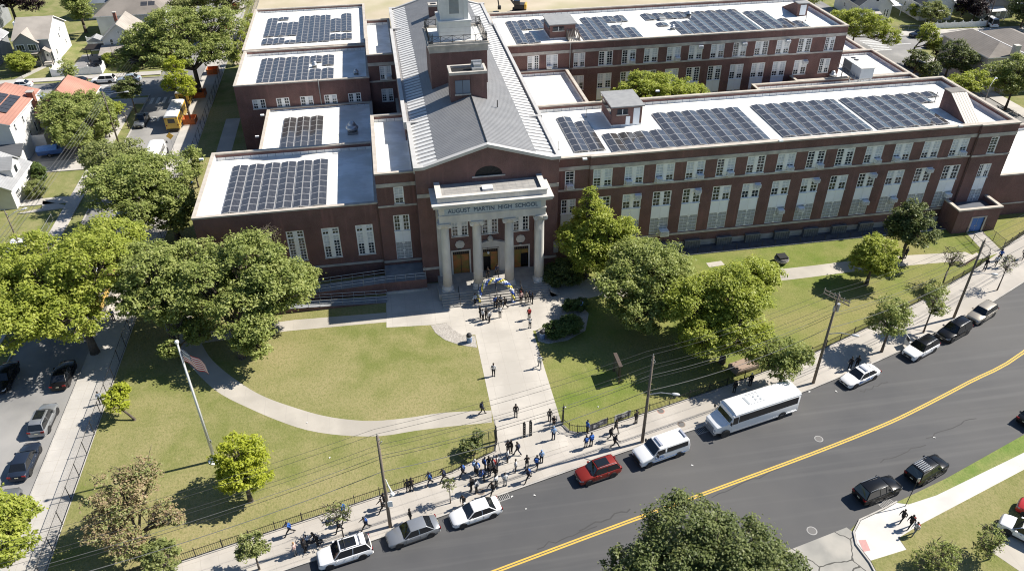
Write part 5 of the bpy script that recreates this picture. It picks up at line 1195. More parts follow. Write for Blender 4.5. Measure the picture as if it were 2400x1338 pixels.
# right edge
for i, (lb, x, y, lobes, k) in enumerate([
    ('bright green street tree behind the rear right roof corner', 104.8, 160.0, [(0, 0, 6.0, 4.2, 3.4), (2.6, -3.0, 6.0, 3.4, 2.8), (-1.0, 4.5, 5.4, 3.4, 2.6), (5, -6.0, 4.6, 2.4, 2.0)], 'bright'),
    ('dark green street tree at the top edge right of the rear roof', 104.6, 184.0, [(0, 0, 6.4, 5.0, 3.6), (4.0, 6.0, 6.4, 4.6, 3.4)], 'mid'),
    ('dark small street tree beside the low roof parapet', 105.2, 137.5, [(0, 0, 5.4, 2.6, 2.4), (.8, -3.2, 4.6, 2.2, 2.0)], 'dark'),
    ('light green street tree in front of the parked black van', 113.0, 149.8, [(2.6, .4, 6.2, 2.3, 2.4), (3.6, -1.6, 4.8, 2.0, 1.6)], 'bright'),
    ('dark purple leaved street tree next to the parked black van', 117.8, 148.5, [(0, 0, 3.6, 1.6, 2.6)], 'purple'),
    ('dense dark tree against the big pale house', 113.4, 138.6, [(0, 0, 5.6, 3.2, 3.4), (1.0, -3.0, 5.2, 2.6, 2.8)], 'dark'),
    ('bright tree in the right street nearest the front roof corner', 104.9, 122.5, [(0, 0, 5.6, 2.8, 2.4), (3.4, 1.6, 6.2, 2.6, 2.2), (1.0, 3.6, 5.0, 2.0, 1.8)], 'bright'),
    ('large green tree below the big pale house', 116.6, 124.0, [(0, 0, 7.0, 4.4, 3.6), (3.6, .0, 6.4, 3.6, 3.0), (-2.6, -1.2, 5.6, 2.8, 2.4), (-1.5, 3.6, 5.4, 3, 2.6)], 'mid'),
    ('green tree at the right edge behind the front roof corner', 118.8, 113.4, [(0, 0, 6.8, 4.6, 3.6), (4.0, -1.0, 6.4, 4.0, 3.2), (-1.0, -4.0, 5.2, 3.2, 2.6)], 'mid'),
    ('dark green tree at the right edge beyond the low east roof', 117.4, 104.0, [(0, 0, 5.4, 4.2, 3.2), (4.5, -2.0, 5.4, 4.0, 3.0)], 'dark')]):
    tree('street_tree', lb, (x, y), lobes, k, .8, .2, .22, 70 + i)
tree('garden_tree', 'small dark tree behind the white picket fence', at(2175, 62)[:2], [(0, 0, 3.4, 3.4, 2.6), (3, 1, 2.8, 2.4, 2.0)], 'olive', .8, .2, .16, 82)
tree('garden_tree', 'reddish purple tree behind the right end of the white picket fence', at(2280, 48)[:2], [(0, 0, 4.0, 3.4, 3.4), (-3.0, 1.5, 3.6, 2.2, 2.6)], 'purple', .9, .2, .18, 83)
tree('garden_tree', 'yellow green shrub tree beside the reddish purple tree', at(2252, 40)[:2], [(0, 0, 3.2, 1.8, 2.6)], 'bright', .9, .2, .14, 84)
tree('garden_tree', 'dark green tree at the upper right edge', at(2392, 65)[:2], [(0, 0, 5.0, 4.4, 4.4), (4, 3, 5, 4, 4)], 'dark', .9, .22, .25, 85)
tree('garden_shrub', 'light green shrub by the white porch carport', at(2146, 42)[:2], [(0, 0, 1.8, 2.4, 1.8)], 'bright', .9, .18, .1, 86, cat='shrub')
tree('fence_vine', 'green vines along the tall site fence at the top left', (-30.8, 176.0), [(0, 0, 2.0, 1.2, 2.0), (.2, 5, 2.0, 1.2, 2.0), (.4, 11, 2.2, 1.3, 2.0), (.8, 17, 2.2, 1.3, 2.2), (1.2, 24, 2.2, 1.4, 2.2)], 'bright', .7, .2, .08, 87, cat='shrub')
tree('bare_tree', 'leafless twiggy tree beside the left wing wall behind the lawn tree', (-18.2, 87.4), [(2.4, -.4, 8.6, 1.6, 1.2)], 'olive', .03, .1, .16, 88, bare=130, lean=(3.2, -.6))
# ------------------------------------------------------------------ vehicles
def paint(name, c, metal=0.0, rough=.35): return mat(name, c, rough, metal=metal, coat=.3)
PAINTS = {
 'white': paint('white_car_paint', (.82, .82, .81)), 'silver': paint('silver_car_paint', (.34, .355, .37), .55, .3), 'grey': paint('grey_car_paint', (.20, .21, .215), .5),
 'red': paint('dark_red_car_paint', (.24, .022, .014), .25), 'black': paint('black_car_paint', (.007, .0075, .009)), 'navy': paint('dark_blue_car_paint', (.022, .032, .055), .2),
 'beige': paint('beige_car_paint', (.36, .325, .27), .4), 'yellow': paint('school_bus_yellow', (.60, .38, .05)), 'brightred': paint('bright_red_car_paint', (.42, .03, .03)), 'blue': paint('faded_blue_paint', (.05, .13, .36)),
 'lightblue': paint('pale_blue_car_paint', (.42, .50, .58), .3)}
CGLASS = mat('car_glass', (.012, .014, .017), .05, spec=.7)
for k_ in ('black', 'navy'): b_ = PAINTS[k_].node_tree.nodes['Principled BSDF']; b_.inputs['Coat Weight'].default_value = 0; b_.inputs['Specular IOR Level'].default_value = .35; b_.inputs['Roughness'].default_value = .22
TYRE = mat('tyre_rubber', (.02, .02, .021), .85)
RIM = mat('alloy_rim', (.42, .43, .44), .35, metal=.7)
PLAST = mat('dark_plastic', (.025, .025, .027), .6)
LAMPW = mat('headlamp_glass', (.40, .42, .44), .12)
LAMPR = mat('tail_lamp_red', (.20, .010, .008), .2)
PLATE = mat('licence_plate', (.62, .58, .42), .5)
WHC = {}
def wheel(par, x, y, r, wd=.22):
    k = (round(r, 2), round(wd, 2))
    if k not in WHC:
        b = MB(); n = 20
        prof = [(r * .66, -wd / 2), (r * .95, -wd / 2), (r, -wd * .3), (r, wd * .3), (r * .95, wd / 2), (r * .66, wd / 2)]
        vs = []; fs = []
        for rr, yy in prof:
            for i in range(n): a = 2 * math.pi * i / n; vs.append((rr * math.cos(a), yy, rr * math.sin(a)))
        for q in range(5):
            for i in range(n): fs.append((q * n + i, q * n + (i + 1) % n, (q + 1) * n + (i + 1) % n, (q + 1) * n + i))
        b.add(vs, fs)
        c = MB(); c.cyl((0, -wd * .32, 0), (0, wd * .32, 0), r * .30, n=10)
        for i in range(7):
            a = 2 * math.pi * i / 7; M = Matrix.Rotation(a, 4, 'Y')
            c.box(-.035, .035, -wd * .40, wd * .40, r * .1, r * .66, 0, M)
        c.cyl((0, -wd * .2, 0), (0, wd * .2, 0), r * .66, n=18, mi=1)
        WHC[k] = (b.mesh('tyre', TYRE), c.mesh('rim', [RIM, PLAST]))
    w_ = inst('wheel', WHC[k][0], par, (x, y, r)); inst('rim', WHC[k][1], w_)
def add_bevel(o, wd=.04, seg=2, ang=35):
    m = o.modifiers.new('bevel', 'BEVEL'); m.width = wd; m.segments = seg; m.limit_method = 'ANGLE'; m.angle_limit = R(ang)
    for p in o.data.polygons: p.use_smooth = True
def car(name, label, cat, pos, ang, kind='sedan', col='white', roof=None, L=4.8, W=1.84, H=1.46, sunroof=False, rails=False, police=False, opendoor=False, group=None):
    t = thing(name, label, cat, (pos[0], pos[1], pos[2] if len(pos) > 2 else -.13), ang, group)
    P = PAINTS[col]; w_ = W / 2
    suv = kind in ('suv', 'hatch', 'pickup', 'minivan')
    zb = .24 if suv else .19; zh = (1.02 if suv else .90) * (1 if kind != 'hatch' else .97); zt = zh + (.02 if suv else .02)
    h = L / 2
    # lower body: stations from tail to nose (x, deck height, half width)
    if kind == 'sedan': st = [(-h, .62, .80), (-h + .06, zh - .02, .90), (-h + .55, zh + .06, .97), (-h + 1.15, zh + .03, 1.0), (0, zh - .01, 1.0), (h - 1.45, zh - .01, .99), (h - .75, zh - .12, .95), (h - .22, .66, .87), (h, .50, .74)]
    else: st = [(-h, .70, .86), (-h + .05, zh, .93), (-h + .5, zh + .02, .98), (-h + 1.2, zh, 1.0), (0, zh - .01, 1.0), (h - 1.35, zh, .99), (h - .6, zh - .08, .95), (h - .14, .80, .88), (h, .58, .78)]
    b = MB(); sec = []
    for x, z, f in st:
        ww = w_ * f; zz0 = zb + (.10 if abs(x) > h - .1 else 0)
        sec.append([(x, -ww * .90, zz0), (x, -ww * .985, zz0 + .14), (x, -ww, min(.58, z - .06)), (x, -ww * .965, z - .05 if z > .7 else z - .02), (x, -ww * .86, z), (x, 0, z + .035), (x, ww * .86, z), (x, ww * .965, z - .05 if z > .7 else z - .02), (x, ww, min(.58, z - .06)), (x, ww * .985, zz0 + .14), (x, ww * .90, zz0)])
    m_ = len(sec[0])
    b.add([p for s in sec for p in s], [(i * m_ + j, (i + 1) * m_ + j, (i + 1) * m_ + j + 1, i * m_ + j + 1) for i in range(len(sec) - 1) for j in range(m_ - 1)] + [tuple(range(m_)), tuple((len(sec) - 1) * m_ + j for j in range(m_))[::-1]] + [tuple(i * m_ for i in range(len(sec))) + tuple(i * m_ + m_ - 1 for i in range(len(sec)))[::-1]])
    body = b.build('body', P, t); add_bevel(body, .03, 2, 30)
    # cabin
    if kind == 'sedan': cx = (-h + .55, -h + 1.25, .30, h - 1.42)
    elif kind == 'hatch': cx = (-h + .10, -h + .75, .35, h - 1.15)
    elif kind == 'minivan': cx = (-h + .06, -h + .30, .75, h - .95)
    elif kind == 'pickup': cx = (-.75, -.55, .45, h - 1.45)
    else: cx = (-h + .10, -h + .50, .38, h - 1.35)
    wb, wr = w_ * .90, w_ * .70
    zc = H - .02
    def cab(x, side, top, off=0.0): return (x, side * ((wr if top else wb) + off), (zc if top else zh - .03))
    x0, x1, x2, x3 = cx; xm = (x1 + x2) / 2
    c = MB()
    V = []
    for s in (-1, 1): V += [cab(x0, s, 0), cab(x1, s, 1), (xm, s * (wr + .015), zc + .035), cab(x2, s, 1), cab(x3, s, 0)]
    V += [(x1 + .02, 0, zc + .03), (xm, 0, zc + .065), (x2 - .02, 0, zc + .03)]
    c.add(V, [(0, 4, 3, 2, 1), (5, 6, 7, 8, 9), (0, 1, 10, 6, 5), (3, 4, 9, 8, 12), (1, 2, 11, 10), (2, 3, 12, 11), (10, 11, 7, 6), (11, 12, 8, 7)])
    cabin = c.build('cabin', PAINTS[roof] if roof else P, t); add_bevel(cabin, .035, 2, 25)
    def lerp(a, b_, k): return tuple(a[i] + (b_[i] - a[i]) * k for i in range(3))
    def pane(name, q, inset=.07, out=(0, 0, 0), m=CGLASS):
        cc = [sum(p[i] for p in q) / len(q) for i in range(3)]
        qq = []
        for p in q:
            d = Vector(p) - Vector(cc); L_ = d.length; qq.append(tuple(Vector(cc) + d * (1 - inset / L_) + Vector(out)))
        g = MB(); g.add(qq, [tuple(range(len(qq)))]); return g.build(name, m, t)
    pane('windshield', [cab(x3, -1, 0), cab(x3, 1, 0), cab(x2, 1, 1), (x2, 0, zc + .02), cab(x2, -1, 1)], .05, (.03, 0, .035))
    pane('rear_window', [cab(x0, 1, 0), cab(x0, -1, 0), cab(x1, -1, 1), (x1, 0, zc + .02), cab(x1, 1, 1)], .06, (-.03, 0, .035))
    for s in (-1, 1):
        a, b_, c_, d = cab(x0, s, 0), cab(x1, s, 1), cab(x2, s, 1), cab(x3, s, 0)
        bm, tm_ = lerp(a, d, .50), lerp(b_, c_, .52); bq, tq = lerp(a, d, .22), lerp(b_, c_, .04)
        o = (0, s * .022, .012)
        if s < 0: fq, rq = [bm, d, c_, tm_], [a, bm, tm_, b_]
        else: fq, rq = [d, bm, tm_, c_], [bm, a, b_, tm_]
        pane('side_window', fq, .035, o); pane('side_window', rq, .045, o)
    r = .345 if suv else .325; xf, xr = h - .92, -h + .98
    ab = MB()
    for x in (xf, xr):
        for s in (-1, 1):
            ab = MB(); ab.cyl((x, s * (w_ * .93), r + .01), (x, s * (w_ + .004), r + .01), r + .065, n=20); ab.build('wheel_well_shade', PLAST, t); wheel(t, x, s * (w_ - .095), r)  # dark disc on the uncut body painted as the shade inside the wheel well
    # dark sills
    for s in (-1, 1): ab = MB(); ab.box(xr + .3, xf - .3, s * w_ - .04, s * w_ + .006, zb - .02, zb + .13); ab.build('sill', PLAST, t)
    for s in (-1, 1):
        g = MB(); zl = .56 if not suv else .68; q = [(h + .012, s * w_ * .52, zl), (h - .02, s * w_ * .77, zl), (h - .30, s * w_ * .935, zl + .06), (h - .34, s * w_ * .92, zl + .17), (h - .08, s * w_ * .77, zl + .115), (h - .03, s * w_ * .52, zl + .10)]; g.add(q, [(0, 1, 4, 5), (1, 2, 3, 4)] if s > 0 else [(5, 4, 1, 0), (4, 3, 2, 1)]); g.build('headlight', LAMPW, t)
        g = MB(); g.box(-h - .012, -h + .10, s * w_ * .74 - .15, s * w_ * .74 + .17, .70 if not suv else .78, .88 if not suv else 1.0); g.build('taillight', LAMPR, t)
        g = MB(); g.box(x3 - .42, x3 - .24, s * (w_ + .02) - .02, s * (w_ + .17), zh - .02, zh + .12) if s > 0 else g.box(x3 - .42, x3 - .24, -(w_ + .17), -(w_), zh - .02, zh + .12); g.build('mirror', P, t)
        g = MB()
        for xa in ((x0 + x3) / 2 - .02, x3 - .12, xr + .42): g.box(xa - .008, xa + .008, s * w_ - .004, s * w_ + .004, zb + .2, zh - .08)
        g.build('door_seam', PLAST, t)
        g = MB()
        for xa in ((x0 + x3) / 2 - .22, (x0 + x3) / 2 + .62): g.box(xa, xa + .18, s * w_ - .012, s * w_ + .012, zh - .2, zh - .165)
        g.build('door_handle', RIM if col != 'black' else P, t)
    g = MB(); g.box(h - .03, h + .012, -w_ * .55, w_ * .55, .36, .56 if not suv else .70); g.build('grille', PLAST, t)
    for s in (-1, 1):
        g = MB(); xx = s * (h + .016); g.box(min(xx, xx - s * .02), max(xx, xx - s * .02), -.16, .16, .40 if s > 0 else .66, .50 if s > 0 else .76); g.build('licence_plate', PLATE, t)
    if sunroof: g = MB(); g.box(xm - .35, x2 - .12, -wr * .72, wr * .72, zc + .045, zc + .068); g.build('sunroof', CGLASS, t)
    if rails:
        for s in (-1, 1): g = MB(); g.tube([(x1 + .1, s * wr * .93, zc + .04), (x1 + .25, s * wr * .93, zc + .10), (x2 - .25, s * wr * .93, zc + .10), (x2 - .1, s * wr * .93, zc + .04)], .022, 5); g.build('roof_rail', RIM, t)
    if rails == 2:
        for x in (x1 + .45, x2 - .5): g = MB(); g.box(x - .03, x + .03, -wr * .93, wr * .93, zc + .10, zc + .13); g.build('roof_bar', PLAST, t)
    if rails == 3:
        g = MB()
        for k in range(6): y = (-.75 + k * .3) * wr; g.box(x1 + .15, xm + .2, y - .045, y + .045, zc + .05, zc + .085)
        g.build('roof_ribs', PAINTS['silver'], t)
    if police:
        g = MB(); g.box(xm + .05, xm + .32, -.55, .55, zc + .06, zc + .16); g.build('light_bar', [mat('lightbar', (.32, .34, .4), .2)], t)
        g = MB()
        for s in (-1, 1): g.box(xr + .5, xf - .4, s * (w_ + .002) - .004, s * (w_ + .002) + .004, .52, .70)
        g.build('blue_stripe', mat('police_blue', (.05, .16, .42), .4), t)
        for s in (-1, 1): inst('lettering', text_mesh('NYPD', .26, .004, 'lettering', mat('police_lettering', (.75, .76, .78), .5)), t, (.25, s * (w_ + .012), .61), (R(90), 0, 0 if s < 0 else R(180)))
    if opendoor:
        g = MB(); M = Matrix.Translation((x3 - .15, -w_ + .02, 0)) @ Matrix.Rotation(R(62), 4, 'Z') @ Matrix.Scale(-1, 4, (0, 1, 0))
        g.box(-1.05, 0, -.06, .02, zb + .14, zh, 0, M); g.box(-1.0, -.93, -.05, 0, zh, zc - .1, 0, M); g.box(-1.0, -.25, -.05, 0, zc - .14, zc - .08, 0, M); g.box(-.94, -.2, -.035, -.02, zh, zc - .14, 1, M)
        g.build('open_door', [P, CGLASS], t)
    return t
def by_wheels(f, r, side=-1, W=1.84, z=-.13):
    a, c = at(*f, z), at(*r, z); d = (a - c).normalized(); m = (a + c) / 2; nrm = Vector((-d.y, d.x, 0))
    # the two wheels seen stand on the given side (-1 = right hand side of the car)
    return (m + nrm * (-side) * (W / 2 - .06)), math.atan2(d.y, d.x)
GR = 'cars parked along the front kerb'
def kerb_car(name, label, cat, f, r, side=-1, **kw):
    p, a = by_wheels(f, r, side, kw.get('W', 1.84)); return car(name, label, cat, (p.x, p.y), a, **kw)
# cars facing left have their left hand side towards the camera
kerb_car('parked_car', 'white family car with dark sunroof and roof bars, lowest of the front kerb', 'car', (777, 1334), (851, 1310), 1, kind='suv', col='white', L=4.8, W=1.92, H=1.70, sunroof=True, rails=2, group=GR)
kerb_car('parked_car', 'silver grey sedan between two white cars at the front kerb', 'car', (941, 1283), (1009, 1259), 1, kind='sedan', col='silver', L=4.85, W=1.84, group=GR)
kerb_car('parked_car', 'white sedan parked by the crowd, next to a street drain', 'car', (1090, 1236), (1154, 1214), 1, kind='sedan', col='white', L=4.85, W=1.84, group=GR)
kerb_car('parked_car', 'dark red crossover parked in front of the police van', 'car', (1381, 1137), (1437, 1118), 1, kind='suv', col='red', L=4.5, W=1.84, H=1.66, sunroof=True, rails=1, group=GR)
kerb_car('police_car', 'white police sedan with roof light bar and blue side stripe', 'police car', (2006, 909), (2047, 890), 1, kind='sedan', col='white', L=4.85, W=1.84, police=True, group=GR)
kerb_car('parked_car', 'white car with black roof and open passenger door', 'car', (2151, 846), (2189, 825), 1, kind='suv', col='white', roof='black', L=4.75, W=1.92, H=1.66, rails=1, opendoor=True, group=GR)
kerb_car('parked_car', 'black car parked between the white open-door car and the beige car', 'car', (2231, 803), (2265, 784), 1, kind='suv', col='black', L=4.8, W=1.92, H=1.78, rails=1, group=GR)
kerb_car('parked_car', 'beige car farthest up the front kerb', 'car', (2300, 760), (2326, 743), 1, kind='suv', col='beige', L=4.5, W=1.82, H=1.66, group=GR)
GS = 'dark cars parked on the south kerb'
kerb_car('parked_car', 'black car with plain dark roof by the corner drain', 'car', (2096, 1162), (2042, 1184), -1, kind='suv', col='black', L=4.75, W=1.9, H=1.72, rails=1, group=GS)
kerb_car('parked_car', 'black car with silver ribbed roof on the south kerb', 'car', (2208, 1111), (2166, 1136), -1, kind='suv', col='black', L=4.75, W=1.9, H=1.74, rails=3, sunroof=False, group=GS)
car('moving_car', 'dark car half out of frame at the right edge of the road', 'car', (64.6, 49.9), R(24), kind='sedan', col='black')
GL = 'cars on the left street'
kerb_car('parked_car', 'dark blue sedan with red tail lamps, lowest on the left street', 'car', (96, 1060), (74, 1111), -1, kind='sedan', col='navy', L=4.9, group=GL)
kerb_car('parked_car', 'silver crossover with dark glass roof on the left street', 'car', (136, 970), (118, 1010), -1, kind='suv', col='silver', L=4.6, H=1.64, sunroof=True, rails=1, group=GL)
kerb_car('parked_car', 'black sedan in tree shade at the left street kerb', 'car', (179, 861), (163, 905), -1, kind='sedan', col='black', L=4.9, group=GL)
car('parked_car', 'black car at the far left edge in tree shade', 'car', (-45.3, 75.2), R(-90), kind='sedan', col='black', group=GL)
car('parked_car', 'dark car hidden below the lower left corner tree', 'car', (-38.9, 55.6), R(90), kind='suv', col='grey', L=4.6, H=1.66, group=GL)
car('parked_car', 'white hatchback cut by the left edge near the bent lamp', 'car', (-52.4, 104.5, -.1), R(5), kind='hatch', col='white', L=4.2, H=1.5, group=GL)
car('parked_car', 'grey pickup with open bed on the left street', 'pickup truck', (-44.9, 147.2), R(-90), kind='pickup', col='grey', L=5.4, W=1.95, H=1.85, group=GL)
GX = 'cars on the left cross street'
car('parked_car', 'white sedan on the cross street in front of the grey house', 'car', (-73.4, 170.6), R(180), kind='sedan', col='white', group=GX)
car('parked_car', 'white crossover with dark glass in front of the vinyl fence', 'car', (-57.0, 170.3), R(180), kind='suv', col='white', H=1.68, L=4.8, group=GX)
car('parked_car', 'silver sedan behind the white crossover on the cross street', 'car', (-52.0, 170.2), R(180), kind='sedan', col='lightblue', group=GX)
car('parked_car', 'small black car half behind the wispy tree', 'car', (-62.3, 170.3), R(180), kind='hatch', col='black', L=4.1, group=GX)
car('parked_car', 'pale blue car behind the red roofed houses', 'car', (-68.6, 163.2), R(0), kind='sedan', col='lightblue', group=GX)
GQ = 'cars on the right side streets'
car('parked_car', 'dark blue family car in front of the right hand houses', 'car', (125.8, 166.2), R(178), kind='suv', col='navy', L=4.9, H=1.75, rails=1, group=GQ)
car('parked_car', 'black car near the white crossing on the right street', 'car', (124.6, 158.6), R(172), kind='sedan', col='black', group=GQ)
car('parked_car', 'dark car half hidden by the big pale house', 'car', (130.0, 158.9), R(172), kind='sedan', col='navy', group=GQ)
car('parked_car', 'large black car close to the low roof parapet', 'car', (112.4, 147.0), R(100), kind='suv', col='black', L=5.1, W=1.98, H=1.9, group=GQ)
car('parked_car', 'white hatchback at the lower right edge', 'car', (53.0, 36.6, .03), R(128), kind='hatch', col='white', L=4.2, H=1.5)
car('parked_car', 'bright red car behind the white hatchback', 'car', (55.9, 38.0, .03), R(128), kind='hatch', col='brightred', L=4.2, H=1.5)
car('parked_car', 'white van in the driveway behind the picket fence', 'van', (147.6, 171.2, -.1), R(80), kind='minivan', col='white', L=5.2, W=2.0, H=2.1)

def bus(name, label, cat, pos, ang, L, W, H, col, roofm, hood=1.7, wins='band', group=None, sign=False):
    t = thing(name, label, cat, (pos[0], pos[1], -.13), ang, group); w_ = W / 2; h = L / 2; P = PAINTS[col]
    zb = .42; xn = h - hood
    b = MB(); b.box(-h, xn, -w_, w_, zb, H - .28)
    # sloped nose and windscreen frame
    V = [(xn - .35, -w_, H - .28), (xn - .35, w_, H - .28), (xn + .25, w_ * .97, 1.75), (xn + .25, -w_ * .97, 1.75), (h - .12, w_ * .80, 1.42), (h - .12, -w_ * .80, 1.42), (h, w_ * .72, .62), (h, -w_ * .72, .62), (xn, -w_, zb), (xn, w_, zb), (xn, -w_, 1.75), (xn, w_, 1.75)]
    b.add(V, [(0, 3, 2, 1), (3, 5, 4, 2), (5, 7, 6, 4), (8, 7, 5, 3, 10), (9, 11, 2, 4, 6), (7, 8, 9, 6), (0, 10, 3), (1, 2, 11)])
    o = b.build('body', P, t); add_bevel(o, .09, 2, 40)
    r = MB(); pts = [(-w_, H - .30), (-w_ + .02, H - .16), (-w_ + .22, H - .04), (-.4, H + .03), (.4, H + .03), (w_ - .22, H - .04), (w_ - .02, H - .16), (w_, H - .30)]
    r.ngon_yz(pts, -h - .01, xn - .25); o = r.build('roof', roofm, t); add_bevel(o, .05, 2, 30)
    g = MB(); g.add([(xn - .26, -w_ * .88, H - .42), (xn - .26, w_ * .88, H - .42), (xn + .22, w_ * .86, 1.80), (xn + .22, -w_ * .86, 1.80)], [(0, 3, 2, 1)]); g.v = [(x + .05, y, z + .03) for x, y, z in g.v]; g.build('windshield', CGLASS, t)
    for s in (-1, 1):
        y = s * (w_ + .006)
        if wins == 'band':
            g = MB(); g.box(-h + .25, xn - .75, y - .004, y + .004, 1.62, H - .42); g.build('side_window', CGLASS, t)
            g = MB(); g.box(xn - .68, xn - .05, y - .004, y + .004, 1.55, H - .5); g.build('side_window', CGLASS, t)
        else:
            n_ = int((L - hood - .8) / .72)
            for i in range(n_):
                g = MB(); xa = -h + .35 + i * .72; g.box(xa, xa + .58, y - .004, y + .004, 1.62, H - .5); g.build('side_window', CGLASS, t)
            g = MB()
            for zz in (.85, 1.25, 1.52): g.box(-h + .05, xn - .05, y - .012, y + .012, zz, zz + .07)
            g.build('rub_rail', PLAST if col == 'yellow' else PAINTS['silver'], t)
        g = MB(); g.box(-h + .1, xn - .1, y - .01, y + .01, .55, .6); g.build('skirt_line', PAINTS['silver'], t)
        g = MB(); g.cyl((h - .14, s * w_ * .62, .95), (h + .0, s * w_ * .62, .92), .13, n=12); g.build('headlight', LAMPW, t)
        g = MB(); g.tube([(xn + .1, s * w_, 1.9), (xn + .35, s * (w_ + .22), 2.05)], .02, 5); g.box(xn + .30, xn + .40, s * (w_ + .22) - .1, s * (w_ + .22) + .1, 1.85, 2.25); g.build('mirror', PLAST, t)
        g = MB(); g.box(-h - .02, -h + .02, s * w_ * .82 - .12, s * w_ * .82 + .12, 1.2, 1.42); g.box(-h - .02, -h + .02, s * w_ * .82 - .12, s * w_ * .82 + .12, H - .55, H - .4); g.build('taillight', LAMPR, t)
        for x in (h - 1.15, -h + 2.0):
            wheel(t, x, s * (w_ - .13), .45, .3)
    g = MB()
    for s in (-1, 1):
        for x in (h - 1.15, -h + 2.0): g = MB(); g.cyl((x, s * w_ * .9, .47), (x, s * (w_ + .004), .47), .54, n=18); g.build('wheel_well_shade', PLAST, t)  # black disc gives the solid bus side the shade of a wheel well
    for nm_, q in (('grille', (h - .02, h + .02, -w_ * .45, w_ * .45, .7, 1.15)), ('bumper', (h - .2, h + .12, -w_ * .74, w_ * .74, .42, .62)), ('bumper', (-h - .1, -h, -w_ * .9, w_ * .9, .45, .65))):
        g = MB(); g.box(*q); g.build(nm_, PLAST if col == 'yellow' else PAINTS['silver'], t)
    g = MB(); g.box(-h - .014, -h - .004, -w_ * .5, w_ * .5, 1.75, H - .6); g.build('rear_window', CGLASS, t)
    return t
def bus_at(f, r, side, W, **kw):
    p, a = by_wheels(f, r, side, W); return p, a
p, a = bus_at((1705, 1022), (1819, 984), 1, 2.5)
t = bus('shuttle_bus', 'long white shuttle bus with black window band at the front kerb', 'bus', (p.x, p.y), a, 10.2, 2.5, 3.0, 'white', PAINTS['white'], 1.75)
t.location = Vector((p.x, p.y, -.13)) + Vector((math.cos(a), math.sin(a), 0)) * (-.55)
b = MB(); b.box(.9, 1.15, -.55, .55, 3.03, 3.06, 0)
for i, (x, y) in enumerate(((.0, -.25), (.0, .2), (-.55, -.15), (-.55, .3))): b.cyl((x, y, 3.03), (x, y, 3.07), .13, n=12)
for y in (-.55, -.75, .6): b.box(-.9, .8, y - .03, y + .03, 3.03, 3.05)
b.build('roof_marking', mat('roof_grey_marking', (.33, .36, .38), .6), t)
bus('school_bus', 'yellow school bus with white roof on the left street', 'bus', (-38.35, 146.9), R(90), 9.8, 2.4, 3.1, 'yellow', mat('bus_white_roof', (.70, .70, .69), .5), 1.5, 'many', 'buses on the left street')
bus('school_bus', 'second yellow school bus ahead, under the huge dark tree', 'bus', (-38.35, 158.5), R(90), 9.8, 2.4, 3.1, 'yellow', MATS['bus_white_roof'], 1.5, 'many', 'buses on the left street')
bus('school_bus', 'plain white school bus beside the yellow warning sign', 'bus', (-39.0, 129.8), R(90), 9.0, 2.4, 2.9, 'white', MATS['bus_white_roof'], 1.5, 'many', 'buses on the left street')
bus('school_bus', 'white bus hidden under the tall dark green tree', 'bus', (-38.9, 109.5), R(90), 8.0, 2.3, 2.8, 'white', MATS['bus_white_roof'], 1.5, 'many', 'buses on the left street')
bus('school_bus', 'yellow bus glimpsed through the huge bright tree', 'bus', (-38.8, 91.0), R(90), 9.0, 2.4, 3.0, 'yellow', MATS['bus_white_roof'], 1.5, 'many', 'buses on the left street')
# police van
p, a = by_wheels((1526, 1093), (1591, 1070), 1, 2.0)
t = thing('police_van', 'white police van with blue lettering, dark windows and roof light bar', 'police van', (p.x, p.y, -.13), a)
L, W, H = 5.6, 2.0, 2.1; h = L / 2; w_ = W / 2; P = PAINTS['white']
b = MB(); prof = [(-h, .42), (-h, 1.25), (-h + .12, H - .12), (-h + .3, H), (h - 2.05, H), (h - 1.35, 1.34), (h - .22, 1.12), (h, .95), (h, .42)]
n = len(prof)
def sect(y, f): return [(x, y * (1 if z < 1.35 else 1 - (z - 1.35) * .16), z) for x, z in prof]
b.add(sect(-w_, 1) + sect(w_, 1), [tuple(range(n)), tuple(range(n, 2 * n))[::-1]] + [(i, n + i, n + (i + 1) % n, (i + 1) % n) for i in range(n)])
o = b.build('body', P, t); add_bevel(o, .08, 3, 35)
g = MB(); g.add([(h - 2.0, -w_ * .80, H - .07), (h - 2.0, w_ * .80, H - .07), (h - 1.40, w_ * .9, 1.42), (h - 1.40, -w_ * .9, 1.42)], [(0, 3, 2, 1)]); g.v = [(x + .05, y, z + .03) for x, y, z in g.v]; g.build('windshield', CGLASS, t)
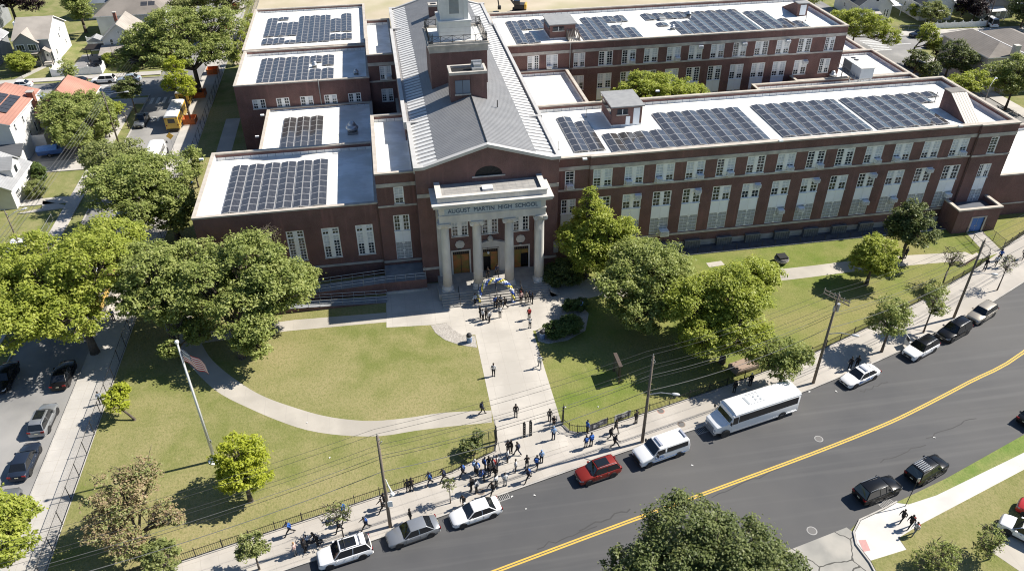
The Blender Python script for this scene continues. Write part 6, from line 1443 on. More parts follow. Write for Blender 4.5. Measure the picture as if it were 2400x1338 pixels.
for s in (-1, 1):
    def sy(z): return s * (w_ * (1 - (z - 1.35) * .16) + .012)
    for xa, xb in ((-h + .3, -h + 1.5), (-h + 1.52, -h + 2.75), (h - 2.65, h - 1.75)):
        g = MB(); q = [(xa, sy(1.37), 1.37), (xb if xb < 0 else xb + .15, sy(1.37), 1.37), (xb, sy(1.9), 1.9), (xa, sy(1.9), 1.9)]; g.add(q if s < 0 else q[::-1], [(0, 1, 2, 3)]); g.build('side_window', CGLASS, t)
    for x in (h - .95, -h + 1.25): wheel(t, x, s * (w_ - .1), .37, .25)
    g = MB(); g.box(h - .03, h + .01, s * .72 - .16, s * .72 + .16, .78, .98); g.build('headlight', LAMPW, t)
    g = MB(); g.box(-h - .02, -h + .03, s * .85 - .08, s * .85 + .08, .85, 1.25); g.build('taillight', LAMPR, t)
    g = MB(); g.box(h - 1.75, h - 1.6, s * (w_ + .12) - .13, s * (w_ + .12) + .13, 1.35, 1.7); g.build('mirror', PLAST, t)
    g = MB(); g.box(-h + .4, h - .4, s * (w_ + .001) - .006, s * (w_ + .001) + .006, .60, .66); g.build('blue_stripe', MATS['police_blue'], t)
    inst('lettering', text_mesh('NYPD', .42, .004, 'lettering', MATS['police_blue'], .01), t, (h - 2.0, s * (w_ + .014), .98), (R(90), 0, 0 if s < 0 else R(180)))
g = MB()
for s in (-1, 1):
    for x in (h - .95, -h + 1.25): g = MB(); g.cyl((x, s * w_ * .9, .39), (x, s * (w_ + .004), .39), .45, n=18); g.build('wheel_well_shade', PLAST, t)  # wheel well shade put in as a dark disc on the closed van side
for nm_, q in (('grille', (h - .02, h + .03, -.6, .6, .55, .95)), ('bumper', (h - .1, h + .12, -.9, .9, .38, .52)), ('bumper', (-h - .1, -h, -.9, .9, .4, .55))): g = MB(); g.box(*q); g.build(nm_, PLAST, t)
g = MB(); g.box(h - 2.5, h - 2.25, -.62, .62, H + .04, H + .16); g.box(h - 2.45, h - 2.3, -.08, .08, H, H + .04); g.box(-h + .3, -h + .5, -.55, .55, H + .02, H + .14); g.build('light_bar', [MATS['lightbar']], t)
# odd vehicles
t = thing('utility_trailer', 'faded blue trailer under a tarp in the left driveway', 'trailer', (-57.4, 135.6, -.03), R(8))
b = MB(); b.box(-2.0, 2.0, -.9, .9, .5, 1.3); o = b.build('bed', PAINTS['blue'], t); add_bevel(o, .08)
b = MB(); b.ngon_yz([(-1.0, 1.3), (1.0, 1.3), (.5, 1.75), (-.4, 1.7)], -2.05, 1.2); b.build('tarp', mat('blue_tarp', (.10, .26, .62), .5, (.07, .2, .5), 3), t)
for y in (-.85, .85): wheel(t, -.2, y, .36)
b = MB(); b.tube([(2.0, -.5, .5), (3.2, 0, .5), (2.0, .5, .5)], .05, 5); b.build('drawbar', DARKM, t)
t = thing('box_truck', 'white and blue box truck at the upper right edge', 'truck', (160.0, 181.0, -.1), R(170))
b = MB(); b.box(-3.2, 1.2, -1.15, 1.15, .7, 3.2); o = b.build('box', mat('pale_blue_box', (.5, .58, .68), .5, (.16, .28, .5), .5, .45, .55), t); add_bevel(o)
b = MB(); b.box(1.3, 3.0, -1.05, 1.05, .5, 2.2); o = b.build('cab', PAINTS['white'], t); add_bevel(o, .15)
for y in (-1, 1):
    for x in (-2.2, 2.2): wheel(t, x, y, .42)
t = thing('excavator', 'yellow and black tracked excavator on the sandy site at the top', 'excavator', (36.6, 203.0, 0), R(165))
b = MB()
for y in (-1.1, 1.1): b.box(-1.8, 1.8, y - .3, y + .3, 0, .8)
o = b.build('tracks', PLAST, t); add_bevel(o, .2)
b = MB(); b.box(-1.4, 1.2, -1.2, 1.2, 1.0, 2.1); o = b.build('body', PLAST, t); add_bevel(o, .1); b = MB(); b.box(-2.0, -1.4, -1.3, 1.3, 1.0, 2.2); o = b.build('counterweight', PAINTS['yellow'], t); add_bevel(o, .1)
b = MB(); b.box(-.3, 1.3, .3, 1.3, 2.1, 3.1); b.build('cab', CGLASS, t)
b = MB(); b.tube([(1.0, -.2, 1.6), (3.4, -.2, 4.6), (5.6, -.2, 3.6)], [.3, .26, .22], 6); b.tube([(5.6, -.2, 3.8), (5.2, -.2, 1.2)], [.2, .16], 6); b.build('arm', PLAST, t)
b = MB(); b.box(4.7, 5.5, -.7, .3, .5, 1.3); b.build('bucket', PLAST, t)
t = thing('motor_scooter', 'dark moped parked on the front pavement beside seated people', 'moped', (at(733, 1278).x, at(733, 1278).y, 0), R(12))
b = MB(); b.tube([(-.5, 0, .62), (.0, 0, .45), (.45, 0, .55), (.62, 0, .95)], [.14, .12, .09, .05], 8); b.tube([(-.7, 0, .7), (-.1, 0, .72)], [.13, .12], 8); b.build('body', PLAST, t)
for x in (-.62, .68): wheel(t, x, 0, .27, .1)
b = MB(); b.tube([(.58, -.32, 1.0), (.62, 0, 1.02), (.58, .32, 1.0)], .02, 5); b.build('handlebar', DARKM, t)
b = MB(); b.box(-.95, -.6, -.2, .2, .72, 1.05); b.build('delivery_box', PLAST, t)
# ------------------------------------------------------------------ people
def skin(name, pts, edges, rad, root=0, sub=1):
    me = bpy.data.meshes.new(name); me.from_pydata(pts, edges, []); me.update()
    o = bpy.data.objects.new(name, me); COL.objects.link(o)
    o.modifiers.new('skin', 'SKIN').use_smooth_shade = True
    if not me.skin_vertices: 
        bm = __import__('bmesh').new(); bm.from_mesh(me); bm.verts.layers.skin.verify(); bm.to_mesh(me); bm.free()
    for i, s in enumerate(me.skin_vertices[0].data):
        r = rad[i]; s.radius = (r, r) if not isinstance(r, tuple) else r; s.use_root = (i == root)
    if sub: o.modifiers.new('sub', 'SUBSURF').levels = sub
    dg = bpy.context.evaluated_depsgraph_get()
    out = bpy.data.meshes.new_from_object(o.evaluated_get(dg)); out.name = name
    bpy.data.objects.remove(o)
    for p in out.polygons: p.use_smooth = True
    return out
def hand_chain(P, E, Rr, wi, elbow, curl):
    w = Vector(P[wi]); e = Vector(P[elbow]); d = (w - e).normalized(); side = Vector((0, 1 if w.y > 0 else -1, 0)); fwd = d.cross(side).normalized()
    if fwd.x < 0: fwd = -fwd
    pi_ = len(P); P.append(tuple(w + d * .07)); E.append((wi, pi_)); Rr.append((.034, .018))
    for k, (off, ln) in enumerate(((-.03, .055), (-.01, .07), (.01, .075), (.03, .068))):
        b0 = w + d * .085 + fwd * off; i0 = len(P)
        P.append(tuple(b0)); P.append(tuple(b0 + d * ln * .55 - side * curl * .02)); P.append(tuple(b0 + d * ln - side * curl * .045))
        E += [(pi_, i0), (i0, i0 + 1), (i0 + 1, i0 + 2)]; Rr += [.010, .009, .0075]
    i0 = len(P); b0 = w + d * .03 + fwd * .035
    P.append(tuple(b0)); P.append(tuple(b0 + d * .035 + fwd * .03)); E += [(pi_, i0), (i0, i0 + 1)]; Rr += [.012, .009]
def pose(kneeL, ankL, kneeR, ankR, elL, wrL, elR, wrR, lean=0.0, hipz=.93, headf=.02, sit=False):
    lx = lean
    P = [(0, 0, hipz), (lx * .4, 0, hipz + .22), (lx * .8, 0, hipz + .44), (lx, 0, hipz + .56), (lx + headf * .5, 0, hipz + .63), (lx + headf, 0, hipz + .70), (lx + headf, 0, hipz + .79)]
    E = [(0, 1), (1, 2), (2, 3), (3, 4), (4, 5), (5, 6)]
    Rr = [(.135, .105), (.12, .095), (.14, .105), (.055, .055), (.058, .06), (.076, .092), (.066, .078)]
    idx = {}
    for s, kn, an, el, wr, nm_ in ((1, kneeL, ankL, elL, wrL, 'L'), (-1, kneeR, ankR, elR, wrR, 'R')):
        i0 = len(P)
        P += [(0, s * .095, hipz - .06), (kn[0], s * (.105 + kn[2] if len(kn) > 2 else .105), kn[1]), (an[0], s * .11, an[1]), (an[0] + .13, s * .125, max(.035, an[1] - .06))]
        E += [(0, i0), (i0, i0 + 1), (i0 + 1, i0 + 2), (i0 + 2, i0 + 3)]; Rr += [(.088, .088), (.055, .055), (.042, .042), (.04, .03)]
        a0 = len(P); sx = lx * .8
        P += [(sx, s * .17, hipz + .47), (el[0] + lx * .6, s * el[1], el[2]), (wr[0] + lx * .6, s * wr[1], wr[2])]
        E += [(2, a0), (a0, a0 + 1), (a0 + 1, a0 + 2)]; Rr += [(.058, .058), (.044, .044), (.029, .027)]
        idx[nm_] = (i0, a0)
    nb = len(P)
    for nm_ in 'LR': a0 = idx[nm_][1]; hand_chain(P, E, Rr, a0 + 2, a0 + 1, .6)
    body = skin('body', P, E, Rr, 0)
    # face: nose, ears and eyes joined on to the head surface
    b = MB(); hx, hz = lx + headf, hipz + .725
    b.add([(hx + .085, -.014, hz - .015), (hx + .085, .014, hz - .015), (hx + .112, 0, hz - .012), (hx + .088, 0, hz + .03)], [(0, 1, 2), (0, 2, 3), (1, 3, 2)], 0)
    for s in (-1, 1): b.ball((hx, s * .079, hz), .022, 6, 0); b.ball((hx + .082, s * .032, hz + .024), .0095, 6, 1)
    b.box(hx + .078, hx + .088, -.024, .024, hz - .052, hz - .044, 1)
    face = b.mesh('face', [])
    # clothes as loose shells round the same bones
    a, c = idx['L'], idx['R']
    def sub_(ids, rad, nm_):
        mp = {v: i for i, v in enumerate(ids)}
        return skin(nm_, [P[v] for v in ids], [(mp[x], mp[y]) for x, y in E if x in mp and y in mp], rad, 0)
    top_ids = [1, 0, 2, 3, a[1], a[1] + 1, a[1] + 2, c[1], c[1] + 1, c[1] + 2]
    top = sub_(top_ids, [(.142, .118), (.152, .124), (.162, .128), (.066, .066), (.074, .074), (.058, .058), (.040, .040), (.074, .074), (.058, .058), (.040, .040)], 'jacket')
    leg_ids = [0, a[0], a[0] + 1, a[0] + 2, c[0], c[0] + 1, c[0] + 2]
    legs = sub_(leg_ids, [(.138, .112), (.098, .098), (.068, .068), (.056, .056), (.098, .098), (.068, .068), (.056, .056)], 'trousers')
    b = MB()
    for i0 in (a[0], c[0]):
        p, q = Vector(P[i0 + 2]), Vector(P[i0 + 3]); b.tube([p + Vector((-.05, 0, -.035)), p + Vector((.03, 0, -.03)), q + Vector((.03, 0, 0))], [.045, .052, .036], 7)
    shoes = b.mesh('shoes', [], True)
    hp = [(hx - .02, 0, hz + .02), (hx - .012, 0, hz + .075)]
    b = MB(); b.ball((hx - .014, 0, hz + .035), .105, 10); b.v = [v if not (v[0] > hx + .03 and v[2] < hz + .06) else (hx + .03, v[1] * .8, max(v[2], hz + .06)) for v in b.v]
    hair = b.mesh('hair', [], True)
    return dict(body=body, face=face, jacket=top, trousers=legs, shoes=shoes, hair=hair, back=(lx * .7 - .135, 0, hipz + .30), head=(hx, 0, hz))
POSES = {
 'stand': pose((.02, .50), (0, .09), (.0, .50), (-.02, .09), (-.02, .24, 1.16), (.08, .25, .93), (-.02, .24, 1.16), (.08, .25, .93)),
 'arms': pose((.02, .50), (.03, .09), (.0, .50), (-.05, .09), (.02, .26, 1.17), (.23, .10, 1.20), (.02, .26, 1.17), (.22, .08, 1.24), headf=.05),
 'walk': pose((.19, .53), (.30, .11), (-.05, .50), (-.36, .19), (-.14, .24, 1.18), (-.08, .25, .94), (.12, .24, 1.17), (.27, .22, 1.0), .05),
 'walkb': pose((-.03, .50), (-.33, .17), (.2, .53), (.31, .11), (.12, .24, 1.17), (.25, .2, 1.02), (-.13, .25, 1.18), (-.12, .26, .93), .06),
 'stride': pose((.26, .55), (.44, .12), (-.10, .51), (-.46, .21), (-.18, .24, 1.20), (-.2, .24, .97), (.18, .24, 1.2), (.36, .2, 1.12), .10),
 'sit': pose((.42, .52), (.40, .09), (.42, .52), (.42, .09), (.08, .25, .72), (.32, .14, .68), (.08, .25, .72), (.32, .14, .68), .04, .50),
 'bend': pose((.06, .48), (-.02, .09), (.05, .48), (-.04, .09), (.16, .22, 1.06), (.40, .14, 1.0), (.16, .22, 1.06), (.38, .12, .98), .22, .90, .06),
}
def cloth(name, c): return mat('cloth_' + name, c, .85, tuple(x * .75 for x in c), 9, coord='obj')
CL_ = {'black': cloth('black', (.013, .013, .015)), 'blue': cloth('blue', (.035, .085, .24)), 'white': cloth('white', (.66, .66, .65)), 'grey': cloth('grey', (.22, .225, .235)), 'navy': cloth('navy', (.018, .026, .06)),
       'lightblue': cloth('light_blue', (.26, .40, .62)), 'red': cloth('red', (.38, .035, .03)), 'pink': cloth('pink', (.62, .42, .38)), 'darkred': cloth('dark_red', (.20, .025, .025)), 'khaki': cloth('khaki', (.33, .29, .22)), 'denim': cloth('denim', (.05, .075, .14)), 'paleblue': cloth('pale_blue', (.45, .55, .68)), 'royal': cloth('royal', (.03, .12, .42))}
SKIN = [mat('skin_%s' % n_, c, .55, spec=.35) for n_, c in (('deep', (.07, .038, .024)), ('brown', (.13, .072, .045)), ('tan', (.30, .17, .11)))]
HAIR = {'black': mat('hair_black', (.012, .010, .010), .6), 'brown': mat('hair_brown', (.05, .028, .016), .6), 'fair': mat('hair_fair', (.42, .25, .12), .6)}
EYE = mat('eye_dark', (.015, .012, .01), .3)
SHOE = {'black': mat('shoe_black', (.015, .015, .016), .6), 'white': mat('shoe_white', (.6, .6, .6), .6)}
bpb = MB()
bpb.box(-.09, .06, -.15, .15, -.20, .20); bpb.box(-.14, -.09, -.12, .12, -.16, .06)
BPM = bpb.mesh('backpack', [None] if False else [CL_['blue']])
bst = MB()
for s in (-1, 1): bst.tube([(.05, s * .10, .17), (.16, s * .11, .22), (.29, s * .11, .12), (.28, s * .12, -.04), (.06, s * .13, -.15)], .016, 5)
BST = bst.mesh('strap', [CL_['black']])
for k_, d_ in POSES.items():
    d_['body'].materials.append(SKIN[0]); d_['jacket'].materials.append(CL_['black']); d_['trousers'].materials.append(CL_['black']); d_['shoes'].materials.append(SHOE['black']); d_['hair'].materials.append(HAIR['black'])
    d_['face'].materials.append(SKIN[0]); d_['face'].materials.append(EYE)
    # one continuous body: the face is joined to it
    bm = __import__('bmesh').new(); bm.from_mesh(d_['body']); nb_ = len(bm.faces); bm.from_mesh(d_['face']); bm.to_mesh(d_['body']); bm.free()
    d_['body'].materials.append(EYE)
    if k_ == 'x': pass
def setmat(o, m):
    o.material_slots[0].link = 'OBJECT'; o.material_slots[0].material = m
PN = [0]
def person(u, v, ang, ps, top, legs, label, bag=None, hair='black', sk=None, shoe='black', group=None, z=None, s=None, xy=None):
    PN[0] += 1; r = random.Random(PN[0] * 13)
    if xy is None:
        z = .02 if z is None else z; p = at(u, v, z)
    else: p = Vector((xy[0], xy[1], z or 0))
    t = thing('person', label, 'person', (p.x, p.y, p.z), R(ang), group)
    d = POSES[ps]; s = s or r.uniform(.99, 1.11); t.scale = (s, s, s)
    sk_ = SKIN[r.choice([0, 0, 1, 1]) if sk is None else sk]
    for nm_, m in (('body', sk_), ('jacket', CL_[top]), ('trousers', CL_[legs]), ('shoes', SHOE[shoe]), ('hair', HAIR.get(hair) or CL_[hair])):
        setmat(inst(nm_, d[nm_], t), m)
    if bag:
        b = thing('backpack', bag[1], 'backpack', (0, 0, 0), R(ang), 'backpacks worn by the students')
        M = Matrix.Translation(p) @ Matrix.Rotation(R(ang), 4, 'Z') @ Matrix.Scale(s, 4)
        b.location = M @ Vector(d['back']); b.scale = (s, s, s)
        setmat(inst('bag', BPM, b), CL_[bag[0]]); inst('strap', BST, b)
    return t
GC = 'students on the front pavement'
# lone walkers on the pavement, from the lower left to the gate
person(694, 1300, 160, 'stand', 'pink', 'grey', 'person in pale pink top with fair hair by the moped', hair='fair', sk=2, group=GC)
person(717, 1292, 160, 'stand', 'black', 'black', 'person in black top beside the fair haired one', group=GC)
person(722, 1276, 150, 'sit', 'paleblue', 'navy', 'person in pale blue hoodie sitting by the moped', group=GC, z=.02)
person(745, 1276, 200, 'bend', 'black', 'black', 'person in black bending over the moped', group=GC)
person(681, 1252, -165, 'stride', 'royal', 'black', 'person in bright blue hoodie walking away at far left by fence', ('royal', 'bright blue backpack at the far left of the pavement'), group=GC)
person(796, 1246, -165, 'walk', 'navy', 'black', 'person in dark clothes behind the nearly bare sapling', group=GC)
person(809, 1226, -165, 'walk', 'grey', 'black', 'person in grey walking by the fence behind the sapling', group=GC)
person(807, 1210, -165, 'walkb', 'royal', 'black', 'person with blue bag close to the fence behind the sapling', ('royal', 'blue backpack close to the fence behind the left sapling'), group=GC)
person(859, 1240, -168, 'stride', 'navy', 'black', 'lone person striding along the middle of the pavement', ('royal', 'blue backpack on the lone strider left of the utility pole'), group=GC)
person(899, 1198, -160, 'stride', 'black', 'black', 'person in black with white bag walking left of the utility pole', group=GC)
person(903, 1186, -160, 'walk', 'black', 'black', 'person mostly hidden behind the utility pole', group=GC)
person(963, 1222, 200, 'stand', 'black', 'black', 'person in black standing at the kerb by the silver car', group=GC)
person(957, 1152, 100, 'stand', 'black', 'black', 'left of two people in black leaning on the fence', group=GC)
person(966, 1150, 100, 'arms', 'black', 'black', 'right of two people in black leaning on the fence', group=GC)
person(1008, 1136, -165, 'walk', 'royal', 'navy', 'person in blue walking by the fence right of the pair', ('navy', 'dark blue backpack by the fence right of the pair'), group=GC)
person(1041, 1128, -165, 'stride', 'navy', 'black', 'person in dark blue striding behind the second sapling', ('navy', 'dark blue backpack behind the second sapling'), group=GC)
person(1085, 1116, -165, 'walk', 'denim', 'black', 'person in denim jacket nearing the fence crowd', ('royal', 'blue backpack nearing the fence crowd'), group=GC)
# the crowd by the left gate pier
person(1114, 1106, 30, 'stand', 'white', 'black', 'person in white with light backpack at the left of crowd', ('lightblue', 'light blue backpack at the left of the crowd'), hair='white', group=GC)
person(1119, 1112, 200, 'arms', 'white', 'black', 'person in white shirt in front at the left of crowd', ('royal', 'blue backpack on the white shirt at left of the crowd'), group=GC)
person(1137, 1100, 10, 'stand', 'royal', 'black', 'person in blue in the middle of the crowd at fence', ('navy', 'navy backpack in the middle of the crowd at fence'), group=GC)
person(1146, 1098, 80, 'stand', 'black', 'black', 'person in black at the back of the crowd', hair='black', group=GC)
person(1156, 1104, 190, 'stand', 'grey', 'black', 'person in grey next to the red bag', ('red', 'red backpack in the thick of the crowd'), group=GC)
person(1166, 1096, 170, 'stand', 'white', 'black', 'person in white at the right of the crowd by fence end', ('grey', 'grey backpack at the right of the crowd'), group=GC)
person(1147, 1116, 120, 'stand', 'black', 'navy', 'person in black in front of the crowd', ('black', 'black backpack in front of the crowd'), group=GC)
person(1161, 1120, -140, 'walk', 'black', 'black', 'person in black stepping out of the crowd', ('black', 'black backpack stepping out of the crowd'), group=GC)
person(1135, 1126, -170, 'bend', 'royal', 'black', 'person in blue walking below the crowd', ('navy', 'navy backpack on the blue walker below the crowd'), group=GC)
person(1190, 1082, 175, 'stand', 'white', 'black', 'person in white with back turned right of the crowd', group=GC)
person(1191, 1062, 110, 'arms', 'black', 'black', 'left of three people in black at the gate opening', group=GC)
person(1199, 1060, 200, 'stand', 'black', 'black', 'middle of three people in black at the gate opening', group=GC)
person(1213, 1066, 140, 'walk', 'black', 'navy', 'right of three people in black at the gate opening', ('navy', 'navy backpack at the gate opening'), group=GC)
person(1209, 1105, 175, 'stand', 'white', 'black', 'person in white top standing alone on the open pavement', group=GC, shoe='white')
person(1235, 1096, 90, 'arms', 'black', 'black', 'person in black standing with folded arms on open pavement', group=GC)
person(1258, 1098, 60, 'walk', 'navy', 'black', 'person in navy beside the light blue hood', ('royal', 'blue backpack beside the light blue hood'), group=GC)
person(1269, 1084, 90, 'stand', 'lightblue', 'black', 'person in light blue hooded top on the pavement', hair='lightblue', group=GC)
person(1238, 1126, -150, 'stride', 'navy', 'black', 'person in navy striding near the kerb above the red car', ('royal', 'blue backpack near the kerb above the red car'), group=GC)
# below the crowd
person(1105, 1150, 160, 'stand', 'black', 'black', 'left of a pair with dark backpack near the drain', ('black', 'black backpack on the pair near the drain'), group=GC)
person(1117, 1154, 150, 'stand', 'white', 'black', 'right of a pair in white sleeves near the drain', ('grey', 'grey backpack on the pair near the drain'), group=GC)
person(1163, 1142, 130, 'stand', 'white', 'black', 'person in white shirt with long dark hair by the kerb', hair='black', group=GC)
person(1184, 1138, 100, 'stand', 'white', 'grey', 'person in white and dark stripes nearest the kerb', group=GC)
person(1155, 1158, -140, 'stride', 'black', 'black', 'person with white sleeves striding to the white sedan', group=GC, shoe='white')
person(1088, 1184, -120, 'bend', 'black', 'black', 'person in black stooping beside the white sedan', group=GC)
# right of the gate
person(1288, 986, -100, 'stand', 'black', 'black', 'person in black standing inside the right gate post', group=GC)
person(1298, 1002, -120, 'arms', 'black', 'black', 'person in black at the foot of the right gate post', group=GC)
person(1297, 1030, 90, 'stand', 'lightblue', 'navy', 'person in sky blue jacket alone outside the gate', hair='lightblue', group=GC)
person(1373, 1048, 100, 'stand', 'navy', 'black', 'left of two people with blue packs by curved fence', ('royal', 'left of two blue backpacks by the curved fence'), group=GC)
person(1385, 1045, 100, 'stand', 'royal', 'black', 'right of two people with blue packs by curved fence', ('royal', 'right of two blue backpacks by the curved fence'), group=GC)
person(1376, 1014, 20, 'stand', 'royal', 'black', 'person in blue leaning on fence by the grey banner', group=GC)
person(1431, 1030, -20, 'walk', 'black', 'black', 'person in black walking left of a similar pair', ('black', 'black backpack left of the walking pair'), group=GC)
person(1442, 1012, -60, 'walk', 'black', 'black', 'person in black between the banners and walking pair', group=GC)
person(1440, 1048, -10, 'stride', 'navy', 'black', 'person in navy striding right near the utility pole', ('black', 'black backpack striding near the utility pole'), group=GC)
person(1490, 992, 120, 'arms', 'black', 'black', 'person in black standing at the white banner end', group=GC)
person(1720, 920, 80, 'stand', 'black', 'black', 'person in black in tree shade behind the shuttle bus', group=GC)
person(1757, 904, 80, 'stand', 'black', 'black', 'person in black with white cap behind the shuttle bus', hair='white', group=GC)
person(1990, 866, 60, 'stand', 'black', 'black', 'left of two shaded people behind the police sedan', group=GC)
person(2006, 862, 60, 'stand', 'black', 'black', 'right of two shaded people behind the police sedan', group=GC)
person(2306, 634, 40, 'bend', 'black', 'black', 'person in black stooping by the right lamp pole', group=GC)
person(2331, 625, 35, 'walk', 'paleblue', 'black', 'person in pale blue shirt walking at the right end', group=GC)
person(2341, 610, 35, 'walk', 'royal', 'black', 'person in blue walking ahead of the pale blue shirt', group=GC)
person(2350, 626, 35, 'walk', 'grey', 'grey', 'person in grey walking at the right end of pavement', group=GC)
person(2396, 606, -145, 'stride', 'navy', 'black', 'person cut by the right edge walking this way', group=GC)
# on the walk and the plaza
GP = 'people on the walk and plaza'
person(1157, 881, -95, 'stand', 'white', 'black', 'person in white shirt walking down the main walk at left', group=GP)
person(1265, 862, 80, 'walk', 'white', 'grey', 'person in white and grey walking up the right side of walk', group=GP)
person(1130, 970, -10, 'walk', 'navy', 'black', 'person with dark pack entering from the curved path', ('navy', 'navy backpack at the curved path'), group=GP)
person(1209, 977, -95, 'stand', 'black', 'black', 'person all in black in the middle of the main walk', group=GP)
person(1242, 769, 95, 'arms', 'white', 'black', 'person in white shirt standing on the plaza', group=GP)
person(1240, 748, 95, 'stand', 'darkred', 'black', 'person with red pack just behind the white shirt on plaza', ('red', 'red backpack on the plaza'), group=GP)
person(1172, 744, -80, 'stand', 'white', 'black', 'person in long white top facing the plaza group', group=GP)
person(1126, 746, 20, 'stand', 'black', 'black', 'left person of the group on the plaza, in black and white', hair='black', group=GP)
person(1132, 751, 40, 'stand', 'white', 'black', 'middle person of the plaza group in white hood', group=GP)
person(1140, 749, 120, 'stand', 'black', 'black', 'right person of the plaza group in black', group=GP)
person(1147, 756, 150, 'stand', 'white', 'black', 'person with grey pack in front of the plaza group', ('grey', 'grey backpack in front of the plaza group'), group=GP)
person(1114, 714, -60, 'stand', 'paleblue', 'black', 'person in pale shirt beside the left foot of balloon arch', group=GP)
person(1161, 720, -90, 'stand', 'royal', 'black', 'person in blue under the balloon arch', group=GP)
person(1166, 722, -60, 'stand', 'black', 'black', 'person in black under the arch beside the blue one', group=GP)
person(1174, 718, -120, 'arms', 'grey', 'black', 'person in grey under the arch at right', group=GP)
person(1184, 724, 170, 'walk', 'black', 'black', 'person in black with pack leaving the arch', ('black', 'black backpack leaving the arch'), group=GP)
person(1221, 711, -70, 'stand', 'pink', 'black', 'person in pink top on the plaza right of the arch', hair='darkred', group=GP)
person(1233, 710, -90, 'stand', 'khaki', 'black', 'person in brownish coat right of the pink top', group=GP)
person(1241, 708, -100, 'stand', 'navy', 'black', 'person in navy behind the brownish coat', group=GP)
person(1248, 712, 180, 'stand', 'black', 'black', 'person in black at the right end of the steps', group=GP)
person(1222, 700, -100, 'stand', 'black', 'black', 'person in black on the steps behind the pink top', group=GP, z=.3)
person(0, 0, -90, 'walk', 'black', 'black', 'person in black coming out below the middle door', group=GP, z=1.0, xy=(11.0, 83.9))
person(0, 0, -80, 'walk', 'navy', 'black', 'person in navy coming out by the third column', group=GP, z=1.0, xy=(12.3, 84.5))
person(1366, 727, 200, 'bend', 'lightblue', 'black', 'person in light blue behind the clipped bushes', group=GP)
person(2120, 606, 90, 'stand', 'black', 'black', 'person in black under the dark tree near the porch', group=GP)
person(238, 946, -60, 'stand', 'paleblue', 'black', 'person at the left fence behind the small yellow tree', hair='black', group=GP)
person(452, 446, 90, 'stand', 'royal', 'black', 'person in blue by the left fence near the roof corner', group=GP)
person(441, 444, 90, 'stand', 'paleblue', 'black', 'person in pale top beside the blue one at the left fence', group=GP)
person(268, 752, 90, 'stand', 'royal', 'black', 'person in blue below the huge bright tree', group=GP)
# south side corner
GSS = 'three people on the south corner'
person(2112, 1222, -165, 'walk', 'black', 'black', 'person in black, farthest left of three on the south corner', group=GSS, z=.02)
person(2131, 1236, -165, 'walk', 'black', 'black', 'person with red pack, middle of three on the south corner', ('darkred', 'dark red backpack, middle of the south corner trio'), group=GSS, z=.02)
person(2141, 1252, -165, 'walk', 'white', 'grey', 'person in white with red pack, last of three on south corner', ('red', 'red backpack on the white shirt at the south corner'), group=GSS, z=.02)
# ------------------------------------------------------------------ poles, wires, fences, small things
def pole(u, v, top, label, cross=False, arm=None, z=0.0, r=.17, xy=None, cat='utility pole'):
    p = Vector((xy[0], xy[1], z)) if xy else at(u, v, z)
    t = thing('utility_pole', label, cat, p, 0, 'wooden utility poles')
    b = MB(); b.cyl((0, 0, -.3), (0, 0, top), r, r * .68, 10); b.build('pole', WOODP, t, True)
    b = MB(); b.cyl((.0, 0, top), (.0, 0, top + .3), .05, .03, 6); b.box(-.12, .16, -.1, .1, top - .5, top - .42); b.cyl((.15, 0, top - .9), (.32, 0, top - .7), .05, n=6); b.build('insulator', GALV, t)
    if cross:
        d = Vector((.50, -.87, 0)) 
        for zz in (top - .35, top - .75):
            b = MB(); b.tube([d * -1.5 + Vector((0, .2, zz)), d * 1.5 + Vector((0, .2, zz))], .075, 5); b.build('crossarm', WOODP, t)
        b = MB()
        for k in (-1.4, -.8, -.3, .3, .8, 1.4):
            for zz in (top - .35, top - .75): q = d * k + Vector((0, .2, zz)); b.cyl(q, q + Vector((0, 0, .25)), .05, .035, 6)
        b.cyl((.35, .1, top - 2.2), (.35, .1, top - 1.3), .2, n=10); b.cyl((-.3, -.25, top - 1.9), (-.3, -.25, top - 1.3), .1, n=8)
        b.build('insulators', GALV, t)
    if arm:
        a, zz, ln = arm; d = Vector((math.cos(a), math.sin(a), 0)); c = d.cross(Vector((0, 0, 1)))
        b = MB(); b.tube([Vector((0, 0, zz)), d * ln * .5 + Vector((0, 0, zz + .45)), d * ln + Vector((0, 0, zz + .45))], [.05, .045, .04], 6); b.build('lamp_arm', GALV, t)
        h = d * (ln + .3) + Vector((0, 0, zz + .45)); b = MB(); b.lathe([(.02, -.1), (.16, -.08), (.22, 0), (.18, .09), (.03, .13)], 10); b.v = [tuple(h + d * (x * 2.0) + c * (y * .8) + Vector((0, 0, z_))) for x, y, z_ in b.v]
        b.build('lamp_head', mat('lamp_head_grey', (.5, .51, .52), .4), t, True)
    return t
PT = []
for u, v, h_, lb, cr, arm in ((915, 1233, 11.8, 'wooden utility pole at the kerb behind the silver car', False, None), (1505, 1035, 11.5, 'wooden utility pole with lamp arm above the police van', False, (R(-20), 6.6, 2.3)),
                              (1906, 897, 12.2, 'wooden utility pole with double crossarm and lamp near the shuttle bus', True, (R(-28), 7.0, 2.4)), (2235, 745, 11.3, 'wooden utility pole at the right end of the pavement by the black car', False, (R(-20), 6.4, 2.2))):
    pole(u, v, h_, lb, cr, arm); q = at(u, v); PT.append((q.x, q.y, h_))
p1_ = at(915, 1233)
t = thing('white_sign', 'white bags and notices tied to the pole behind the silver car', 'notice', (p1_.x + .1, p1_.y - .2, 5.2))
b = MB(); b.tube([(.1, 0, 1.4), (.25, -.05, .6), (.45, -.05, -.2)], [.04, .07, .1], 6); b.ball((.5, -.05, -.55), .22, 8); b.box(-.05, .4, -.05, 0, -2.2, -1.5); b.build('notice', WPAINT, t)
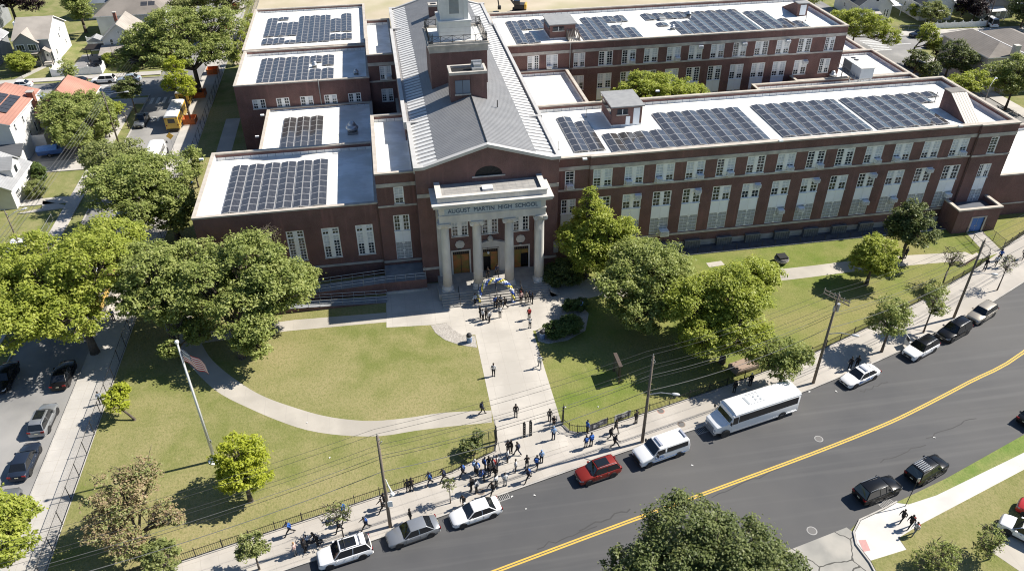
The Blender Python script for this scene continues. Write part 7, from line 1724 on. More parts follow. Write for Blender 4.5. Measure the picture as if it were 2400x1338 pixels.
pts = [(-35, 40.1, 11.7)] + PT + [(94, 79, 11.5)]
def cable(dz, off, r, label, m=WIRE, sag=.55):
    b = MB()
    for i in range(len(pts) - 1):
        a = Vector(pts[i]); c = Vector(pts[i + 1]); d = (c - a).normalized(); nrm = Vector((-d.y, d.x, 0))
        q = []
        for k in range(13):
            tt = k / 12; p = a.lerp(c, tt) + nrm * off + Vector((0, 0, dz - sag * 4 * tt * (1 - tt))); q.append(p)
        b.tube(q, r, 5)
    o = b.build('power_line', m, org=Vector(pts[1])); tag(o, label, 'power line', 'cables along the front pavement')
cable(.25, 0, .016, 'topmost thin dark cable along the front pavement poles')
cable(-.35, -1.2, .014, 'high cable on the street side of the front pavement poles')
cable(-.35, 1.2, .014, 'high cable on the lawn side of the front pavement poles')
cable(-1.3, .22, .016, 'upper middle cable below the pole tops on the front pavement', sag=.7)
cable(-2.6, .2, .02, 'lower middle cable along the front pavement poles', WIREL, .8)
cable(-3.0, .2, .02, 'second lower middle cable along the front pavement poles', sag=.8)
cable(-4.6, .2, .03, 'lowest thick pale cable along the front pavement poles', WIREL, .9)
# street lamp and wires on the left
pl = at(278, 336)
pole(0, 0, 9.6, 'leaning wooden pole with long lamp arm on the left street', False, (R(8), 8.6, 3.4), xy=(pl.x, pl.y), r=.16)
pole(0, 0, 6.2, 'short dark pole with curved white lamp at the left edge', False, (R(35), 5.2, 2.0), xy=tuple(at(50, 585)[:2]), r=.12)
def line_pts(q, r, label, m, grp):
    b = MB(); b.tube([Vector(p) for p in q], r, 5); o = b.build('power_line', m, org=Vector(q[0])); tag(o, label, 'power line', grp)
for k, lb in enumerate(('left of four cables falling from the left lamp pole', 'second of four cables falling from the left lamp pole', 'third of four cables falling from the left lamp pole', 'right of four cables falling from the left lamp pole')):
    a = Vector((pl.x + .15 * k, pl.y, 9.2 - .3 * k)); c = Vector((-49.5 + .4 * k, 92, 8.6 - .3 * k))
    line_pts([a.lerp(c, i / 10) - Vector((0, 0, 2.4 * (i / 10) * (1 - i / 10))) for i in range(11)], .02, lb, WIREL, 'cables from the left lamp pole')
    a2 = Vector((-46 + .4 * k, 205, 9.4 - .3 * k)); line_pts([Vector((pl.x + .15 * k, pl.y, 9.2 - .3 * k)).lerp(a2, i / 8) - Vector((0, 0, 2.4 * (i / 8) * (1 - i / 8))) for i in range(9)], .014, lb.replace('falling from', 'running up past').replace('four', 'the four'), WIRE, 'cables from the left lamp pole')
# iron picket fences
def picket_fence(pts_, label, h=1.15):
    t = thing('iron_fence', label, 'fence', (*pts_[0], 0), 0, 'black iron fences along the front pavement'); o = Vector((*pts_[0], 0))
    rl = MB(); pk = MB(); seg = 0; posts = []
    for i in range(len(pts_) - 1):
        a = Vector((*pts_[i], 0)) - o; c = Vector((*pts_[i + 1], 0)) - o; L = (c - a).length
        for zz in (.18, h - .12): rl.tube([a + Vector((0, 0, zz)), c + Vector((0, 0, zz))], .028, 4)
        n_ = int(L / .17)
        for k in range(n_):
            p = a.lerp(c, k / n_); pk.box(p.x - .012, p.x + .012, p.y - .012, p.y + .012, .05, h)
        m_ = max(1, round(L / 2.4))
        for k in range(m_): posts.append(a.lerp(c, k / m_))
    rl.build('rails', DARKM, t); o2 = pk.build('pickets', DARKM, t); o2['kind'] = 'stuff'
    posts.append(c)
    pb = MB(); pb.box(-.035, .035, -.035, .035, 0, h + .1); pb.ball((0, 0, h + .14), .05, 6); me = pb.mesh('post', DARKM)
    for p in posts: inst('post', me, t, p)
    kb = MB()
    for i in range(len(pts_) - 1):
        a = Vector((*pts_[i], 0)) - o; c = Vector((*pts_[i + 1], 0)) - o; d = (c - a).normalized(); nn = Vector((-d.y, d.x, 0)) * .12
        kb.add([a - nn, c - nn, c + nn, a + nn, a - nn + Vector((0, 0, .1)), c - nn + Vector((0, 0, .1)), c + nn + Vector((0, 0, .1)), a + nn + Vector((0, 0, .1))], [(4, 5, 6, 7), (0, 1, 5, 4), (2, 3, 7, 6)])
    kb.build('kerb', KERB, t)
picket_fence(FN[:-1] + [(7.7, 55.8)], 'black iron picket fence left of the gate')
picket_fence(FN2, 'black iron picket fence curving from the right gate post')
picket_fence(FN3, 'black iron picket fence beyond the blue door path at the far right')
def lattice(b, M, wd, hh):
    for zz in (.1, hh): b.box(0, wd, -.025, .025, zz - .025, zz + .025, 0, M)
    n_ = int(wd / .16)
    for k in range(n_ + 1): x = wd * k / n_; b.box(x - .014, x + .014, -.014, .014, .1, hh + .1, 0, M)
    b.box(0, wd, -.02, .02, hh * .5, hh * .5 + .03, 0, M)
for (x, y, ang, lb, w_) in ((7.75, 56.0, 85, 'open black iron gate leaf by the left pier', 2.0), (15.1, 57.6, 75, 'open black iron gate leaf by the right gate post', 1.4)):
    t = thing('iron_gate', lb, 'gate', (x, y, 0), R(ang)); b = MB(); lattice(b, Matrix.Identity(4), w_, 1.5); b.build('leaf', DARKM, t)
    for xx in (-.08, .35):
        b = MB(); b.box(xx - .09, xx + .09, -.09, .09, 0, 2.0); b.add([(xx - .1, -.1, 2.0), (xx + .1, -.1, 2.0), (xx + .1, .1, 2.0), (xx - .1, .1, 2.0), (xx, 0, 2.35)], [(0, 1, 4), (1, 2, 4), (2, 3, 4), (3, 0, 4)]); b.build('pier', DARKM, t)
pg = at(1236, 1022); t = thing('iron_gate', 'pair of black iron gate piers standing in the middle of the walk', 'gate', (pg.x, pg.y, 0), R(10))
for xx in (-.35, .35):
    b = MB()
    for k in (-.09, .09): b.box(xx + k - .03, xx + k + .03, -.12, -.06, 0, 1.9); b.box(xx + k - .03, xx + k + .03, .06, .12, 0, 1.9)
    for k in range(6): b.box(xx - .1, xx + .1, -.1, .1, .1 + k * .33, .14 + k * .33)
    b.add([(xx - .14, -.14, 1.9), (xx + .14, -.14, 1.9), (xx + .14, .14, 1.9), (xx - .14, .14, 1.9), (xx, 0, 2.3)], [(0, 1, 4), (1, 2, 4), (2, 3, 4), (3, 0, 4)]); b.build('pier', DARKM, t)
# banners on the fence
for (u0, v0, u1, v1, c, lb, tx) in ((1379, 1012, 1421, 994, (.24, .24, .25), 'grey banner tied to the iron fence near the gate', 'WELCOME'), (1438, 990, 1476, 976, (.55, .55, .54), 'white banner with dark skyline tied to the iron fence', None)):
    a, c2 = at(u0, v0), at(u1, v1); t = thing('fence_banner', lb, 'banner', (a.x, a.y - .06, 0), math.atan2(c2.y - a.y, c2.x - a.x)); L = (c2 - a).length
    b = MB(); n_ = 12
    for k in range(n_): xa, xb = L * k / n_, L * (k + 1) / n_; f = lambda x: .03 * math.sin(x * 5); b.add([(xa, f(xa) - .05, .25), (xb, f(xb) - .05, .25), (xb, f(xb) - .05, 1.08), (xa, f(xa) - .05, 1.08), (xa, f(xa) - .03, .25), (xb, f(xb) - .03, .25), (xb, f(xb) - .03, 1.08), (xa, f(xa) - .03, 1.08)], [(0, 1, 2, 3), (7, 6, 5, 4), (3, 2, 6, 7)])
    b.build('cloth', mat('banner_' + ('grey' if tx else 'white'), c, .7), t)
    if not tx:
        b = MB(); r_ = random.Random(3)
        for k in range(9): h_ = r_.uniform(.15, .5); b.box(.2 + k * .16, .31 + k * .16, -.10, -.085, .28, .28 + h_)
        b.build('skyline', BLACK, t)
    else:
        b = MB()
        for k in range(3): b.box(.5, L - .5, -.10, -.085, .45 + k * .16, .52 + k * .16)
        b.build('print', mat('banner_print', (.5, .5, .5), .7), t)
# chain link fences
def chain_mat():
    m = bpy.data.materials.new('chain_link'); m.use_nodes = True; n = m.node_tree.nodes; l = m.node_tree.links
    b = n['Principled BSDF']; b.inputs['Base Color'].default_value = (.03, .03, .03, 1); b.inputs['Specular IOR Level'].default_value = 0; b.inputs['Roughness'].default_value = .5
    g = n.new('ShaderNodeNewGeometry'); sp_ = n.new('ShaderNodeSeparateXYZ'); l.new(g.outputs['Position'], sp_.inputs[0])
    ad = n.new('ShaderNodeMath'); ad.operation = 'ADD'; l.new(sp_.outputs[0], ad.inputs[0]); l.new(sp_.outputs[1], ad.inputs[1])
    outs = []
    for s in (1, -1):
        a = n.new('ShaderNodeMath'); a.operation = 'MULTIPLY_ADD'; a.inputs[1].default_value = s; l.new(sp_.outputs[2], a.inputs[0]); l.new(ad.outputs[0], a.inputs[2])
        a2 = n.new('ShaderNodeMath'); a2.operation = 'ADD'; a2.inputs[1].default_value = 1000; l.new(a.outputs[0], a2.inputs[0])
        md = n.new('ShaderNodeMath'); md.operation = 'MODULO'; md.inputs[1].default_value = .09; l.new(a2.outputs[0], md.inputs[0])
        lt = n.new('ShaderNodeMath'); lt.operation = 'LESS_THAN'; lt.inputs[1].default_value = .007; l.new(md.outputs[0], lt.inputs[0]); outs.append(lt.outputs[0])
    mx = n.new('ShaderNodeMath'); mx.operation = 'MAXIMUM'; l.new(outs[0], mx.inputs[0]); l.new(outs[1], mx.inputs[1])
    l.new(mx.outputs[0], b.inputs['Alpha']); return m
CHAIN = chain_mat()
def chain_fence(pts_, label, h=1.8, step=3.0, m=DARKM):
    o = Vector((*pts_[0], 0)); t = thing('chain_link_fence', label, 'fence', o)
    pb = MB(); pb.cyl((0, 0, 0), (0, 0, h + .08), .04, n=6); me = pb.mesh('post', m); rl = MB(); fb = MB()
    for i in range(len(pts_) - 1):
        a = Vector((*pts_[i], 0)) - o; c = Vector((*pts_[i + 1], 0)) - o; L = (c - a).length; n_ = max(1, round(L / step))
        for k in range(n_ + (i == len(pts_) - 2)): inst('post', me, t, a.lerp(c, k / n_))
        for zz in (.1, h): rl.tube([a + Vector((0, 0, zz)), c + Vector((0, 0, zz))], .026, 5)
        fb.quad(a + Vector((0, 0, .1)), c + Vector((0, 0, .1)), c + Vector((0, 0, h)), a + Vector((0, 0, h)))
    rl.build('rails', m, t); fb.build('mesh_fabric', CHAIN, t)
chain_fence([(-33.3, 44.4), (-33.3, 82), (-33.3, 112)], 'long black chain link fence along the left pavement, lower stretch')
chain_fence([(-33.3, 112.2), (-33.3, 171)], 'black chain link fence beside the left wing, upper stretch')
chain_fence([(80.1, 84.0), (79.6, 78.2)], 'short chain link fence left of the blue door path', 1.5, 2.0)
chain_fence([(83.3, 84.2), (83.2, 79.9)], 'short chain link fence right of the blue door path', 1.5, 2.0)
chain_fence([(-30.4, 176), (-30.4, 240)], 'tall pale site fence running up the top left', 3.4, 3.0, GALV)
chain_fence([(-83, 175.6), (-74.5, 175.6)], 'low wire fence round the grey house lawn', 1.0, 2.4)
chain_fence([(-50.6, 99), (-50.6, 112)], 'low pale wire fence by the left edge lawn', 1.1, 2.2, GALV)
chain_fence([(118, 171.4), (131, 170.6)], 'low wire fence in front of the right hand houses', 1.1, 2.6, GALV)
b_ = thing('low_brick_wall', 'low brown brick kerb wall at the foot of the blue door path', 'wall', (76.6, 77.9, 0), R(25))
b = MB(); b.box(-1.9, 1.9, -.2, .2, 0, .55); b.build('wall', BRICK, b_); b = MB(); b.box(-1.95, 1.95, -.25, .25, .55, .63); b.build('coping', COPING, b_)
# white vinyl fences
def vinyl(pts_, label, h=1.8, scallop=True):
    o = Vector((*pts_[0], -.1)); t = thing('vinyl_fence', label, 'fence', o); pb = MB(); pb.box(-.08, .08, -.08, .08, 0, h + .15); pb.add([(-.1, -.1, h + .15), (.1, -.1, h + .15), (.1, .1, h + .15), (-.1, .1, h + .15), (0, 0, h + .3)], [(0, 1, 4), (1, 2, 4), (2, 3, 4), (3, 0, 4)]); me = pb.mesh('post', WPAINT)
    for i in range(len(pts_) - 1):
        a = Vector((*pts_[i], -.1)) - o; c = Vector((*pts_[i + 1], -.1)) - o; L = (c - a).length; n_ = max(1, round(L / 2.3)); d = (c - a).normalized(); nn = Vector((-d.y, d.x, 0)) * .02
        for k in range(n_):
            p, q = a.lerp(c, k / n_), a.lerp(c, (k + 1) / n_); inst('post', me, t, p)
            b = MB()
            for j in range(10):
                t0, t1 = j / 10, (j + 1) / 10; sc = (lambda s: h - (.28 * math.sin(math.pi * s) if scallop else 0)); x0_, x1_ = p.lerp(q, t0), p.lerp(q, t1)
                for s in (-1, 1): b.add([x0_ + nn * s, x1_ + nn * s, x1_ + nn * s + Vector((0, 0, sc(t1))), x0_ + nn * s + Vector((0, 0, sc(t0)))], [(0, 1, 2, 3) if s < 0 else (3, 2, 1, 0)])
                b.add([x0_ - nn + Vector((0, 0, sc(t0))), x1_ - nn + Vector((0, 0, sc(t1))), x1_ + nn + Vector((0, 0, sc(t1))), x0_ + nn + Vector((0, 0, sc(t0)))], [(0, 1, 2, 3)])
            b.build('panel', WPAINT, t)
        inst('post', me, t, c)
vinyl([(-68.8, 184), (-68.6, 175.6), (-58.6, 175.6), (-58.9, 181)], 'white vinyl privacy fence round the patio beside the grey house')
vinyl([(131.0, 171.3), (146.5, 170.6)], 'long white scalloped picket fence at the upper right', 1.5)
vinyl([(-66.5, 196), (-59, 196)], 'white board fence behind the patio garden', 1.8, False)
vinyl([(121.6, 142), (120.0, 150)], 'short white fence by the big pale house parking', 1.5, False)
# flagpole with flag
fp = at(504, 1079); t = thing('flagpole', 'tall white flagpole with ball top and round white base', 'flagpole', (fp.x, fp.y, .02))
b = MB(); b.cyl((0, 0, 0), (0, 0, 15.2), .16, .08, 12); b.build('pole', mat('flagpole_white', (.68, .68, .67), .4), t, True)
b = MB(); b.lathe([(.62, 0), (.62, .08), (.42, .10), (.36, .3), (.2, .42)], 16); b.build('base', WPAINT, t)
b = MB(); b.ball((0, 0, 15.35), .2, 12); b.build('ball', WPAINT, t, True)
b = MB(); b.cyl((.17, -.03, 1.2), (.12, -.03, 15.0), .012, n=4); b.box(.12, .24, -.06, .06, 2.6, 2.9); b.build('halyard', GALV, t)
f = MB(); NX, NZ = 26, 26; FL, FH = 2.6, 1.45
def fpt(i, j):
    x = i / NX; z = j / NZ
    return (.14 + FL * x * .84, -1.5 * x + .16 * math.sin(x * 9 + z * 1.5) * (.3 + x), 14.5 - FH + FH * z - 0.8 * x ** 1.3 + .10 * math.sin(x * 7 + 1) * x)
f.v = [fpt(i, j) for j in range(NZ + 1) for i in range(NX + 1)]
for j in range(NZ):
    for i in range(NX):
        f.f.append((j * (NX + 1) + i, j * (NX + 1) + i + 1, (j + 1) * (NX + 1) + i + 1, (j + 1) * (NX + 1) + i))
        f.m.append(2 if (i < 10 and j >= 12) else (0 if (j // 2) % 2 == 0 else 1))
for r_ in range(9):
    for c in range(6 if r_ % 2 == 0 else 5):
        x = (c * 1.6 + (.9 if r_ % 2 == 0 else 1.7)) ; z = 12.8 + r_ * 1.5
        p = Vector(fpt(x, z));
        for s in (-.02, .02): f.add([p + Vector((-.05, s, 0)), p + Vector((0, s, -.05)), p + Vector((.05, s, 0)), p + Vector((0, s, .05))], [(0, 1, 2, 3)], 1)
fl = f.build('flag', [mat('flag_red', (.50, .04, .04), .7), mat('flag_white', (.8, .8, .78), .7), mat('flag_blue', (.03, .045, .16), .7)], None, True, loc=(fp.x, fp.y, .02)); fl.name = 'national_flag'
tag(fl, 'red white and blue striped flag drooping from the white flagpole', 'flag')
# school sign on the right lawn
sg = (at(1448, 893) + at(1441, 876)) / 2; t = thing('lawn_sign', 'dark framed two-post sign board standing edge-on on the right lawn', 'sign', (sg.x, sg.y, .03))
b = MB()
for y in (-1.05, 1.05): b.box(-.08, .08, y - .08, y + .08, 0, 2.5)
b.build('posts', mat('sign_brown', (.075, .055, .045), .6), t)
b = MB(); b.box(-.14, .14, -.97, .97, .85, 2.45); b.build('board', MATS['sign_brown'], t)
b = MB(); b.box(-.2, .2, -1.2, 1.2, 2.5, 2.62); b.build('cap', MATS['sign_brown'], t)
b = MB(); b.box(-.15, -.141, -.85, .85, 1.0, 2.3); b.box(.141, .15, -.85, .85, 1.0, 2.3); b.build('face', mat('sign_face', (.09, .085, .08), .4), t)
# litter bins, planter, box, bench
def bin_(u, v, label, c='blue'):
    p = at(u, v, .05); t = thing('litter_bin', label, 'litter bin', p)
    b = MB(); b.lathe([(.28, 0), (.31, .05), (.33, .55), (.33, .85)], 16); b.build('barrel', mat('bin_blue', (.10, .19, .38), .5, (.2, .26, .36), 4), t, True)
    b = MB(); b.lathe([(.345, .82), (.345, .90)], 16); b.build('rim', WPAINT, t); b = MB(); b.lathe([(.34, .90), (.34, 1.0), (.26, 1.2), (.05, 1.28)], 16); b.build('lid', PLAST, t, True)
bin_(1100, 801, 'blue litter bin with black dome lid on the left gravel bed')
bin_(1271, 793, 'blue litter bin in shade by the clipped bushes')
p = at(1830, 615, .03); t = thing('stone_planter', 'round squat stone drum with dark square lid on the lawn', 'planter', p)
b = MB(); b.lathe([(.55, 0), (.85, .25), (.98, .6), (.95, .8), (.7, .9)], 18); b.build('drum', mat('dark_drum', (.17, .16, .15), .8, (.10, .095, .09), 2), t, True)
b = MB(); b.lathe([(.99, .52), (1.0, .60), (.98, .66)], 18); b.build('band', COPING, t)
b = MB(); b.box(-.62, .62, -.62, .62, .9, 1.12); b.build('lid', DARKM, t)
p = at(1742, 862, .03); t = thing('utility_box', 'low brown concrete slab box by the fence under the right tree', 'utility box', p, R(15))
b = MB(); b.box(-1.6, 1.6, -.8, .8, 0, .6); o = b.build('box', mat('brown_concrete', (.26, .20, .16), .85, (.19, .15, .12), 2), t); add_bevel(o)
b = MB(); b.box(-1.5, 1.5, -.7, .7, .6, .68); b.build('lid', mat('brown_lid', (.30, .22, .17), .8), t)
# balloon arch
a0, a1 = at(1123, 708, .1), at(1203, 706, .1); t = thing('balloon_arch', 'twisted blue, white and yellow balloon arch before the steps', 'balloon arch', ((a0 + a1) / 2), math.atan2(a1.y - a0.y, a1.x - a0.x))
half = (a1 - a0).length / 2; bb = [MB() for _ in range(3)]; bcols = [mat('balloon_blue', (.03, .085, .36), .3), mat('balloon_white', (.62, .64, .66), .3), mat('balloon_yellow', (.62, .52, .10), .3)]
bms = []
for m in bcols:
    b = MB(); b.ball((0, 0, 0), .165, 10, 0, 1.12); b.lathe([(.02, -.20), (.012, -.175)], 6); bms.append(b.mesh('balloon', m, True))
NB = 33
for k in range(NB):
    s = k / (NB - 1); ang = math.pi * s; x = -half * math.cos(ang); zz = .25 + 3.1 * math.sin(ang) ** .85
    tx, tz = math.sin(ang), math.cos(ang)
    for q in range(3):
        ph = k * 1.05 + q * 2.094; r_ = .17; ox, oy = r_ * math.cos(ph), r_ * math.sin(ph)
        inst('balloon', bms[q], t, (x + ox * tz * -.8, oy, zz + ox * tx))
b = MB(); b.tube([(-half * math.cos(math.pi * k / 24), 0, .05 + 3.3 * math.sin(math.pi * k / 24) ** .85) for k in range(25)], .025, 5); b.build('hoop', WPAINT, t)
for s in (-1, 1): b = MB(); b.cyl((s * half, 0, 0), (s * half, 0, .12), .3, n=12); b.build('base', CL_['royal'], t)
# orange tree guards, dumpster, warning sign
ONET = mat('orange_netting', (.52, .13, .03), .7, (.36, .10, .025), 3)
for u, v, lb in ((447, 288, 'orange netting guard round the trunk beside the yellow school bus'), (470, 226, 'orange netting guard round the huge dark tree trunk'), (500, 172, 'orange netting guard by the pavement under the huge dark tree'), (534, 66, 'orange netting guard near the tall site fence, lower one'), (549, 20, 'orange netting guard near the tall site fence, upper one'), (452, 208, 'orange netting guard behind the huge dark tree trunk')):
    p = at(u, v); t = thing('tree_guard', lb, 'barrier', (p.x, p.y, 0), 0, 'orange netting guards by the left street')
    b = MB()
    for x in (-1.1, 1.1):
        for y in (-1.1, 1.1): b.cyl((x, y, 0), (x, y, 1.3), .04, n=5)
    b.build('stakes', WOODP, t)
    for M in (0, 90, 180, 270):
        b = MB(); b.box(-1.1, 1.1, 1.08, 1.11, .08, 1.15, 0, Matrix.Rotation(R(M), 4, 'Z')); b.build('netting', ONET, t)
p = at(565, 108); t = thing('waste_skip', 'dark green waste container beside the rearmost left wall', 'skip', (p.x, p.y, 0))
b = MB(); b.ngon_yz([(-1.6, 0), (1.6, 0), (1.9, 2.0), (-1.9, 2.0)], -1.4, 1.4); b.build('tub', mat('skip_green', (.02, .05, .035), .6), t)
b = MB(); b.box(-1.5, 1.5, -2.0, 2.0, 2.0, 2.1); b.build('lid', DARKM, t)
p = at(408, 355); t = thing('warning_sign', 'yellow diamond warning sign on a post by the white school bus', 'road sign', (p.x, p.y, 0), R(0))
b = MB(); b.cyl((0, 0, 0), (0, 0, 3.2), .035, n=6); b.build('post', GALV, t)
b = MB(); b.box(-.45, .45, -.02, .02, -.45, .45, 0, Matrix.Translation((0, -.05, 2.9)) @ Matrix.Rotation(R(45), 4, 'Y')); b.build('plate', mat('sign_yellow', (.62, .36, .03), .5), t)
p = at(2122, 1185); t = thing('road_sign', 'thin metal road sign post leaning by the south corner', 'road sign', (p.x, p.y, 0))
b = MB(); b.tube([(0, 0, 0), (.1, .05, 1.6), (.45, .25, 3.4)], .04, 6); b.build('post', DARKM, t)
b = MB(); b.box(.3, .6, .2, .23, 3.0, 3.5); b.build('plate', GALV, t)
# manholes and drains
def cover(u, v, r, label, z, m):
    p = at(u, v, z); b = MB(); b.lathe([(r, 0), (r, .005), (r * .88, .006), (r * .86, .012)], 20); b.lathe([(r * .8, .013), (r * .3, .014)], 16, 1)
    o = b.build('manhole_cover', [m, mat('cover_iron', (.13, .125, .12), .7)], None, loc=(p.x, p.y, z + .002)); tag(o, label, 'manhole cover')
RING = mat('cover_ring', (.30, .295, .285), .7)
cover(1919, 1028, .45, 'round manhole cover in the road beyond the shuttle bus', -.13, RING); cover(1903, 1243, .48, 'round manhole cover in the road near the side street', -.13, RING)
cover(1597, 994, .42, 'brown round manhole cover in the pavement by the van', 0, mat('rusty_cover', (.20, .15, .11), .8)); cover(1127, 1152, .4, 'brown manhole cover in the pavement by the drain', 0, MATS['rusty_cover'])
cover(1549, 963, .4, 'reddish round patch in the pavement by the lamp pole', 0, mat('red_cover', (.40, .21, .16), .8)); cover(2331, 650, .4, 'pale manhole cover near the right lamp pole', 0, RING)
for u, v, a, lb in ((1176, 1166, 14, 'rectangular street drain beside the white sedan'), (2078, 1180, 24, 'rectangular street drain at the south corner'), (1646, 1008, 14, 'rectangular street drain in the shade of the shuttle bus')):
    p = at(u, v, -.13); t = thing('street_drain', lb, 'drain', (p.x, p.y, -.13), R(a)); b = MB(); b.box(-.75, .75, -.38, .38, .0, .018); b.build('frame', RING, t)
    b = MB()
    for k in range(8): b.box(-.66 + k * .175, -.56 + k * .175, -.3, .3, .018, .024)
    b.build('slots', DARKM, t)
# litter on the grass and road
LIT = mat('paper_litter', (.62, .62, .60), .8)
for i, (u, v) in enumerate(((773, 1072), (1200, 1163), (1253, 1160), (1233, 1192), (747, 1232), (1402, 953), (1325, 954), (720, 990), (1622, 1090), (2190, 1025), (1897, 918), (1960, 917))):
    p = at(u, v, .04 if v < 1100 and u < 1500 else -.12); b = MB(); r_ = rnd.uniform(.08, .16); b.add([(-r_, -.06, 0), (r_, -.05, .03), (r_ * .8, .08, .01), (-r_ * .7, .07, .05)], [(0, 1, 2, 3)]); b.add([(-r_, -.06, 0), (0, .02, .07), (-r_ * .7, .07, .05)], [(0, 1, 2)])
    o = b.build('litter', LIT, None, loc=(p.x, p.y, p.z + .005), rotz=rnd.uniform(0, 6)); tag(o, 'crumpled scrap of white paper lying on the ground', 'litter', 'scraps of litter')
# ------------------------------------------------------------------ houses
SIDW = mat('white_siding', (.70, .70, .69), .6, (.62, .62, .61), .6); mix_mult(SIDW, lines_mask(2, .2, .025), (.5, .5, .5))
SIDG = mat('grey_siding', (.30, .31, .32), .7, (.25, .26, .27), .6); mix_mult(SIDG, lines_mask(2, .2, .03), (.18, .185, .19))
SIDB = mat('beige_stucco', (.55, .52, .47), .8, (.47, .445, .40), .4)
def shingle(name, c):
    m = mat(name, c, .9, tuple(x * .8 for x in c), .7, .3, .7, 7, bump=.15, bscale=9, col3=tuple(x * 1.12 for x in c), scale3=.2); mix_mult(m, lines_mask(2, .16, .02), tuple(x * .7 for x in c)); return m
RTAN = shingle('tan_shingles', (.36, .325, .285)); RDARK = shingle('dark_grey_shingles', (.10, .105, .115)); RBROWN = shingle('brown_grey_shingles', (.23, .205, .18)); RRED = shingle('red_roof_tiles', (.40, .20, .15)); RGREY = shingle('grey_shingles', (.33, .335, .34)); RBLUE = shingle('blue_grey_shingles', (.16, .19, .23))
CHB = mat('chimney_brick', (.30, .12, .08), .85, (.22, .09, .06), 2)
def house(label, loc, rot, w_, d, h, rh, wall, roof, axis='x', hip=0.0, over=.4, wins=(), chimney=None, porch=None, door=None, name='house', extra=None, group=None, dormer=None):
    """box house, w_ wide (local x), d deep (local y, front at -y); ridge along axis"""
    t = thing(name, label, 'house', (loc[0], loc[1], -.16), R(rot), group); a, b_ = w_ / 2, d / 2
    m = MB()
    m.quad((-a, -b_, 0), (a, -b_, 0), (a, -b_, h), (-a, -b_, h)); m.quad((a, -b_, 0), (a, b_, 0), (a, b_, h), (a, -b_, h)); m.quad((a, b_, 0), (-a, b_, 0), (-a, b_, h), (a, b_, h)); m.quad((-a, b_, 0), (-a, -b_, 0), (-a, -b_, h), (-a, b_, h))
    if not hip:
        if axis == 'x':
            for s in (-1, 1): m.add([(s * a, -b_, h), (s * a, b_, h), (s * a, 0, h + rh)], [(0, 1, 2) if s > 0 else (2, 1, 0)])
        else:
            for s in (-1, 1): m.add([(-a, s * b_, h), (a, s * b_, h), (0, s * b_, h + rh)], [(0, 1, 2) if s < 0 else (2, 1, 0)])
    m.build('wall', wall, t)
    r = MB(); o = over; th = .16
    def slopes(z0, z1, flip=False):
        if axis == 'x':
            k = o * rh / b_; e = [(-a - o, -b_ - o, h - k), (a + o, -b_ - o, h - k), (a + o, b_ + o, h - k), (-a - o, b_ + o, h - k)]; rd = [(-a - o + hip * (b_ + o), 0, h + rh), (a + o - hip * (b_ + o), 0, h + rh)]
            fs = [(0, 1, 5, 4), (2, 3, 4, 5), (1, 2, 5), (3, 0, 4)]
        else:
            k = o * rh / a; e = [(-a - o, -b_ - o, h - k), (a + o, -b_ - o, h - k), (a + o, b_ + o, h - k), (-a - o, b_ + o, h - k)]; rd = [(0, -b_ - o + hip * (a + o), h + rh), (0, b_ + o - hip * (a + o), h + rh)]
            fs = [(1, 2, 5, 4), (3, 0, 4, 5), (0, 1, 4), (2, 3, 5)]
        if not hip: fs = fs[:2]
        return e + rd, fs
    v_, fs = slopes(0, 0)
    r.add([(x, y, z + th) for x, y, z in v_], fs); r.add(v_, [f[::-1] for f in fs])
    n_e = [(0, 1), (1, 2), (2, 3), (3, 0)] if hip else ([(0, 1), (2, 3), (1, 5), (5, 2), (3, 4), (4, 0)] if axis == 'x' else [(1, 2), (3, 0), (0, 4), (4, 1), (2, 5), (5, 3)])
    for i, j in n_e: r.add([v_[i], v_[j], (v_[j][0], v_[j][1], v_[j][2] + th), (v_[i][0], v_[i][1], v_[i][2] + th)], [(0, 1, 2, 3)], 1)
    ro = r.build('roof', [roof, WPAINT], t)
    for (side, x, z, ww, hh) in wins:
        f = MB(); g = MB()
        def bx(mb, u0, u1, z0, z1, d0, d1):
            if side == 'f': mb.box(u0, u1, -b_ - d1, -b_ - d0, z0, z1)
            elif side == 'b': mb.box(u0, u1, b_ + d0, b_ + d1, z0, z1)
            elif side == 'r': mb.box(a + d0, a + d1, u0, u1, z0, z1)
            else: mb.box(-a - d1, -a - d0, u0, u1, z0, z1)
        e = .09
        bx(f, x - ww / 2, x - ww / 2 + e, z, z + hh, -.02, .07); bx(f, x + ww / 2 - e, x + ww / 2, z, z + hh, -.02, .07); bx(f, x - ww / 2 + e, x + ww / 2 - e, z, z + e, -.02, .07); bx(f, x - ww / 2 + e, x + ww / 2 - e, z + hh - e, z + hh, -.02, .07); bx(f, x - ww / 2 + e, x + ww / 2 - e, z + hh / 2 - .03, z + hh / 2 + .03, -.02, .05)
        if ww > 1.3:
            for q in range(1, int(ww / .75) + 1): xx = x - ww / 2 + ww * q / (int(ww / .75) + 1); bx(f, xx - .035, xx + .035, z + e, z + hh - e, -.02, .055)
        w0 = f.build('window', WPAINT, t); bx(g, x - ww / 2 + e, x + ww / 2 - e, z + e, z + hh - e, .0, .02); g.build('pane', GLASS, w0)
    if chimney:
        x, y, cw, cz, cm = chimney; b = MB(); b.box(x - cw / 2, x + cw / 2, y - cw / 2, y + cw / 2, 0 if abs(x) > a or abs(y) > b_ else h * .8, cz); c_ = b.build('chimney', cm, ro); b = MB(); b.box(x - cw / 2 - .08, x + cw / 2 + .08, y - cw / 2 - .08, y + cw / 2 + .08, cz, cz + .15); b.build('chimney_cap', STONE, t)
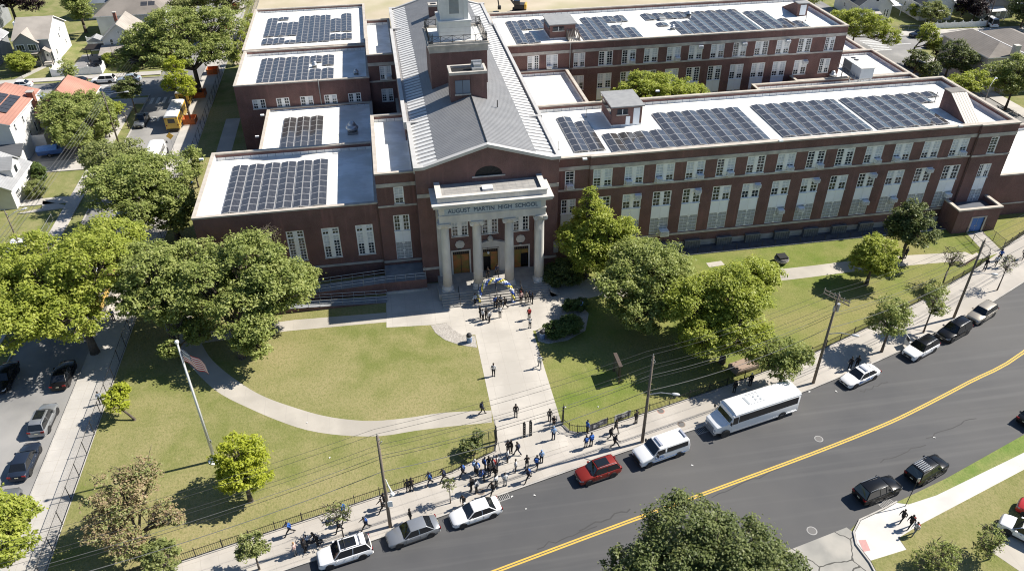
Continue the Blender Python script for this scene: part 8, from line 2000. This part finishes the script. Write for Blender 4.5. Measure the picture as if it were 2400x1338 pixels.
    if door:
        x, z, ww, hh = door; b = MB(); b.box(x - ww / 2 - .1, x + ww / 2 + .1, -b_ - .06, -b_, z, z + hh + .1); dd = b.build('door', WPAINT, t); b = MB(); b.box(x - .18, x + .18, -b_ - .08, -b_ - .06, z + hh * .45, z + hh * .85); b.build('door_glass', GLASS, dd)
        b = MB()
        for k in range(3): b.box(x - 1, x + 1, -b_ - .4 * (k + 1), -b_, 0, z * (3 - k) / 3)
        b.build('door_steps', STONE, t)
    if porch:
        x0, x1, dep, pz, pm = porch; b = MB(); V = [(x0, -b_, pz + .5), (x1, -b_, pz + .5), (x1, -b_ - dep, pz), (x0, -b_ - dep, pz)]; b.add([(x, y, z + .1) for x, y, z in V], [(0, 3, 2, 1)]); b.add(V, [(0, 1, 2, 3)])
        for i in range(4): j = (i + 1) % 4; b.add([V[i], V[j], (V[j][0], V[j][1], V[j][2] + .1), (V[i][0], V[i][1], V[i][2] + .1)], [(0, 1, 2, 3)])
        b.build('porch_roof', pm, t); b = MB()
        for x in (x0 + .12, x1 - .12): b.box(x - .07, x + .07, -b_ - dep + .1, -b_ - dep + .24, 0, pz)
        b.build('porch_posts', WPAINT, t)
    if dormer:
        x, y, dw, dh, dd, dm = dormer; zz = h + .25; b = MB(); b.box(x - dw / 2, x + dw / 2, y - dd / 2, y + dd / 2, zz, zz + dh); q = [(x - dw / 2 - .2, zz + dh), (x + dw / 2 + .2, zz + dh), (x, zz + dh + dw * .35)]
        b.add([(p[0], y - dd / 2, p[1]) for p in q], [(0, 1, 2)]); dd_ = b.build('dormer', dm, t); b = MB()
        for s in (-1, 1): b.add([(x + s * (dw / 2 + .25), y - dd / 2 - .25, zz + dh), (x, y - dd / 2 - .25, zz + dh + dw * .4), (x, y + dd / 2, zz + dh + dw * .4), (x + s * (dw / 2 + .25), y + dd / 2, zz + dh)], [(0, 1, 2, 3) if s > 0 else (3, 2, 1, 0)])
        b.build('dormer_roof', roof, dd_); b = MB(); b.box(x - .4, x + .4, y - dd / 2 - .05, y - dd / 2, zz + .3, zz + dh - .1); b.build('dormer_window', GLASS, dd_)
    return t
HG = 'houses on the left'
# grey and white two storey house with front gable
t = house('grey fronted two storey house with tan roof and white side wall', (-73.8, 190.5), 0, 7.0, 12.4, 5.6, 2.9, SIDW, RTAN, 'x', 0, .35, [('r', -3.5, 1.2, .7, 1.3), ('r', .5, 3.6, .7, 1.1), ('r', 3.5, 1.4, .6, 1.0), ('r', 2.0, 4.6, .6, 1.0)], None, None, None, group=HG)
b = MB(); x0, x1, yf = -3.5, 1.4, -7.0
b.box(x0, x1, yf, -6.1, 0, 5.2); b.box(1.4, 3.52, -6.25, -6.19, 0, 5.4); b.add([(x0, yf, 5.2), (x1, yf, 5.2), ((x0 + x1) / 2, yf, 7.2)], [(0, 1, 2)]); b.build('front_wall', SIDG, t)
b = MB(); xm = (x0 + x1) / 2
for s in (-1, 1): b.add([(xm + s * 2.85, yf - .35, 5.0), (xm, yf - .35, 7.3), (xm, -1.5, 7.3), (xm + s * 2.85, -4.5, 5.0)], [(0, 1, 2, 3) if s > 0 else (3, 2, 1, 0)])
b.box(x0, x1 + .1, yf - .9, yf, 2.85, 2.95); b.build('front_roof', RTAN, t)
for xx in (-2.2, .2):
    for zz in (3.4, 1.0):
        b = MB(); b.box(xx - .85, xx + .85, yf - .07, yf, zz, zz + 1.4); w0 = b.build('window', WPAINT, t); b = MB()
        for k in range(3): b.box(xx - .76 + k * .53, xx - .30 + k * .53, yf - .09, yf - .07, zz + .1, zz + 1.3)
        b.build('pane', GLASS, w0)
b = MB(); b.box(1.6, 3.2, -7.4, -6.25, 0, .8); b.box(1.6, 3.4, -7.9, -7.4, 0, .5); b.build('door_steps', STONE, t)
b = MB(); b.box(1.9, 2.9, -6.33, -6.25, .8, 2.9); dd = b.build('door', WPAINT, t); b = MB(); b.lathe([(.01, -.35), (.18, -.1), (.18, .1), (.01, .35)], 10); b.v = [(2.4 + x, -6.34 + y * .05, 2.0 + z) for x, y, z in b.v]; b.build('door_glass', GLASS, dd)
b = MB()
for s in (-1, 1): b.add([(2.4 + s * 1.3, -8.0, 3.0), (2.4, -8.0, 4.0), (2.4, -6.2, 4.0), (2.4 + s * 1.3, -6.2, 3.0)], [(0, 1, 2, 3) if s > 0 else (3, 2, 1, 0)])
b.box(1.15, 1.3, -7.9, -7.75, .0, 3.0); b.box(3.5, 3.65, -7.9, -7.75, 0, 3.0); b.build('porch_roof', RTAN, t)
b = MB(); b.box(-4.3, -3.5, -1.5, .1, 0, 8.0); b.build('chimney', WPAINT, t)
t = house('white gabled house with tan roof and low front wing', (-55.9, 189.5), 0, 7.4, 9.0, 4.6, 3.0, SIDW, RTAN, 'y', 0, .4, [('f', -1.9, 2.9, .75, 1.6), ('f', 1.9, 2.9, .75, 1.6), ('f', 0, 5.5, .5, .6)], (-1.8, 2.5, .6, 8.2, CHB), group=HG)
b = MB(); b.box(-3.7, 3.9, -8.0, -4.5, 0, 2.4); b.build('front_wing', mat('slate_blue_stone', (.16, .18, .2), .8, (.22, .24, .26), 2), t)
b = MB(); b.add([(-4.2, -8.6, 2.3), (4.3, -8.6, 2.3), (4.3, -4.5, 3.3), (-4.2, -4.5, 3.3)], [(0, 1, 2, 3)]); b.add([(-4.2, -8.6, 2.2), (4.3, -8.6, 2.2), (4.3, -8.6, 2.3), (-4.2, -8.6, 2.3)], [(0, 1, 2, 3)]); b.build('wing_roof', RTAN, t)
b = MB(); b.box(-1.3, 1.3, -8.08, -8.0, .8, 2.1); w0 = b.build('window', WPAINT, t); b = MB(); b.box(-1.2, -.1, -8.1, -8.08, .9, 2.0); b.box(0, 1.2, -8.1, -8.08, .9, 2.0); b.build('pane', GLASS, w0)
t = house('white house with brown hipped roof behind the gabled one', (-57.0, 206.0), 0, 15.0, 11.0, 5.4, 3.0, SIDW, RBROWN, 'x', .8, .5, [('f', -3, 2.8, .9, 1.4), ('r', 1, 3, .9, 1.4)], None, group=HG)
b = MB(); b.box(4.2, 7.0, -6.4, -5.5, 0, 5.0); b.build('bay', SIDB, t)
for k in range(2):
    b = MB(); M = Matrix.Translation((3.2 + k * 1.7, -3.2, 6.75)) @ Matrix.Rotation(R(29), 4, 'X'); b.box(-.75, .75, -.9, .9, 0, .06, 0, M); b.build('solar_panel', CELL, t)
house('dark roofed house at the top edge left of the huge tree', (-64.0, 221.5), 0, 15.0, 9.0, 4.2, 3.6, SIDW, RBLUE, 'x', 0, .4, [('f', -2, 1.5, 1, 1.3)], None, group=HG, dormer=(0, -3.0, 1.6, 1.4, 2.4, SIDW))
house('grey and white cottage cut by the top left corner', (-97.0, 217.0), 0, 12.0, 8.0, 4.6, 2.6, SIDG, RTAN, 'x', 0, .4, [('f', 2.5, 1.6, 1.6, 1.4)], None, group=HG)
house('pale house cut by the left edge beside the grey two storey house', (-85.9, 189.0), 0, 7.6, 10.0, 4.6, 2.6, SIDG, RGREY, 'y', 0, .4, [('f', 2.0, 2.6, .9, 1.4), ('r', -2.5, 2.0, .8, 1.2)], None, group=HG)
# red roofed house with solar panels
t = house('white house with red roof and rooftop solar panels', (-65.6, 139.6), 0, 9.6, 15.0, 7.6, 1.5, SIDW, RRED, 'y', 0, .45, [('r', -5.6, 5.6, .7, 1.3), ('r', -1.8, 5.4, .7, 1.3), ('r', 2.8, 5.2, .7, 1.3), ('r', -1.0, 2.4, .8, 1.4), ('r', 1.8, 2.2, .9, 1.9)], None, group=HG)
for i in range(2):
    for j in range(5):
        b = MB(); M = Matrix.Translation((2.9 - i * 1.75, -3.4 + j * 1.45, 8.38 + (i * 1.75 - .0) * .30)) @ Matrix.Rotation(R(17), 4, 'Y'); b.box(-.8, .8, -.68, .68, .12, .17, 0, M); b.build('solar_panel', CELL, t)
b = MB(); b.cyl((2.6, -5.0, 8.4), (2.6, -5.0, 9.8), .14, n=8); b.build('vent_pipe', WPAINT, t)
b = MB(); b.box(4.8, 7.0, -1.5, 5.0, 0, 2.0); b.box(4.82, 6.98, -1.48, 4.98, 2.0, 2.02, 1); b.box(6.85, 7.0, -1.5, 5.0, 2.02, 2.9); b.box(4.8, 6.85, -1.5, -1.35, 2.02, 2.9); b.build('side_terrace', [SIDW, OLDC], t)
b = MB(); b.box(2.0, 5.6, -9.5, -7.5, 0, 3.0); b.build('rear_wing', SIDW, t); b = MB(); b.add([(1.6, -9.9, 3.0), (6.0, -9.9, 3.0), (6.0, -7.5, 4.2), (1.6, -7.5, 4.2)], [(0, 1, 2, 3)]); b.build('wing_roof', RDARK, t)
t = house('white house with grey and red roof and tall brick chimney', (-56.5, 148.0), 0, 7.6, 11.0, 5.4, 3.0, SIDW, RRED, 'y', .55, .4, [('l', -3.5, 1.4, .9, 1.2)], (-4.2, -4.2, 1.0, 8.6, CHB), group=HG)
b = MB(); b.add([(-4.25, -5.9, 5.2), (-.1, -2.9, 8.62), (-.1, 2.9, 8.62), (-4.25, 5.9, 5.2)], [(3, 2, 1, 0)]); b.build('grey_roof_slope', RDARK, t)
t = house('small white house with grey roof and wide front dormer', (-62.0, 121.5), 90, 9.0, 9.6, 3.4, 2.6, SIDW, RGREY, 'x', 0, .4, [('f', -2.5, 1.0, 1.6, 1.3), ('f', 2.2, 1.0, 1.2, 1.3)], None, group=HG, dormer=(.4, -2.9, 3.4, 1.5, 3.2, SIDW))
# garden items of the left houses
t = thing('pergola', 'dark metal pergola over the patio beside the grey house', 'pergola', (-62.0, 186.4, -.1))
b = MB()
for x in (-1.6, 1.6):
    for y in (-1.4, 1.4): b.box(x - .07, x + .07, y - .07, y + .07, 0, 2.4)
b.build('posts', DARKM, t); b = MB(); b.box(-2.0, 2.0, -1.8, 1.8, 2.4, 2.55)
for k in range(9): b.box(-2.0, 2.0, -1.75 + k * .43, -1.65 + k * .43, 2.55, 2.62)
b.build('canopy', mat('pergola_canopy', (.06, .05, .045), .7), t)
t = thing('garden_table', 'dark round garden table with chairs on the patio', 'garden table', (-61.2, 181.4, -.03))
b = MB(); b.cyl((0, 0, 0), (0, 0, .7), .08, n=6); b.cyl((0, 0, .7), (0, 0, .75), .9, n=16); b.build('table', DARKM, t)
for a in range(5): M = Matrix.Rotation(R(a * 72), 4, 'Z'); b = MB(); b.box(1.1, 1.6, -.25, .25, .4, .46, 0, M); b.box(1.55, 1.62, -.25, .25, .46, .95, 0, M); [b.box(x - .02, x + .02, y - .02, y + .02, 0, .4, 0, M) for x in (1.12, 1.58) for y in (-.22, .22)]; b.build('chair', DARKM, t)
t = thing('garden_shed', 'small white shed with grey roof behind the patio', 'shed', (-63.5, 193.0, -.1))
b = MB(); b.box(-1.5, 1.5, -1.3, 1.3, 0, 2.1); b.build('wall', SIDW, t); b = MB(); b.ngon_xz([(-1.8, 2.05), (1.8, 2.05), (0, 3.0)], -1.5, 1.5); b.build('roof', RGREY, t); b = MB(); b.box(-.5, .5, -1.36, -1.3, 0, 1.9); b.build('door', WPAINT, t)
t = thing('white_gazebo', 'white slatted bench seat inside the vinyl fence', 'bench', (-65.6, 178.2, -.1))
b = MB(); b.box(-1.4, 1.4, -.5, .5, .4, .5); b.box(-1.4, 1.4, .45, .55, .5, 1.2); b.build('seat', WPAINT, t); b = MB(); [b.box(x - .06, x + .06, y - .06, y + .06, 0, .4) for x in (-1.3, 1.3) for y in (-.4, .4)]; b.build('legs', WPAINT, t)
# right hand houses
HR = 'row of houses at the upper right'
for i, (x, y, lb, wl, rf, pc) in enumerate(((122.0, 186.0, 'white bungalow with sun room porch, leftmost of the upper right row', SIDW, RDARK, STONE), (137.5, 184.0, 'white bungalow with white awning, second in the upper right row', SIDW, RDARK, WPAINT), (153.5, 182.5, 'grey bungalow with blue roof, third in the upper right row', SIDG, RBLUE, WPAINT), (170.0, 181.0, 'grey bungalow at the upper right corner', SIDG, RBLUE, WPAINT))):
    t = house(lb, (x, y), -4, 8.4, 13.0, 4.0, 3.4, wl, rf, 'y', 0, .35, [('f', -2.6, 1.2, 1.6, 1.4), ('f', 2.6, 1.0, .5, 1.9), ('f', 3.3, 1.0, .5, 1.9), ('l', -3, 1.6, .8, 1.1), ('l', 1, 1.6, .8, 1.1), ('f', 0, 4.7, .9, 1.2)], None, (-3.6, .8, 2.2, 2.3, pc), (.2, .5, .95, 2.0), group=HR, dormer=(-1.9, -1.0, 3.0, 1.6, 3.4, wl))
    b = MB(); b.box(4.6, 9.2, -3.0, 3.5, 2.4, 2.55); b.build('carport_roof', WPAINT, t); b = MB(); [b.box(xx - .06, xx + .06, yy - .06, yy + .06, 0, 2.4) for xx in (9.0,) for yy in (-2.8, 3.2)]; b.build('carport_posts', WPAINT, t)
    if i == 0:
        b = MB()
        for k in range(4): b.box(-3.4 + k * .95, -2.6 + k * .95, -8.66, -8.6, 1.1, 2.1)
        b.build('sun_room_glass', GLASS, t); b = MB(); b.box(-3.5, .7, -8.6, -6.5, 0, 2.2); b.build('sun_room', WPAINT, t)
t = house('big pale stucco house with brown hipped roof at the right edge', (120.4, 139.6), 0, 7.4, 14.2, 7.4, 1.6, SIDB, RBROWN, 'y', .8, .5, [('f', -1.9, 4.6, .9, 1.4), ('f', -.4, 4.6, .9, 1.4), ('l', 3, 4.8, .7, 1.2), ('f', 2.2, 4.4, 1.2, 1.5), ('f', 2.2, 1.6, 1.2, 1.5)], None)
b = MB(); b.box(.6, 1.7, -8.1, -7.1, 0, 9.6); b.build('chimney', SIDB, t)
t = house('second pale stucco house with brown roof beyond the first', (128.6, 139.0), 0, 8.0, 15.0, 7.4, 1.4, SIDB, RBROWN, 'y', .8, .5, [('f', -1, 4.6, 1, 1.4)], None)
b = MB(); b.box(-4.6, -4.45, -7.5, 7.5, 7.4, 7.75); b.build('fascia', WPAINT, t)
house('small white house at the right edge above the stucco houses', (151.0, 150.5), 0, 8.0, 8.0, 5.0, 2.0, SIDW, RGREY, 'x', 0, .4, [('f', -2, 2.6, 1.0, 1.4), ('l', 0, 2.6, .9, 1.4)], None)
t = thing('street_lamp', 'tall thin street lamp pole behind the white picket fence', 'street lamp', at(2315, 60)[:2] + Vector((0,)) if False else (at(2312, 62).x, at(2312, 62).y, 0))
b = MB(); b.cyl((0, 0, 0), (0, 0, 11), .14, .1, 8); b.build('pole', WOODP, t); b = MB(); b.box(-1.0, 1.0, -.06, .06, 10.2, 10.35); b.build('crossarm', WOODP, t)
t = thing('street_lamp', 'grey cobra head street lamp among the right street trees', 'street lamp', (106.6, 118.5, 0))
b = MB(); b.cyl((0, 0, 0), (0, 0, 7.5), .1, .07, 8); b.tube([(0, 0, 7.4), (.8, .6, 8.1), (1.8, 1.4, 8.2)], .05, 6); b.build('pole', GALV, t); b = MB(); b.ball((2.0, 1.55, 8.15), .3, 8, 0, .5); b.build('lamp_head', MATS['lamp_head_grey'], t)
t = thing('basketball_hoop', 'white basketball hoop post by the blue roofed bungalow', 'basketball hoop', (at(2352, 38).x, at(2352, 38).y, 0))
b = MB(); b.cyl((0, 0, 0), (0, 0, 3.2), .08, n=8); b.build('post', WPAINT, t); b = MB(); b.box(-.9, .9, -.35, -.3, 2.9, 4.0); b.build('backboard', mat('pale_backboard', (.55, .6, .66), .4), t)
